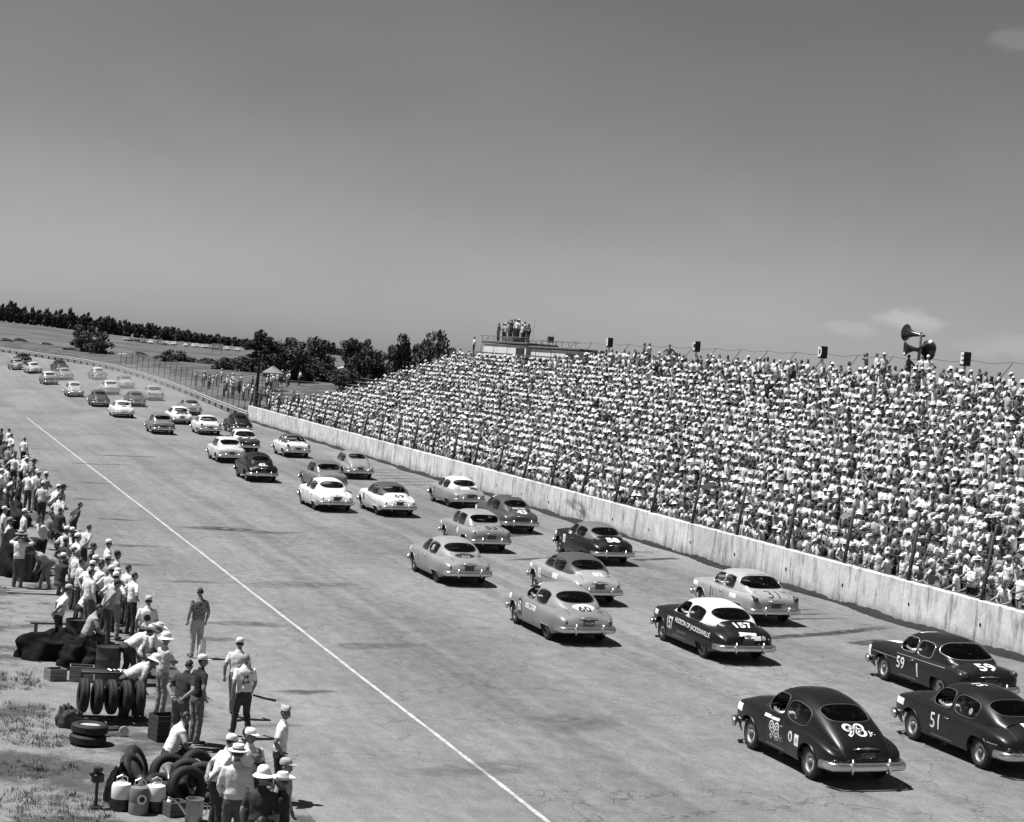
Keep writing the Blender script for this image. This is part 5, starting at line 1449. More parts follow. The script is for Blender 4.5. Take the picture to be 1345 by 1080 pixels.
# slanted rack of tyres side by side
rk = thing('tyre_rack', 'low dark rack carrying a slanting row of tyres with chain on top', 'rack', (5.1, 40.75, 0))
b = MB(); b.box((.1, .22, .98), (1.45, .34, .05), 0, .01); b.build('top_board', M_BLACK, rk)
for sx in (-.6, .75):
    b = MB(); b.tube([(sx, .3, 0), (sx, .26, .96)], .035, 5); b.build('leg', M_BLACK, rk)
b = MB(); b.tube([(-.65, -.3, .12), (.75, -.3, .12)], .03, 5); b.build('lower_rail', M_BLACK, rk)
b = MB()
for k in range(46):
    a = k * .7; b.tube([(.0 + .012 * k - .1, .2 + .06 * math.sin(a), 1.02 + .015 * (k % 2)), (.03 + .012 * k - .1, .2 + .06 * math.sin(a + .6), 1.03)], .012, 5)
b.build('chain', M_CHROME, rk)
for k in range(5):
    tyre('tyre number %s from the drum end of the slanting rack' % ('one', 'two', 'three', 'four', 'five')[k], (4.52 + .29 * k, 40.62 - .02 * k, .52 + random.uniform(-.02, .02)), (PI / 2 - .55, 0, PI / 2 - .12 + random.uniform(-.05, .05)) if False else (0, PI / 2 + random.uniform(-.04, .04), .06 + random.uniform(-.05, .05)), False)
# leaning wheels and pile near the cans
for k, (x, y, z, rx, rz, rim, lab) in enumerate((
    (4.95, 34.95, .36, 1.15, 1.15, True, 'upper of two leaning wheels with pale rims by the cans'),
    (4.82, 34.35, .35, 1.05, 1.10, True, 'lower of two leaning wheels with pale rims by the cans'),
    (5.45, 34.3, .36, 1.25, .2, False, 'upright bare tyre in the dark pile behind the cans'),
    (5.72, 33.9, .36, 1.30, .0, False, 'upright tyre next in the dark pile towards the track'),
    (5.3, 33.7, .12, 0, 0, False, 'flat bare tyre at the foot of the dark pile'),
    (5.62, 33.25, .37, 1.35, .3, False, 'upright tyre in front of the dark pile'),
    (5.95, 33.6, .37, 1.4, -.2, False, 'last upright tyre of the dark pile beside the white sleeves'),
    (5.32, 33.72, .33, .05, .4, False, 'second flat tyre lying on the foot of the dark pile'),
    (6.0, 34.6, .37, 1.3, .5, False, 'tyre leaning against the legs of the dark shirts'))):
    tyre(lab, (x, y, z), (rx, 0, rz), rim)
# oil drums
def drum(loc, label, v=.03):
    d = thing('oil_drum', label, 'drum', loc, random.random(), 'oil drums in the pit')
    b = MB(); pr = [(.285, 0), (.292, .01), (.285, .02)]
    for z in (.3, .59): pr += [(.285, z - .025), (.297, z), (.285, z + .025)]
    pr += [(.285, .86), (.293, .87), (.293, .885), (.28, .885), (.275, .86), (.001, .858)]
    b.lathe(pr, 26); b.build('barrel', mat('drum_paint', v, .45, .35, 3.0), d, sharp=60)
    b = MB(); b.lathe([(.035, .86), (.035, .878), (.001, .88)], 10, (.16, 0, 0)); b.build('bung', M_CHROME, d)
    return d
drum((5.5, 44.9, 0), 'black ribbed oil drum beside the stooping straw hat')
drum((5.15, 48.9, 0), 'dark drum behind the black tarpaulin')
drum((4.75, 62.6, 0), 'dark drum beside the large dark heap near the straw boater')
drum((5.05, 62.9, 0), 'second dark drum by the large dark heap beside the boards')
# dark tarpaulin bundles, and one large heap filling in for deep shade
def heap(label, loc, rx, ry, rz_, v, seed, name='tarpaulin', cat='tarpaulin'):
    rr = np.random.default_rng(seed); b = MB(); rows = []
    ph = rr.uniform(0, 6, 8)
    for i in range(23):
        th = PI / 2 * i / 22; row = []
        for j in range(48):
            a = 2 * PI * j / 48
            w = 1 + .12 * math.sin(3 * a + ph[0] + 2 * th) + .09 * math.sin(5 * a + ph[1] - 3 * th) + .05 * math.sin(9 * a + ph[2] + 5 * th)
            nn = noise3.fractal(Vector((math.cos(a) * math.cos(th) * 1.6 + seed * 7, math.sin(a) * math.cos(th) * 1.6, math.sin(th) * 1.6)), 1.0, 2.0, 5)
            w += .26 * nn
            row.append((rx * w * math.sin(PI / 2 - th) * math.cos(a) if th else rx * w * math.cos(a), ry * w * math.cos(th) * math.sin(a), rz_ * (math.sin(th) ** .7) * (1 + .12 * math.sin(4 * a + ph[3])) * (1 + .3 * nn)))
        rows.append(row)
    b.grid(rows, closed_v=True)
    return tag(b.build(name, mat('tarp_%02d' % int(v * 100), v, .85, .4, 5.0, bump=.6, bscale=8, spec=.12), None, True, 70, loc), label, cat)
heap('black tarpaulin bundle heaped on the dirt under the grey cap', (4.62, 48.2, 0), .85, .55, .62, .009, 1)
heap('dark folded tarpaulin lump beside the oil drum', (5.1, 46.9, 0), .55, .5, .66, .010, 2)
heap('large dark heap standing in for deep shade behind the boards', (4.85, 64.2, 0), .8, 1.4, 1.15, .009, 5)  # dark lump added where a shadowed interior reads as black
heap('dark canvas heap behind the seated light shirts', (5.1, 80, 0), .9, 2.2, .95, .02, 6)
heap('dark canvas heap at the far pit line', (5.6, 95, 0), .8, 3.0, .8, .02, 8)
heap('small dark leather bag behind the round cans', (4.46, 33.62, .0), .2, .2, .52, .018, 9, 'leather_bag', 'bag')
heap('crumpled grey sack beside the tyre stack', (4.2, 40.0, 0), .26, .2, .42, .07, 10, 'sack', 'sack')
# crates and boxes
def crate(label, loc, d, rz, v, text=None, name='wooden_crate'):
    c_ = thing(name, label, 'crate', loc, rz); w = max(3, int(d[2] / .1)); m_ = mat('crate_wood_%02d' % int(v * 100), v, .8, .3, 3.0, stretch=(1, 8, 8))
    hgt = d[2] / w
    for k in range(w):
        for sy in (-1, 1):
            b = MB(); b.box((0, sy * (d[1] / 2 - .01), hgt * (k + .5)), (d[0], .02, hgt - .008)); b.build('slat', m_, c_, smooth=False)
        for sx in (-1, 1):
            b = MB(); b.box((sx * (d[0] / 2 - .012), 0, hgt * (k + .5)), (.02, d[1] - .042, hgt - .008)); b.build('slat', m_, c_, smooth=False)
    b = MB(); b.box((0, 0, .012), (d[0] - .045, d[1] - .045, .02)); b.build('bottom_board', m_, c_, smooth=False)
    b = MB(); b.box((0, 0, d[2] * .72), (d[0] - .05, d[1] - .05, .02)); b.build('contents', M_TYRE, c_, smooth=False)
    if text:
        vs, fs = glyphs(text, .01); me = bpy.data.meshes.new('lettering'); me.from_pydata([(a * .13, -d[1] / 2 - .004, d[2] / 2 + q * .13) for a, q in vs], [], fs); me.materials.append(M_BLACK); link('lettering', me, c_)
    return c_
crate('pale wooden crate with stencilled word in front of the tarpaulin', (4.95, 45.2, 0), (.56, .36, .36), -.1, .2)
crate('small open wooden box beside the stencilled crate', (4.35, 45.2, 0), (.42, .36, .28), .35, .17)
crate('dark wooden stool box at the feet of the sun helmet', (6.0, 38.9, 0), (.5, .45, .52), .3, .035)
crate('slatted dark crate among the cans', (5.35, 32.75, 0), (.36, .3, .24), .4, .09)
crate('bottle crate beside the white cap behind the large dark heap', (5.3, 66.6, .72), (.62, .42, .22), .1, .3)
bn = thing('plank_bench', 'low dark plank bench behind the tarpaulin', 'bench', (4.9, 50.9, 0), .05)
b = MB(); b.box((0, 0, .46), (1.5, .3, .05)); b.build('seat', M_FRAME, bn, smooth=False)
for q in (-.6, .6):
    b = MB(); b.box((q, 0, .22), (.06, .28, .43)); b.build('leg', M_FRAME, bn, smooth=False)
# loose boards on the ground
M_BOARD = mat('bleached_board', .3, .85, .35, 2.0, stretch=(1, 7, 7))
for k in range(7):
    b = MB(); b.box((0, 0, 0), (1.7 + .3 * random.random(), .13, .03)); o = b.build('board', M_BOARD, None, smooth=False, loc=(5.0 + random.uniform(-.15, .15), 59.5 + .17 * k, .03 + .012 * (k % 3))); o.rotation_euler = (0, 0, random.uniform(-.12, .12))
    tag(o, 'bleached loose board lying in the heap near the straw boater', 'board', 'loose boards on the ground')
# round pressure cans
def can(label, loc, mat1, mat2, sp):
    c_ = thing('fuel_can', label, 'can', loc, random.random() * 0.4, 'round cans in a row on the ground')
    b = MB(); b.lathe([(.165, 0), (.17, .012), (.17, .2)], 24, cap=True); b.build('lower_band', mat2, c_, sharp=50)
    b = MB(); b.lathe([(.17, .2), (.172, .205), (.172, .40), (.155, .45), (.09, .475), (.05, .48), (.05, .5), (.001, .5)], 24, cap=False); b.build('can_body', mat1, c_, sharp=50)
    b = MB(); b.tube([(-.1, 0, .46), (-.09, 0, .56), (0, 0, .6), (.09, 0, .56), (.1, 0, .46)], .012, 6); b.build('handle', M_CHROME, c_)
    b = MB(); b.lathe([(.03, .49), (.03, .53), (.012, .535), (.012, .58 + sp), (.001, .585 + sp)], 10); b.build('spout', M_CHROME, c_)
    return c_
can('white can with black lower band, first of the row by the jack', (4.46, 33.1, 0), M_WHITE, M_BLACK, .05)
c_ = can('grey can with a round pale badge in the middle of the row', (4.74, 32.85, 0), mat('can_grey', .16, .5, .2, 4), mat('can_grey2', .22, .5), .0)
b = MB(); b.lathe([(.001, 0), (.085, 0), (.085, .004)], 18, axis='Y'); o = b.build('badge', M_WHITE, c_, loc=(0, -.178, .27)); b = MB(); b.lathe([(.001, -.004), (.05, -.004)], 12, axis='Y', cap=False); b.build('badge_mark', M_BLACK, c_, loc=(0, -.18, .27))
can('white can with a dark stripe at the pile end of the row', (5.04, 32.98, 0), M_WHITE, M_BLACK, .02)
b = MB(); b.lathe([(.06, 0), (.062, .2), (.05, .22), (.02, .25), (.02, .28), (.001, .28)], 14); tag(b.build('small_oil_bottle', M_WHITE, None, loc=(5.25, 32.85, .0)), 'small white bottle between the striped can and the crate', 'bottle')
# watering style filler can
w = thing('filler_can', 'tall metal filler can with long thin spout at the pile', 'can', (5.62, 32.35, 0), .2)
b = MB(); b.lathe([(.15, 0), (.155, .01), (.15, .36), (.16, .38), (.14, .38), (.13, .33), (.001, .33)], 22); b.build('can_body', mat('galvanised', .3, .35, .3, 4.0, metal=.6), w, sharp=50)
b = MB(); b.tube([(-.12, 0, .1), (-.3, .02, .32), (-.46, .03, .42)], [.03, .018, .012], 8); b.build('spout', M_CHROME, w)
b = MB(); b.tube([(.14, 0, .3), (.24, 0, .28), (.22, 0, .1), (.14, 0, .06)], .012, 6); b.build('handle', M_CHROME, w)
fn = MB(); fn.lathe([(.02, 0), (.022, .12), (.1, .26), (.105, .27), (.095, .265), (.02, .13)], 18, cap=False); o = fn.build('metal_funnel', mat('tin', .45, .35, .2, 4.0, metal=.5), None, loc=(5.3, 33.35, .48)); o.rotation_euler = (-.9, .3, .2); tag(o, 'pale metal funnel resting on the flat tyres', 'funnel')
# jack
j = thing('car_jack', 'dark upright car jack standing alone on the dirt', 'jack', (4.05, 33.2, 0), .3)
b = MB(); b.lathe([(.11, 0), (.11, .02), (.03, .03)], 14); b.build('foot', M_BLACK, j); b = MB(); b.tube([(0, 0, .02), (.0, 0, .5)], .03, 8); b.build('column', M_BLACK, j)
b = MB(); b.box((0, 0, .52), (.2, .14, .16), 0, .02); b.box((-.1, 0, .6), (.1, .08, .1), 0, .02); b.lathe([(.05, .6), (.085, .66), (.08, .7), (.001, .71)], 12); b.build('jack_head', M_BLACK, j)
# trolley jack lying behind the tyre stack
j = thing('trolley_jack', 'small trolley jack with pale wheels beside the tyre stack', 'jack', (5.0, 39.2, 0), .1)
b = MB(); b.box((0, 0, .12), (.55, .08, .07), 0, .02); b.box((.05, .16, .12), (.55, .06, .06), 0, .02); b.build('frame', M_BLACK, j)
for q in (-.2, .22):
    b = MB(); b.lathe([(.001, -.02), (.1, -.02), (.1, .02), (.001, .02)], 16, axis='Y'); b.build('wheel', M_RIM, j, loc=(q, -.09, .1))
b = MB(); b.tube([(-.25, .05, .15), (-.55, .1, .3), (-.75, .1, .34)], .02, 6); b.build('handle', M_BLACK, j)
# scattered stones and litter on the dirt, grass tufts
st = MB(); rr = np.random.default_rng(3)
def blob(mb, x, y, z, r):
    pts = [(x + r * rr.uniform(.7, 1.2), y, z), (x, y + r * rr.uniform(.7, 1.2), z), (x - r * rr.uniform(.7, 1.2), y, z), (x, y - r * rr.uniform(.7, 1.2), z), (x + r * .2 * rr.uniform(-1, 1), y, z + r * rr.uniform(.5, .9))]
    b0 = mb.addv(pts)
    for i in range(4): mb.face((b0 + i, b0 + (i + 1) % 4, b0 + 4))
for k in range(700):
    blob(st, rr.normal(4.5, .38), rr.normal(42.8, .9), ground_z(4.5, 42.8) - .03, rr.uniform(.015, .05))
for k in range(900):
    x, y = rr.uniform(1.2, 7.2), rr.uniform(30, 75); blob(st, x, y, ground_z(x, y) - .005, rr.uniform(.008, .035))
kind(st.build('gravel', mat('gravel', .27, .9, .5, 30.0), None, smooth=False), 'stuff')
gr = MB(); 
def tuft(x, y, n, h):
    z = ground_z(x, y) - .02
    for k in range(n):
        a = rr.uniform(0, 6.28); r0 = abs(rr.normal(0, .09)); hh = h * rr.uniform(.5, 1.2); le = rr.uniform(.02, .11)
        bx, by = x + r0 * math.cos(a), y + r0 * math.sin(a); wx, wy = -math.sin(a) * .009, math.cos(a) * .009
        b0 = gr.addv([(bx - wx, by - wy, z), (bx + wx, by + wy, z), (bx + le * math.cos(a), by + le * math.sin(a), z + hh)])
        gr.face((b0, b0 + 1, b0 + 2))
for k in range(1500):
    y = 29 + 17 * rr.random() ** 1.5; x = rr.uniform(1.4, 5.0 - .06 * (y - 29)) 
    v = math.sin(x * 2.1 + 1) + math.sin(y * .9 + x) + math.sin(y * 2.3)
    if v < .1: continue
    tuft(x, y, int(rr.integers(8, 22)), .10)
for k in range(260):
    y = rr.uniform(46, 75); x = rr.uniform(2.8, 4.3 + .02 * (y - 46))
    if math.sin(x * 1.7) + math.sin(y * .8 + 2) < .5: continue
    tuft(x, y, 10, .07)
kind(gr.build('grass', mat('dry_grass_blade', .075, .85, .5, 1.5), None, smooth=False), 'stuff')
# ================================================================== CROWD IN THE GRANDSTAND
def lowpoly(hat, arms, lean, turn, standing=False):
    b = MB(); zo = .40 if standing else 0.0
    ca, sa = math.cos(lean), math.sin(lean)
    T = lambda x, y, z: (x, y * ca + z * sa, z * ca - y * sa + zo)
    rows = []
    for z, rx, ry in ((-.02, .17, .12), (.14, .165, .12), (.34, .19, .125), (.50, .185, .105), (.555, .07, .07), (.62, .055, .06)):
        rows.append([T(rx * math.cos(2 * PI * k / 8), ry * math.sin(2 * PI * k / 8), z) for k in range(8)])
    b.cur = 0; b.grid(rows, closed_v=True)
    hx = [(.0, .585), (.055, .60), (.072, .66), (.076, .72), (.066, .78), (.03, .815), (.0, .82)]
    ct, st_ = math.cos(turn), math.sin(turn)
    def H(x, y, z):
        x, y = x * ct - y * st_, x * st_ + y * ct
        return T(x, y + .02, z)
    n = 8
    rows = [[H(r * math.cos(2 * PI * k / n), 1.2 * r * math.sin(2 * PI * k / n), z) for k in range(n)] for r, z in hx]
    base = b.addv([p for r in rows for p in r])
    for i in range(len(rows) - 1):
        for k in range(n):
            k2 = (k + 1) % n; a = 2 * PI * (k + .5) / n
            zz = (hx[i][1] + hx[i + 1][1]) / 2
            b.cur = 3 if (zz > .755 or (math.sin(a) < .2 and zz > .68)) else 2
            b.face((base + i * n + k, base + i * n + k2, base + (i + 1) * n + k2, base + (i + 1) * n + k))
    b.cur = 4
    def lat(pr, sy=1.15):
        rr_ = [[H(r * math.cos(2 * PI * k / 10), sy * r * math.sin(2 * PI * k / 10), z) for k in range(10)] for r, z in pr]
        b.grid(rr_, closed_v=True)
    if hat == 'straw': lat([(.138, .75), (.088, .772), (.083, .835), (.05, .865), (.0, .86)])
    elif hat == 'cap':
        lat([(.085, .755), (.083, .80), (.05, .84), (.0, .85)])
        q = [H(-.07, .08, .765), H(.07, .08, .765), H(.05, .19, .745), H(-.05, .19, .745)]; b0 = b.addv(q); b.face((b0, b0 + 1, b0 + 2, b0 + 3))
    elif hat == 'wide': lat([(.23, .73), (.1, .765), (.085, .82), (.0, .85)])
    A = {'lap': ((-.24, .06, .28), (-.12, .28, .16)), 'fold': ((-.25, .08, .28), (.03, .2, .27)), 'up': ((-.38, .12, .5), (-.12, .15, .72)), 'knee': ((-.27, .14, .26), (-.16, .38, .1))}
    for s, a in ((1, arms[0]), (-1, arms[1])):
        e, h = A[a]
        b.cur = 0; b.tube([T(s * -.17, 0, .49), T(s * (e[0] + .03), e[1] * .6, e[2] + .1)], [.06, .052], 5, cap=False)
        b.cur = 2; b.tube([T(s * (e[0] + .03), e[1] * .6, e[2] + .1), T(s * e[0], e[1], e[2]), T(s * h[0], h[1], h[2])], [.042, .042, .03], 5, cap=True)
    b.cur = 1
    for s in (-1, 1):
        if standing: b.tube([(s * .09, 0, zo + .04), (s * .1, .02, zo - .4), (s * .11, 0, zo - .82)], [.09, .07, .06], 6, cap=False)
        else: b.tube([(s * .09, .02, .06), (s * .12, .42, .08), (s * .12, .42, .0), (s * .12, .40, -.38)], [.085, .07, .07, .055], 5, cap=False)
    return b
VAR = []
rr = np.random.default_rng(11)
for hat in ('straw', 'cap', 'cap', None, None, None, 'straw', None):
    for arms in (('lap', 'lap'), ('fold', 'fold'), ('knee', 'lap'), ('up', 'lap'), ('knee', 'knee')):
        VAR.append((hat, lowpoly(hat, arms, rr.uniform(-.06, .30), rr.uniform(-.7, .7))))
VST = [(h, lowpoly(h, a, rr.uniform(-.02, .06), rr.uniform(-.8, .8), True)) for h in ('cap', 'straw', None, None) for a in (('lap', 'lap'), ('fold', 'fold'), ('up', 'lap'))]
TONES = [.74, .66, .58, .45, .30, .20, .12, .07, .04, .022]
M_TONE = [mat('crowd_tone_%d' % i, v, .85, .12, 7.0, spec=.12) for i, v in enumerate(TONES)]
def tone(kind_):
    u = rr.random()
    if kind_ == 'shirt': return int(rr.choice([0, 1, 2, 3, 4, 5, 6, 7, 8], p=[.52, .14, .05, .05, .05, .04, .04, .05, .06]))
    if kind_ == 'pants': return int(rr.choice([2, 3, 4, 5, 6, 7, 8, 9], p=[.06, .08, .12, .14, .16, .16, .16, .12]))
    if kind_ == 'skin': return int(rr.choice([5, 6, 7], p=[.45, .4, .15]))
    if kind_ == 'hair': return int(rr.choice([5, 7, 8, 9], p=[.08, .17, .3, .45]))
    return int(rr.choice([0, 1, 2, 3, 4, 6, 8], p=[.36, .2, .13, .1, .07, .06, .08]))
# seat plan
SEATS = []
cam_p = Vector((0, 0, CAM_H))
for k in range(GROWS):
    x, z = GX + GDX * k, GZ + GDZ * k
    y = 44.5 + rr.uniform(0, .4)
    yend = row_end(k)
    while y < yend:
        px = x + rr.normal(0, .09); py = y + rr.normal(0, .06)
        d = Vector((px, py, z + .6)) - cam_p
        zc = d.dot(_f); u = 672.5 + 2500 * d.dot(_R) / zc
        if u < 1750 and rr.random() > .035:
            face = rr.normal(280, 30)
            SEATS.append([zc, px, py, z, face, u, k, rr.random() < (.03 if k < GROWS - 4 else .16 if k < GROWS - 2 else .48 if py < 134 else 0)])
        y += rr.uniform(.38, .54)
SEATS.sort(key=lambda s: s[0])
vis = [s for s in SEATS if s[5] < 1340]
near = vis[:120]; nearset = set(id(s) for s in near)
rest = [s for s in SEATS if id(s) not in nearset]
ORD = ['front', 'second', 'third', 'fourth', 'fifth', 'sixth', 'seventh', 'eighth', 'ninth', 'tenth', 'eleventh', 'twelfth', 'thirteenth', 'fourteenth', 'fifteenth', 'sixteenth', 'seventeenth', 'eighteenth', 'nineteenth', 'twentieth', 'twenty first', 'top']
def toneword(v): return 'white' if v > .55 else 'pale' if v > .35 else 'grey' if v > .15 else 'dark'
for zc, x, y, z, face, u, k, stand_ in near:
    hat = random.choice(('straw', 'cap', 'cap', 'boater', 'cap', None, None, None, None, None))
    sv, pv, hv = TONES[tone('shirt')], TONES[tone('pants')], TONES[tone('hat')]
    pose = random.choice(('fold', 'hips', 'talk', 'stand')) if stand_ else random.choice(('sit', 'sit', 'sit_lean', 'sit_lean', 'sit_turn'))
    zz = z - .43
    lab = '%s spectator in %s shirt %s in the %s row of the grandstand' % ('standing' if stand_ else 'seated', toneword(sv), ('and %s %s' % (toneword(hv), {'straw': 'straw hat', 'cap': 'cap', 'boater': 'boater', 'helmet': 'sun helmet'}[hat])) if hat else 'without a hat', ORD[k])
    person(lab, pose, (x - (.25 if stand_ else 0.0), y, zz), face, sv, pv, random.choice((.14, .18, .22)), random.choice((.02, .02, .03, .12)), hat, hv, random.uniform(.95, 1.04), 'spectators in the grandstand rows')
# all farther spectators: one mass of real figures
def np_of(b):
    tri = []; mi = []
    for f, m in zip(b.f, b.mi):
        for i in range(1, len(f) - 1): tri.append((f[0], f[i], f[i + 1])); mi.append(m)
    return np.array(b.v), np.array(tri), np.array(mi)
NV = [np_of(b) for _, b in VAR]; NS = [np_of(b) for _, b in VST]
VV = []; FF = []; MM = []; off = 0
for zc, x, y, z, face, u, k, stand_ in rest:
    V, F_, Mi = NS[int(rr.integers(len(NS)))] if stand_ else NV[int(rr.integers(len(NV)))]
    a = -math.radians(face); sc = rr.choice([rr.uniform(.95, 1.1), rr.uniform(.8, 1.0)], p=[.75, .25]); c_, s_ = math.cos(a) * sc, math.sin(a) * sc
    P = np.empty_like(V); P[:, 0] = V[:, 0] * c_ - V[:, 1] * s_ + x; P[:, 1] = V[:, 0] * s_ + V[:, 1] * c_ + y; P[:, 2] = V[:, 2] * sc + z
    lut = np.array([tone('shirt'), tone('pants'), tone('skin'), tone('hair'), tone('hat')])
    VV.append(P); FF.append(F_ + off); MM.append(lut[Mi]); off += len(V)
VV = np.concatenate(VV); FF = np.concatenate(FF); MM = np.concatenate(MM)
me = bpy.data.meshes.new('crowd')
me.vertices.add(len(VV)); me.vertices.foreach_set('co', VV.ravel())
me.loops.add(len(FF) * 3); me.loops.foreach_set('vertex_index', FF.ravel().astype(np.int32))
me.polygons.add(len(FF)); me.polygons.foreach_set('loop_start', np.arange(0, len(FF) * 3, 3, dtype=np.int32)); me.polygons.foreach_set('loop_total', np.full(len(FF), 3, dtype=np.int32))
for m in M_TONE: me.materials.append(m)
me.polygons.foreach_set('material_index', MM.astype(np.int32)); me.polygons.foreach_set('use_smooth', np.ones(len(FF), bool))
me.update(calc_edges=True)
cr = kind(link('crowd', me), 'stuff'); tag(cr, 'dense crowd of spectators filling the farther grandstand rows', 'crowd')
print('crowd', len(rest), len(FF))
# parasols in the crowd
def parasol(label, loc, v, tilt):
    p = thing('parasol', label, 'parasol', loc, random.random(), 'parasols in the crowd'); p.rotation_euler = tilt
    b = MB(); n = 8
    rows = [[(r * math.cos(2 * PI * k / n), r * math.sin(2 * PI * k / n), h) for k in range(n)] for r, h in ((.40, .56), (.31, .64), (.17, .7), (.01, .73))]
    b.grid(rows, closed_v=True); b.build('canopy', cloth(v), p)
    b = MB(); b.tube([(0, 0, 0), (0, 0, .76)], .01, 5); b.build('shaft', M_BLACK, p)
for (x, y, k, v, lab) in ((36.6, 80.0, 2, .05, 'dark parasol low in the crowd behind the skid marks'), (37.8, 84.8, 4, .14, 'grey parasol in the crowd beside a dark one'), (39.6, 86.2, 6, .05, 'dark parasol higher up in the crowd'), (36.5, 66.5, 2, .16, 'grey parasol behind the pale hardtop'), (41.5, 76, 9, .06, 'dark parasol in the middle rows of the crowd')):
    parasol(lab, (x, y, GZ + GDZ * k + .55), v, (random.uniform(-.25, .25), random.uniform(-.5, -.1), 0))
# ================================================================== TOP OF THE STAND
TX, TZ = GX + GDX * (GROWS - 1) + 1.1, GZ + GDZ * (GROWS - 1)
M_WHB = mat('white_board', .68, .8, .15, 2.0)
for (y, z0, z1, dx, nn) in ((166.8, 7.9, 10.0, 12.2, 0), (153.2, 7.9, 9.75, 11.4, 1)):
    bt = thing('press_booth', ('white press booth with people crowded on its flat roof', 'white press booth with empty railed roof at the back of the stand')[nn], 'booth', (TX + .2, y, z0))
    h = z1 - z0
    b = MB(); b.box((1.2, -dx / 2, h / 2 - .1), (2.4, dx, h - .2)); b.build('wall', M_WHB, bt, smooth=False)
    b = MB(); b.box((1.25, -dx / 2 - .2, h - .02), (2.8, dx + 1.2, .2), 0, .06); b.build('roof', mat('tar_roof', .09, .85, .3, 2.0), bt)
    for k in range(1):
        b = MB(); b.box((-.03, -dx + 1.5, h * .62), (.06, 2.2, h * .34)); w_ = b.build('window', M_BLACK, bt, smooth=False)
    b = MB()
    for k in range(8): b.tube([(-.2, -k * dx / 7, h + .15), (-.2, -k * dx / 7, h + .5)], .025, 5)
    b.tube([(-.2, .5, h + .5), (-.2, -dx - .9, h + .5)], .025, 5)
    b.build('railing', M_FRAME, bt)
b = MB(); b.tube([(0, 0, 0), (0, 0, 3.6)], [.02, .01], 6); tag(b.build('flag_pole', M_FRAME, None, loc=(TX + .5, 153.9, 8.5)), 'thin bare flag pole between the two press booths', 'pole')
b = MB(); b.tube([(0, 0, 0), (0, 0, .9), (.3, 0, 1.0), (.3, 0, .2)], .02, 5); b.box((.1, 0, .6), (.5, .3, .5)); tag(b.build('camera_stand', M_FRAME, None, loc=(TX + .8, 150.5, 9.85)), 'spindly camera stand on the roof of the empty press booth', 'stand')
# letter signs
for y, ch in ((134.7, 'B'), (118.4, 'C'), (100.1, 'D'), (84.6, 'E')):
    s_ = thing('section_sign', 'dark box sign with white letter %s on a white post above the crowd' % ch, 'sign', (TX + .1, y, TZ - 1.0), 0, 'section letter signs')
    b = MB(); b.tube([(0, 0, 0), (0, 0, 2.45)], [.12, .07], 8); b.build('post', M_WHB, s_)
    b = MB(); b.box((0, 0, 2.8), (.42, .38, .72), 0, .02); b.build('sign_box', M_BLACK, s_)
    for ax in (0,):
        vs, fs = glyphs(ch, .05)
        co = [(-.214, -a * .62, 2.8 + q * .78) if ax == 0 else (a * .5, -.194, 2.8 + q * .78) for a, q in vs]
        me = bpy.data.meshes.new('letter'); me.from_pydata(co, [], fs); me.materials.append(M_WHITE); link('letter', me, s_)
# loudspeaker cluster
pa = thing('loudspeaker_pole', 'pole with cluster of big horn loudspeakers above the grandstand', 'loudspeaker', (TX + .1, 89.2, TZ - .8))
b = MB(); b.tube([(0, 0, 0), (0, 0, 3.9)], [.10, .075], 10); b.build('pole', mat('pole_grey', .3, .6, .2, 3.0), pa)
M_HORN = mat('horn_metal', .10, .28, .25, 3.0, metal=.7)
def horn(z, az, el, l=.95, r=.46):
    b = MB(); b.lathe([(.05, -.25), (.07, -.23), (.07, 0), (.09, .1), (.14, l * .45), (.24, l * .75), (.38, l * .93), (r, l), (r - .01, l - .005), (.36, l * .92), (.22, l * .74), (.1, l * .4), (.04, .2), (.001, .2)], 24, axis='Y')
    o = b.build('horn', M_HORN, pa, loc=(0, 0, z)); o.rotation_euler = (el, 0, -math.radians(az)); return o
horn(3.75, 335, .10); horn(3.0, 292, -.05, .8, .38); horn(2.9, 172, -.05, .75, .46); horn(3.05, 60, .05)
# onlookers standing along the top
GT = 'onlookers standing at the top of the stand'
TOPS = [(88.0, 'stand', .7, .04, None, 'bareheaded onlooker in white by the loudspeaker pole'), (89.4, 'hips', .12, .1, None, 'onlooker in dark patterned shirt by the loudspeaker pole'), (87.3, 'hips', .7, .5, 'cap', 'onlooker in white cap with hands on hips right of the loudspeakers'), (85.9, 'talk', .72, .06, None, 'onlooker in white shirt and dark trousers near the letter E'), (85.2, 'stand', .7, .05, 'cap', 'onlooker in white cap next to the letter E'),
        (126.4, 'stand', .1, .05, None, 'dark dressed onlooker of a pair above the top row'), (125.6, 'fold', .74, .06, None, 'white shirted onlooker of a pair above the top row'), (122.2, 'hips', .15, .12, None, 'onlooker in dark shirt perched near the letter C'), (117.2, 'stand', .1, .05, None, 'dark onlooker right behind the letter C post'), (94.2, 'shade', .3, .1, None, 'onlooker shading eyes left of the loudspeakers'), (92.9, 'stand', .7, .1, None, 'onlooker in white left of the loudspeakers'), (92.0, 'talk', .5, .08, 'straw', 'onlooker in straw hat left of the loudspeakers'),
        (83.3, 'stand', .7, .1, 'cap', 'onlooker in white cap right of the letter E'), (82.0, 'fold', .3, .06, None, 'onlooker in grey right of the letter E'), (80.6, 'hips', .72, .08, None, 'bareheaded onlooker in white near the stand end'), (79.7, 'stand', .7, .05, 'cap', 'onlooker in cap near the stand end')]
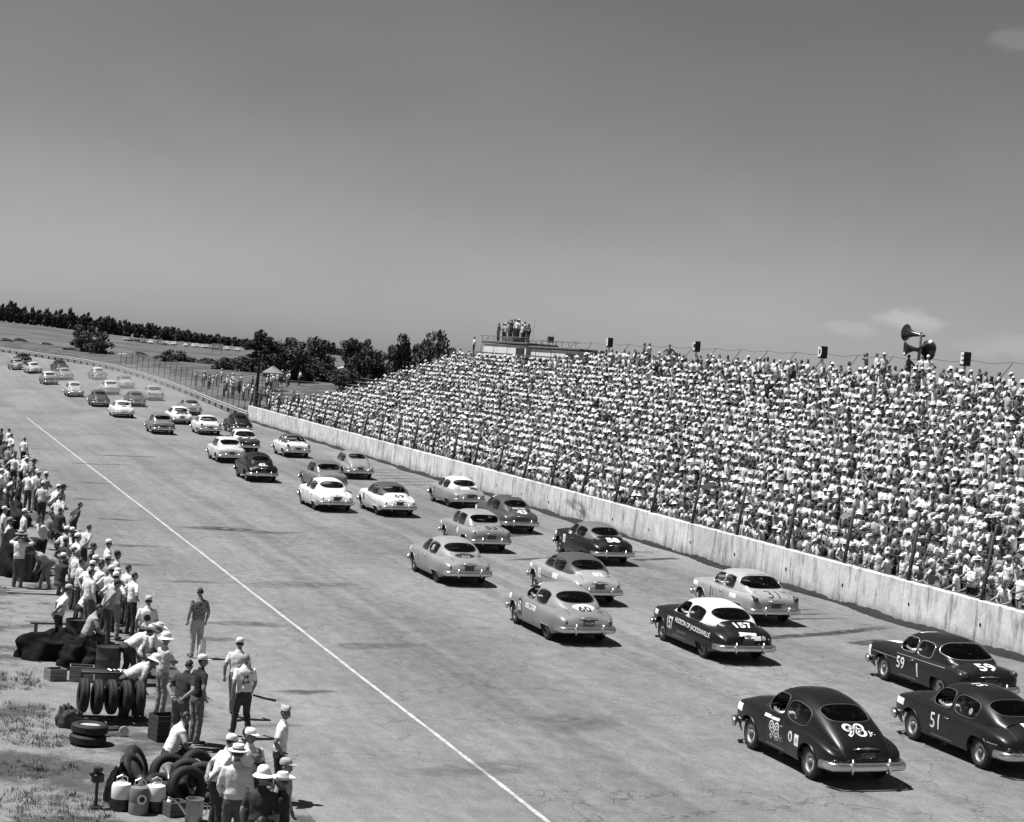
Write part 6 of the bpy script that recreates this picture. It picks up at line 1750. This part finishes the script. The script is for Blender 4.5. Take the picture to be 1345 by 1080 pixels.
for y, pose, sh, pa_, hat, lab in TOPS:
    up = .55 if 'loudspeaker' in lab or 'pair' in lab or 'perched' in lab else -.1
    person(lab, pose, (TX - .35 + random.uniform(-.1, .1), y, TZ - .1 + up - .35), random.uniform(200, 340), sh, pa_, .18, .02, hat, .74, 1.0, GT, pat=.6 if 'patterned' in lab else 0)
ct = thing('back_walkway', 'plank walkway along the back of the grandstand top', 'walkway', (TX - .3, GY0, TZ - .5))
for k in range(2):
    b = MB(); b.box((.0 + k * .36, (GY1 - GY0) / 2, 0), (.34, GY1 - GY0, .04)); b.build('plank', M_WOOD, ct, smooth=False)
for k, (y, dx, dz, pose, sh, hat, lab) in enumerate(((169.2, -.3, -1.2, 'hips', .72, None, 'onlooker in white beside the crowded booth'), (165.5, .8, .2, 'stand', .06, None, 'dark onlooker at the edge of the crowded booth roof'), (164.4, .9, .2, 'fold', .3, None, 'onlooker in grey on the crowded booth roof'), (163.4, 1.3, .2, 'stand', .05, None, 'second dark onlooker on the crowded booth roof'), (162.2, .9, .55, 'shade', .08, None, 'raised dark cameraman on the crowded booth roof'), (161.2, 1.2, .55, 'stand', .72, 'cap', 'raised onlooker in white cap on the crowded booth roof'), (160.3, .8, .55, 'hips', .74, None, 'raised bareheaded onlooker in white on the booth roof'), (159.6, 1.3, .4, 'talk', .7, None, 'onlooker in white behind the raised ones on the booth roof'), (158.7, .8, .2, 'stand', .6, 'cap', 'onlooker in pale clothes and cap on the booth roof'), (157.8, 1.1, .2, 'fold', .05, None, 'last dark onlooker on the booth roof'))):
    person(lab, pose, (TX + .3 + dx, y, 9.8 + dz), random.uniform(220, 330), sh, .06, .18, .02, hat, .75, 1.0, 'onlookers on the press booth')
for k in range(6):
    person('extra onlooker in %s squeezed into the cluster on the booth roof' % ('white', 'dark clothes')[k % 2], ('stand', 'fold', 'talk')[k % 3], (TX + 1.3 + .15 * k, 164.2 - k * .85, 10.0 + (.4 if 161 < 164.2 - k * .85 < 163 else 0)), 240 + 20 * k, (.7, .05)[k % 2], .06, .18, .02, ('cap', None, None)[k % 3], .7, 1.0, 'onlookers on the press booth')
b = MB()
for k in range(3): b.box((.0, -k * 1.0, .2), (1.2, .9, .4), 0, .03)
tag(b.build('camera_platform', M_FRAME, None, loc=(TX + 1.2, 162.2, 10.1)), 'dark camera platform standing on the crowded booth roof', 'platform')

# ================================================================== OUTSIDE THE TURN
GB = 'onlookers standing behind the fence at the turn'
bl = [('white', .72), ('grey', .25), ('dark', .06), ('pale', .5)]
for k in range(30):
    s = 187 + k * 1.55 + random.uniform(-.4, .4); t = -random.uniform(2.8, 6.5)
    p, a = trk(s, t); w_, v = bl[int(rr.integers(4))] if k % 2 else bl[0]
    pose = ('stand', 'hips', 'fold', 'talk', 'sit')[k % 5]; hat = ('cap', None, 'straw', None)[k % 4]
    person('%s onlooker in %s shirt %s behind the wire fence at the turn' % ({'sit': 'seated'}.get(pose, 'standing'), w_, {'cap': 'and cap', 'straw': 'and straw hat', None: 'without hat'}[hat]), pose, (p.x, p.y, berm_z(p.x, p.y)), random.uniform(230, 330), v, random.choice((.05, .1, .3)), .18, .02, hat, .7, 1.0, GB)
for k, (x, y) in enumerate(((41.9, 215.8), (44.2, 224.6), (44.4, 222.6), (46.0, 228), (45.6, 222.6), (47.0, 230), (46.5, 226), (48.4, 229), (43.2, 219), (42.6, 217.2), (38.0, 206), (40.2, 216), (36.2, 181), (36.6, 182.4), (36.0, 183.5), (37.0, 180.2), (37.4, 184.6), (36.4, 178.6), (38.6, 183), (39.4, 180.8))):
    w_, v = bl[int(rr.integers(4))] if k % 2 else bl[0]; hat = ('cap', None, None)[k % 3]; pose = ('stand', 'hips', 'talk')[k % 3]
    place = 'on the grass beside the round tent' if k < 12 else 'at the open end of the concrete wall'
    person('onlooker in %s shirt %s %s' % (w_, {'cap': 'and cap', None: 'without hat'}[hat], place), pose, (x, y, berm_z(x, y)), random.uniform(200, 320), v, random.choice((.05, .1, .3)), .18, .02, hat, .7, 1.0, 'onlookers on the grass by the far wall end')
tn = thing('round_tent', 'small pale round tent behind the onlookers on the grass', 'tent', (42.2, 214.5, berm_z(42.2, 214.5)))
b = MB(); b.lathe([(1.25, 2.0), (1.25, 2.12), (.6, 2.55), (.35, 2.7), (.3, 2.82), (.001, 2.86)], 16); b.build('canopy', mat('tent_canvas', .2, .9, .15, 2.0), tn)
for k in range(6):
    b = MB(); a = k * PI / 3; b.tube([(1.15 * math.cos(a), 1.15 * math.sin(a), 0), (1.15 * math.cos(a), 1.15 * math.sin(a), 2.05)], .03, 5); b.build('pole', M_FRAME, tn)
def shed(label, loc, d, v, rz=0.0, name='wooden_shed'):
    s_ = thing(name, label, 'shed', loc, rz)
    b = MB(); b.box((0, 0, d[2] / 2), (d[0], d[1], d[2])); b.build('wall', mat('shed_%02d' % int(v * 100), v, .85, .15, 1.0), s_, smooth=False)
    b = MB(); b.grid([[(-d[0] / 2 - .3, y_, d[2] - .05), (0, y_, d[2] + d[0] * .22), (d[0] / 2 + .3, y_, d[2] - .05)] for y_ in (-d[1] / 2 - .3, d[1] / 2 + .3)]); b.build('roof', mat('shed_roof', .4, .7, .15, 1.0), s_, smooth=False)
    b = MB(); b.box((0, -d[1] / 2 - .02, .95), (.9, .04, 1.9)); b.build('door', M_FRAME, s_, smooth=False)
    b = MB(); b.box((d[0] * .3, -d[1] / 2 - .02, 1.5), (.7, .04, .7)); b.build('window', M_BLACK, s_, smooth=False)
shed('pale roofed shed among the trees beyond the stand', (70.8, 318, far_z(71, 318)), (4.2, 3.5, 2.3), .25)
shed('small white shed at the edge of the trees', (68, 289, far_z(68, 289)), (1.5, 1.5, 2.6), .55)
bb_ = thing('billboard', 'white slatted billboard standing in front of the far trees', 'billboard', (99.5, 599, far_z(99, 599) + .5), -.1)
for k in range(4):
    b = MB(); b.box((0, 0, .6 + k * .55), (3.6, .08, .42)); b.build('slat', M_WHB, bb_, smooth=False)
for q in (-1.4, 1.4):
    b = MB(); b.box((q, .1, 1.0), (.15, .12, 3.0)); b.build('post', M_FRAME, bb_, smooth=False)
# parked cars in the field
def parked(T, x, y, rz, v, rv, lab, grp):
    z = max(far_z(x, y), ground_z(x, y)) - .02
    add_car(T, 0, 0, v, rv, lab, 2, M_RIMD, name='parked_car', group=grp, mw=Matrix.Translation((x, y, z)) @ Matrix.Rotation(rz, 4, 'Z'))
PK = [(SED, 22.7, 394, 1.5, .03, .03, 'dark parked sedan at the field edge left of two others'), (PLY, 26.5, 410, 1.45, .025, .025, 'dark humped parked car just above the guard rail'), (SED, 30.5, 393, 1.6, .14, .16, 'grey parked car alone above the guard rail'), (HTP, 39.5, 337, 1.5, .4, .4, 'pale parked car beside the leafy clump'), (SED, 40.2, 318, 1.6, .05, .06, 'dark parked car near the rail beside the leafy clump'), (HUD, 44.5, 354, 1.5, .3, .05, 'two-tone parked car beyond the leafy clump'), (SED, 46.5, 372, 1.7, .05, .04, 'black parked car farther up the field'), (PLY, 43.5, 312, 1.6, .05, .06, 'dark parked car nearest the bushes'), (SED, 53, 382, 1.4, .08, .08, 'dark parked car at the bush edge')]
for T, x, y, rz, v, rv, lab in PK: parked(T, x, y, rz, v, rv, lab, 'cars parked in the field')
for k in range(22):
    x = 86 + (k % 11) * 3.6 + random.uniform(-.6, .6); y = 705 + (k // 11) * 16 + random.uniform(-4, 4) - (k % 11) * .9
    v = random.choice((.35, .4, .2, .1, .04, .06)); T = (SED, HUD, PLY, HTP)[k % 4]
    r_ = thing('parked_car', '%s car in the distant parking row below the treeline' % ('white' if v > .4 else 'grey' if v > .2 else 'dark'), 'car', (x, y, far_z(x, y)), random.choice((0, PI)) + random.uniform(-.3, .3), 'cars in the distant parking rows')
    for q in ('body', 'roof'):
        o = link(q, T.m[q], r_); set_mats(o, [paint(v)] + ([paint(v)] if q == 'roof' else []))
    link('underbody', T.m['underbody'], r_)

# ---- trees
M_LEAF = mat('tree_leaf', .05, .8, .45, .8, objrand=.25); M_PINE = mat('pine_needles', .028, .8, .4, .8, objrand=.2); M_BARK = mat('bark', .05, .9, .3, 4.0)
def crown(seed, rx, rz_, nclump, nleaf, leaf, squash=1.0):
    r_ = np.random.default_rng(seed); V = []; F_ = []
    cl = []
    for _ in range(nclump):
        d = r_.normal(size=3); d /= np.linalg.norm(d); q = r_.random() ** .45
        cl.append((d * q * np.array([rx, rx, rz_]), r_.uniform(.24, .42) * rx))
    N_ = nclump * nleaf
    P = np.empty((N_, 3))
    for i, (c_, cr_) in enumerate(cl):
        d = r_.normal(size=(nleaf, 3)); d /= np.linalg.norm(d, axis=1)[:, None]
        P[i * nleaf:(i + 1) * nleaf] = c_ + d * (r_.random((nleaf, 1)) ** .4) * cr_ * np.array([1, 1, .75])
    a = r_.normal(size=(N_, 3)); a /= np.linalg.norm(a, axis=1)[:, None]
    b_ = np.cross(a, r_.normal(size=(N_, 3))); b_ /= np.linalg.norm(b_, axis=1)[:, None]
    sz = leaf * r_.uniform(.6, 1.3, (N_, 1))
    V = np.concatenate([P - a * sz, P + b_ * sz * .6, P + a * sz, P - b_ * sz * .6], 1).reshape(-1, 3)
    F_ = np.arange(N_ * 4).reshape(-1, 4)
    me = bpy.data.meshes.new('crown'); me.vertices.add(len(V)); me.vertices.foreach_set('co', V.ravel()); me.loops.add(N_ * 4); me.loops.foreach_set('vertex_index', F_.ravel().astype(np.int32)); me.polygons.add(N_); me.polygons.foreach_set('loop_start', np.arange(0, N_ * 4, 4, dtype=np.int32)); me.polygons.foreach_set('loop_total', np.full(N_, 4, dtype=np.int32)); me.materials.append(M_LEAF); me.update(calc_edges=True)
    return me
def trunk(h, r, lean=.3, limbs=5, seed=0, top=.9):
    r_ = random.Random(seed); b = MB()
    pts = [(lean * math.sin(q * 1.3) * q * .3, lean * .2 * math.sin(q * 2 + seed), h * top * q) for q in np.linspace(0, 1, 7)]
    b.tube([(0, 0, -.6)] + pts[1:], [r * 1.3] + [r * (1 - .75 * q) for q in np.linspace(0, 1, 7)][1:], 8)
    for k in range(limbs):
        q = r_.uniform(.45, .95); i = int(q * 6); p = Vector(pts[i]); a = r_.uniform(0, 6.28); l = h * r_.uniform(.12, .24)
        b.tube([p, p + Vector((l * .6 * math.cos(a), l * .6 * math.sin(a), l * .35)), p + Vector((l * math.cos(a), l * math.sin(a), l * .9))], [r * .4, r * .25, r * .08], 5)
    return b.mesh('trunk', M_BARK)
CRM = [crown(20 + k, 1.0, 1.0, 34, 95, .085) for k in range(4)]
CRF = [crown(40 + k, 1.0, 1.0, 16, 40, .17) for k in range(5)]
TRM = [trunk(1.0, .045, .15, 5, k) for k in range(3)]
def tree(name, label, x, y, h, rx, crown_me, m, grp=None, base=.25, rzf=None, z=None):
    zz = z if z is not None else max(far_z(x, y), 0)
    t_ = thing(name, label, 'tree', (x, y, zz - .1), random.random() * 6, grp)
    o = link('trunk', TRM[int(rr.integers(3))], t_); o.scale = (h * .8, h * .8, h)
    ch = h * (1 - base) / 2
    c_ = link('crown', crown_me, t_, (0, 0, h - ch)); c_.scale = (rx, rx, ch * 1.02); set_mats(c_, [m]); c_.rotation_euler = (0, 0, random.random() * 6)
    return t_
pine = thing('pine_tree', 'tall slender pine with bare leaning trunk by the far wall end', 'tree', (36.1, 191.5, berm_z(36.1, 191.5)), 0)
b = MB(); b.tube([(0, 0, -.4), (.03, 0, 2.0), (.12, 0, 4.2), (.15, 0, 7.4)], [.24, .19, .14, .05], 8)
for q in range(9):
    a = q * 2.4; z_ = 4.0 + q * .3; b.tube([(.12, 0, z_), (.12 + .9 * math.cos(a), .9 * math.sin(a), z_ + .3)], [.05, .02], 5)
b.build('trunk', M_BARK, pine)
for k, (ox, oz, r1, r2) in enumerate(((.0, 7.4, .7, .6), (.9, 6.9, .8, .5), (-1.0, 6.4, .8, .55), (.5, 6.0, 1.0, .5), (1.7, 6.1, .7, .45), (-.5, 5.4, .7, .35))):
    c_ = link('crown', CRM[k % 4], pine, (ox, 0, oz)); c_.scale = (r1, r1, r2); set_mats(c_, [M_PINE])
MID = [(32.8, 337, 5.6, 2.3, 'leafy tree of the clump by the guard rail'), (34.9, 331, 5.0, 2.2, 'rounder tree of the clump by the guard rail'), (31.2, 342, 2.6, 1.8, 'low bush at the foot of the clump by the rail'), (36.5, 333, 2.6, 1.6, 'second low bush at the foot of the clump by the rail'),
       (43.7, 302, 4.2, 2.6, 'bushy tree behind the onlookers at the turn'), (41.5, 296, 3.4, 2.2, 'small round bush left of the bushy tree'), (46.4, 305, 3.4, 2.4, 'low spreading bush between two bushy trees'), (49.8, 299.6, 4.0, 3.2, 'wide bushy tree below the billboard'), (46.4, 269, 3.9, 2.6, 'dark bushy tree left of the tall pine'), (51.5, 286, 4.3, 3.0, 'dense bushy tree behind the tall pine'), (48.0, 262, 4.2, 2.4, 'dark tree beside the tall pine trunk'),
       (47.6, 237, 6.4, 3.0, 'broad dark tree right behind the tall pine'), (50.5, 243, 5.6, 3.0, 'spreading tree behind the round tent'), (62.2, 295.6, 6.2, 3.6, 'dense tree over the round tent'), (59.6, 275.4, 7.0, 3.4, 'tall rounded tree above the grass onlookers'), (55.0, 262, 5.4, 3.2, 'thick tree behind the grass onlookers'), (66, 300, 6.0, 4.0, 'dark tree left of the pale roofed shed'), (73.4, 334, 5.6, 4.0, 'tree behind the pale roofed shed'),
       (60.5, 254, 7.0, 1.7, 'slim upright tree near the small white shed'), (63.1, 258.4, 7.0, 1.6, 'slim forked tree near the small white shed'), (61.5, 252, 5.6, 2.4, 'bushier tree in front of the slim ones'), (74, 291.6, 5.4, 3.6, 'low tree between slim trees and the big oak'), (80.7, 310.5, 5.2, 4.0, 'low tree behind the crowd end'), (60.2, 222.5, 7.9, 2.3, 'big leafy tree rising behind the stand end'), (62.4, 219, 7.7, 2.2, 'second big leafy tree rising behind the stand end'), (62.2, 212, 6.9, 1.9, 'leafy tree touching the crowd at the stand end'), (57.5, 232, 6.2, 2.4, 'dark tree left of the big leafy pair'), (57.5, 238, 5.6, 2.6, 'dark undergrowth tree behind the bleacher'), (53.5, 226, 4.4, 2.4, 'thick bush behind the empty bleacher'), (68, 262, 5.0, 3.4, 'dense bush behind the small white shed'), (77.6, 290, 5.6, 3.6, 'dark tree beyond the big leafy pair'), (50, 252, 4.8, 2.8, 'tangled tree behind the grass slope'), (55, 246, 4.6, 2.6, 'dark shrubby tree beside the empty bleacher')]
for k, (x, y, h, rx, lab) in enumerate(MID):
    slim = 'slim' in lab
    if any(q in lab for q in ('low', 'bush', 'undergrowth', 'shrub', 'tangled', 'behind the pale', 'left of the pale', 'spreading', 'beyond the big')): h *= .74; rx *= .85
    elif any(q in lab for q in ('slim', 'big leafy', 'tall rounded', 'broad dark')): h *= 1.1
    tree('broadleaf_tree', lab, x, y, h, rx, CRM[k % 4], M_LEAF, 'trees beyond the turn', base=.45 if slim else .12)
TL = [(-40, 41.7, 1040.1, 6.4, 9.6), (0, 56.9, 1035, 6.6, 10.0), (30, 68.3, 1031.2, 6.4, 10), (63, 80.9, 1027, 6.1, 9.8), (100, 95.1, 1022.3, 5.6, 9.2), (130, 106.5, 1018.5, 5.0, 9.2), (160, 118, 1014.7, 4.4, 8.2), (200, 133.3, 1009.6, 3.8, 8.8), (230, 144.7, 1005.8, 4.0, 7.4), (260, 156.1, 1002, 4.2, 6.2), (300, 171.4, 997, 4.0, 5.6), (330, 182.8, 993, 4.2, 5.2), (410, 213, 983, 4.5, 4.6), (520, 255, 969, 5.5, 3.4)]
def tl(x, i): return float(np.interp(x, [r[1] for r in TL], [r[i] for r in TL]))
WV = []; wn = 0; x = 20.0
cfv = []
for me_ in CRF:
    a_ = np.empty(len(me_.vertices) * 3); me_.vertices.foreach_get('co', a_); cfv.append(a_.reshape(-1, 3))
while x < 262:
    for row in range(2):
        xx = x + random.uniform(-1.2, 1.2); yy = tl(xx, 2) + row * 11 + random.uniform(-3, 3)
        h = tl(xx, 4) * (random.uniform(.72, 1.02) if row == 0 else random.uniform(.85, 1.1)) * (1.0 + .2 * (random.random() < .15))
        rx = random.uniform(2.0, 3.1); z0 = far_z(xx, yy) - .4
        WV.append(cfv[int(rr.integers(5))] * np.array([rx, rx, h * .5]) + np.array([xx, yy, z0 + h * .52]))
    x += random.uniform(2.1, 3.4)
WV = np.concatenate(WV); nq = len(WV) // 4
me = bpy.data.meshes.new('woodland'); me.vertices.add(len(WV)); me.vertices.foreach_set('co', WV.ravel()); me.loops.add(nq * 4); me.loops.foreach_set('vertex_index', np.arange(nq * 4, dtype=np.int32)); me.polygons.add(nq); me.polygons.foreach_set('loop_start', np.arange(0, nq * 4, 4, dtype=np.int32)); me.polygons.foreach_set('loop_total', np.full(nq, 4, dtype=np.int32)); me.materials.append(M_PINE); me.update(calc_edges=True)
kind(link('woodland', me), 'stuff')
# dust raised by the pack in the turn: soft volume of thin dust
def dust(name, loc, d, dens):
    m = bpy.data.materials.new('dust_volume'); m.use_nodes = True; nt = m.node_tree; N = nt.nodes; L = nt.links
    N.remove(N['Principled BSDF'])
    t = N.new('ShaderNodeTexCoord'); v = N.new('ShaderNodeVectorMath'); v.operation = 'LENGTH'; mp = N.new('ShaderNodeMapping'); mp.inputs['Location'].default_value = (-1, -1, -1); mp.inputs['Scale'].default_value = (2, 2, 2)
    L.new(t.outputs['Generated'], mp.inputs[0]); L.new(mp.outputs[0], v.inputs[0])
    n = N.new('ShaderNodeTexNoise'); n.inputs['Scale'].default_value = .16; n.inputs['Detail'].default_value = 3; L.new(t.outputs['Object'], n.inputs[0])
    r = N.new('ShaderNodeMapRange'); r.inputs[1].default_value = 1.0; r.inputs[2].default_value = .2; r.inputs[3].default_value = 0; r.inputs[4].default_value = 1; r.interpolation_type = 'SMOOTHSTEP'; L.new(v.outputs['Value'], r.inputs[0])
    r2 = N.new('ShaderNodeMapRange'); r2.inputs[1].default_value = .3; r2.inputs[2].default_value = .7; r2.inputs[3].default_value = .25; r2.inputs[4].default_value = 1; L.new(n.outputs[0], r2.inputs[0])
    k = N.new('ShaderNodeMath'); k.operation = 'MULTIPLY'; L.new(r.outputs[0], k.inputs[0]); L.new(r2.outputs[0], k.inputs[1])
    k2 = N.new('ShaderNodeMath'); k2.operation = 'MULTIPLY'; L.new(k.outputs[0], k2.inputs[0]); k2.inputs[1].default_value = dens
    pv = N.new('ShaderNodeVolumePrincipled'); pv.inputs['Color'].default_value = (.75, .75, .75, 1); L.new(k2.outputs[0], pv.inputs['Density'])
    L.new(pv.outputs[0], N['Material Output'].inputs['Volume'])
    b = MB(); b.lathe([(.001, -1), (.5, -.87), (.87, -.5), (1, 0), (.87, .5), (.5, .87), (.001, 1)], 20, cap=False)
    b.v = [(x_ * d[0], y_ * d[1], z_ * d[2]) for x_, y_, z_ in b.v]
    o = b.build(name, m, None, loc=loc); o.rotation_euler = (0, 0, .05)
    return kind(o, 'stuff')
dust('dust_cloud', (25.5, 215, 2.0), (9, 50, 3.2), .028)
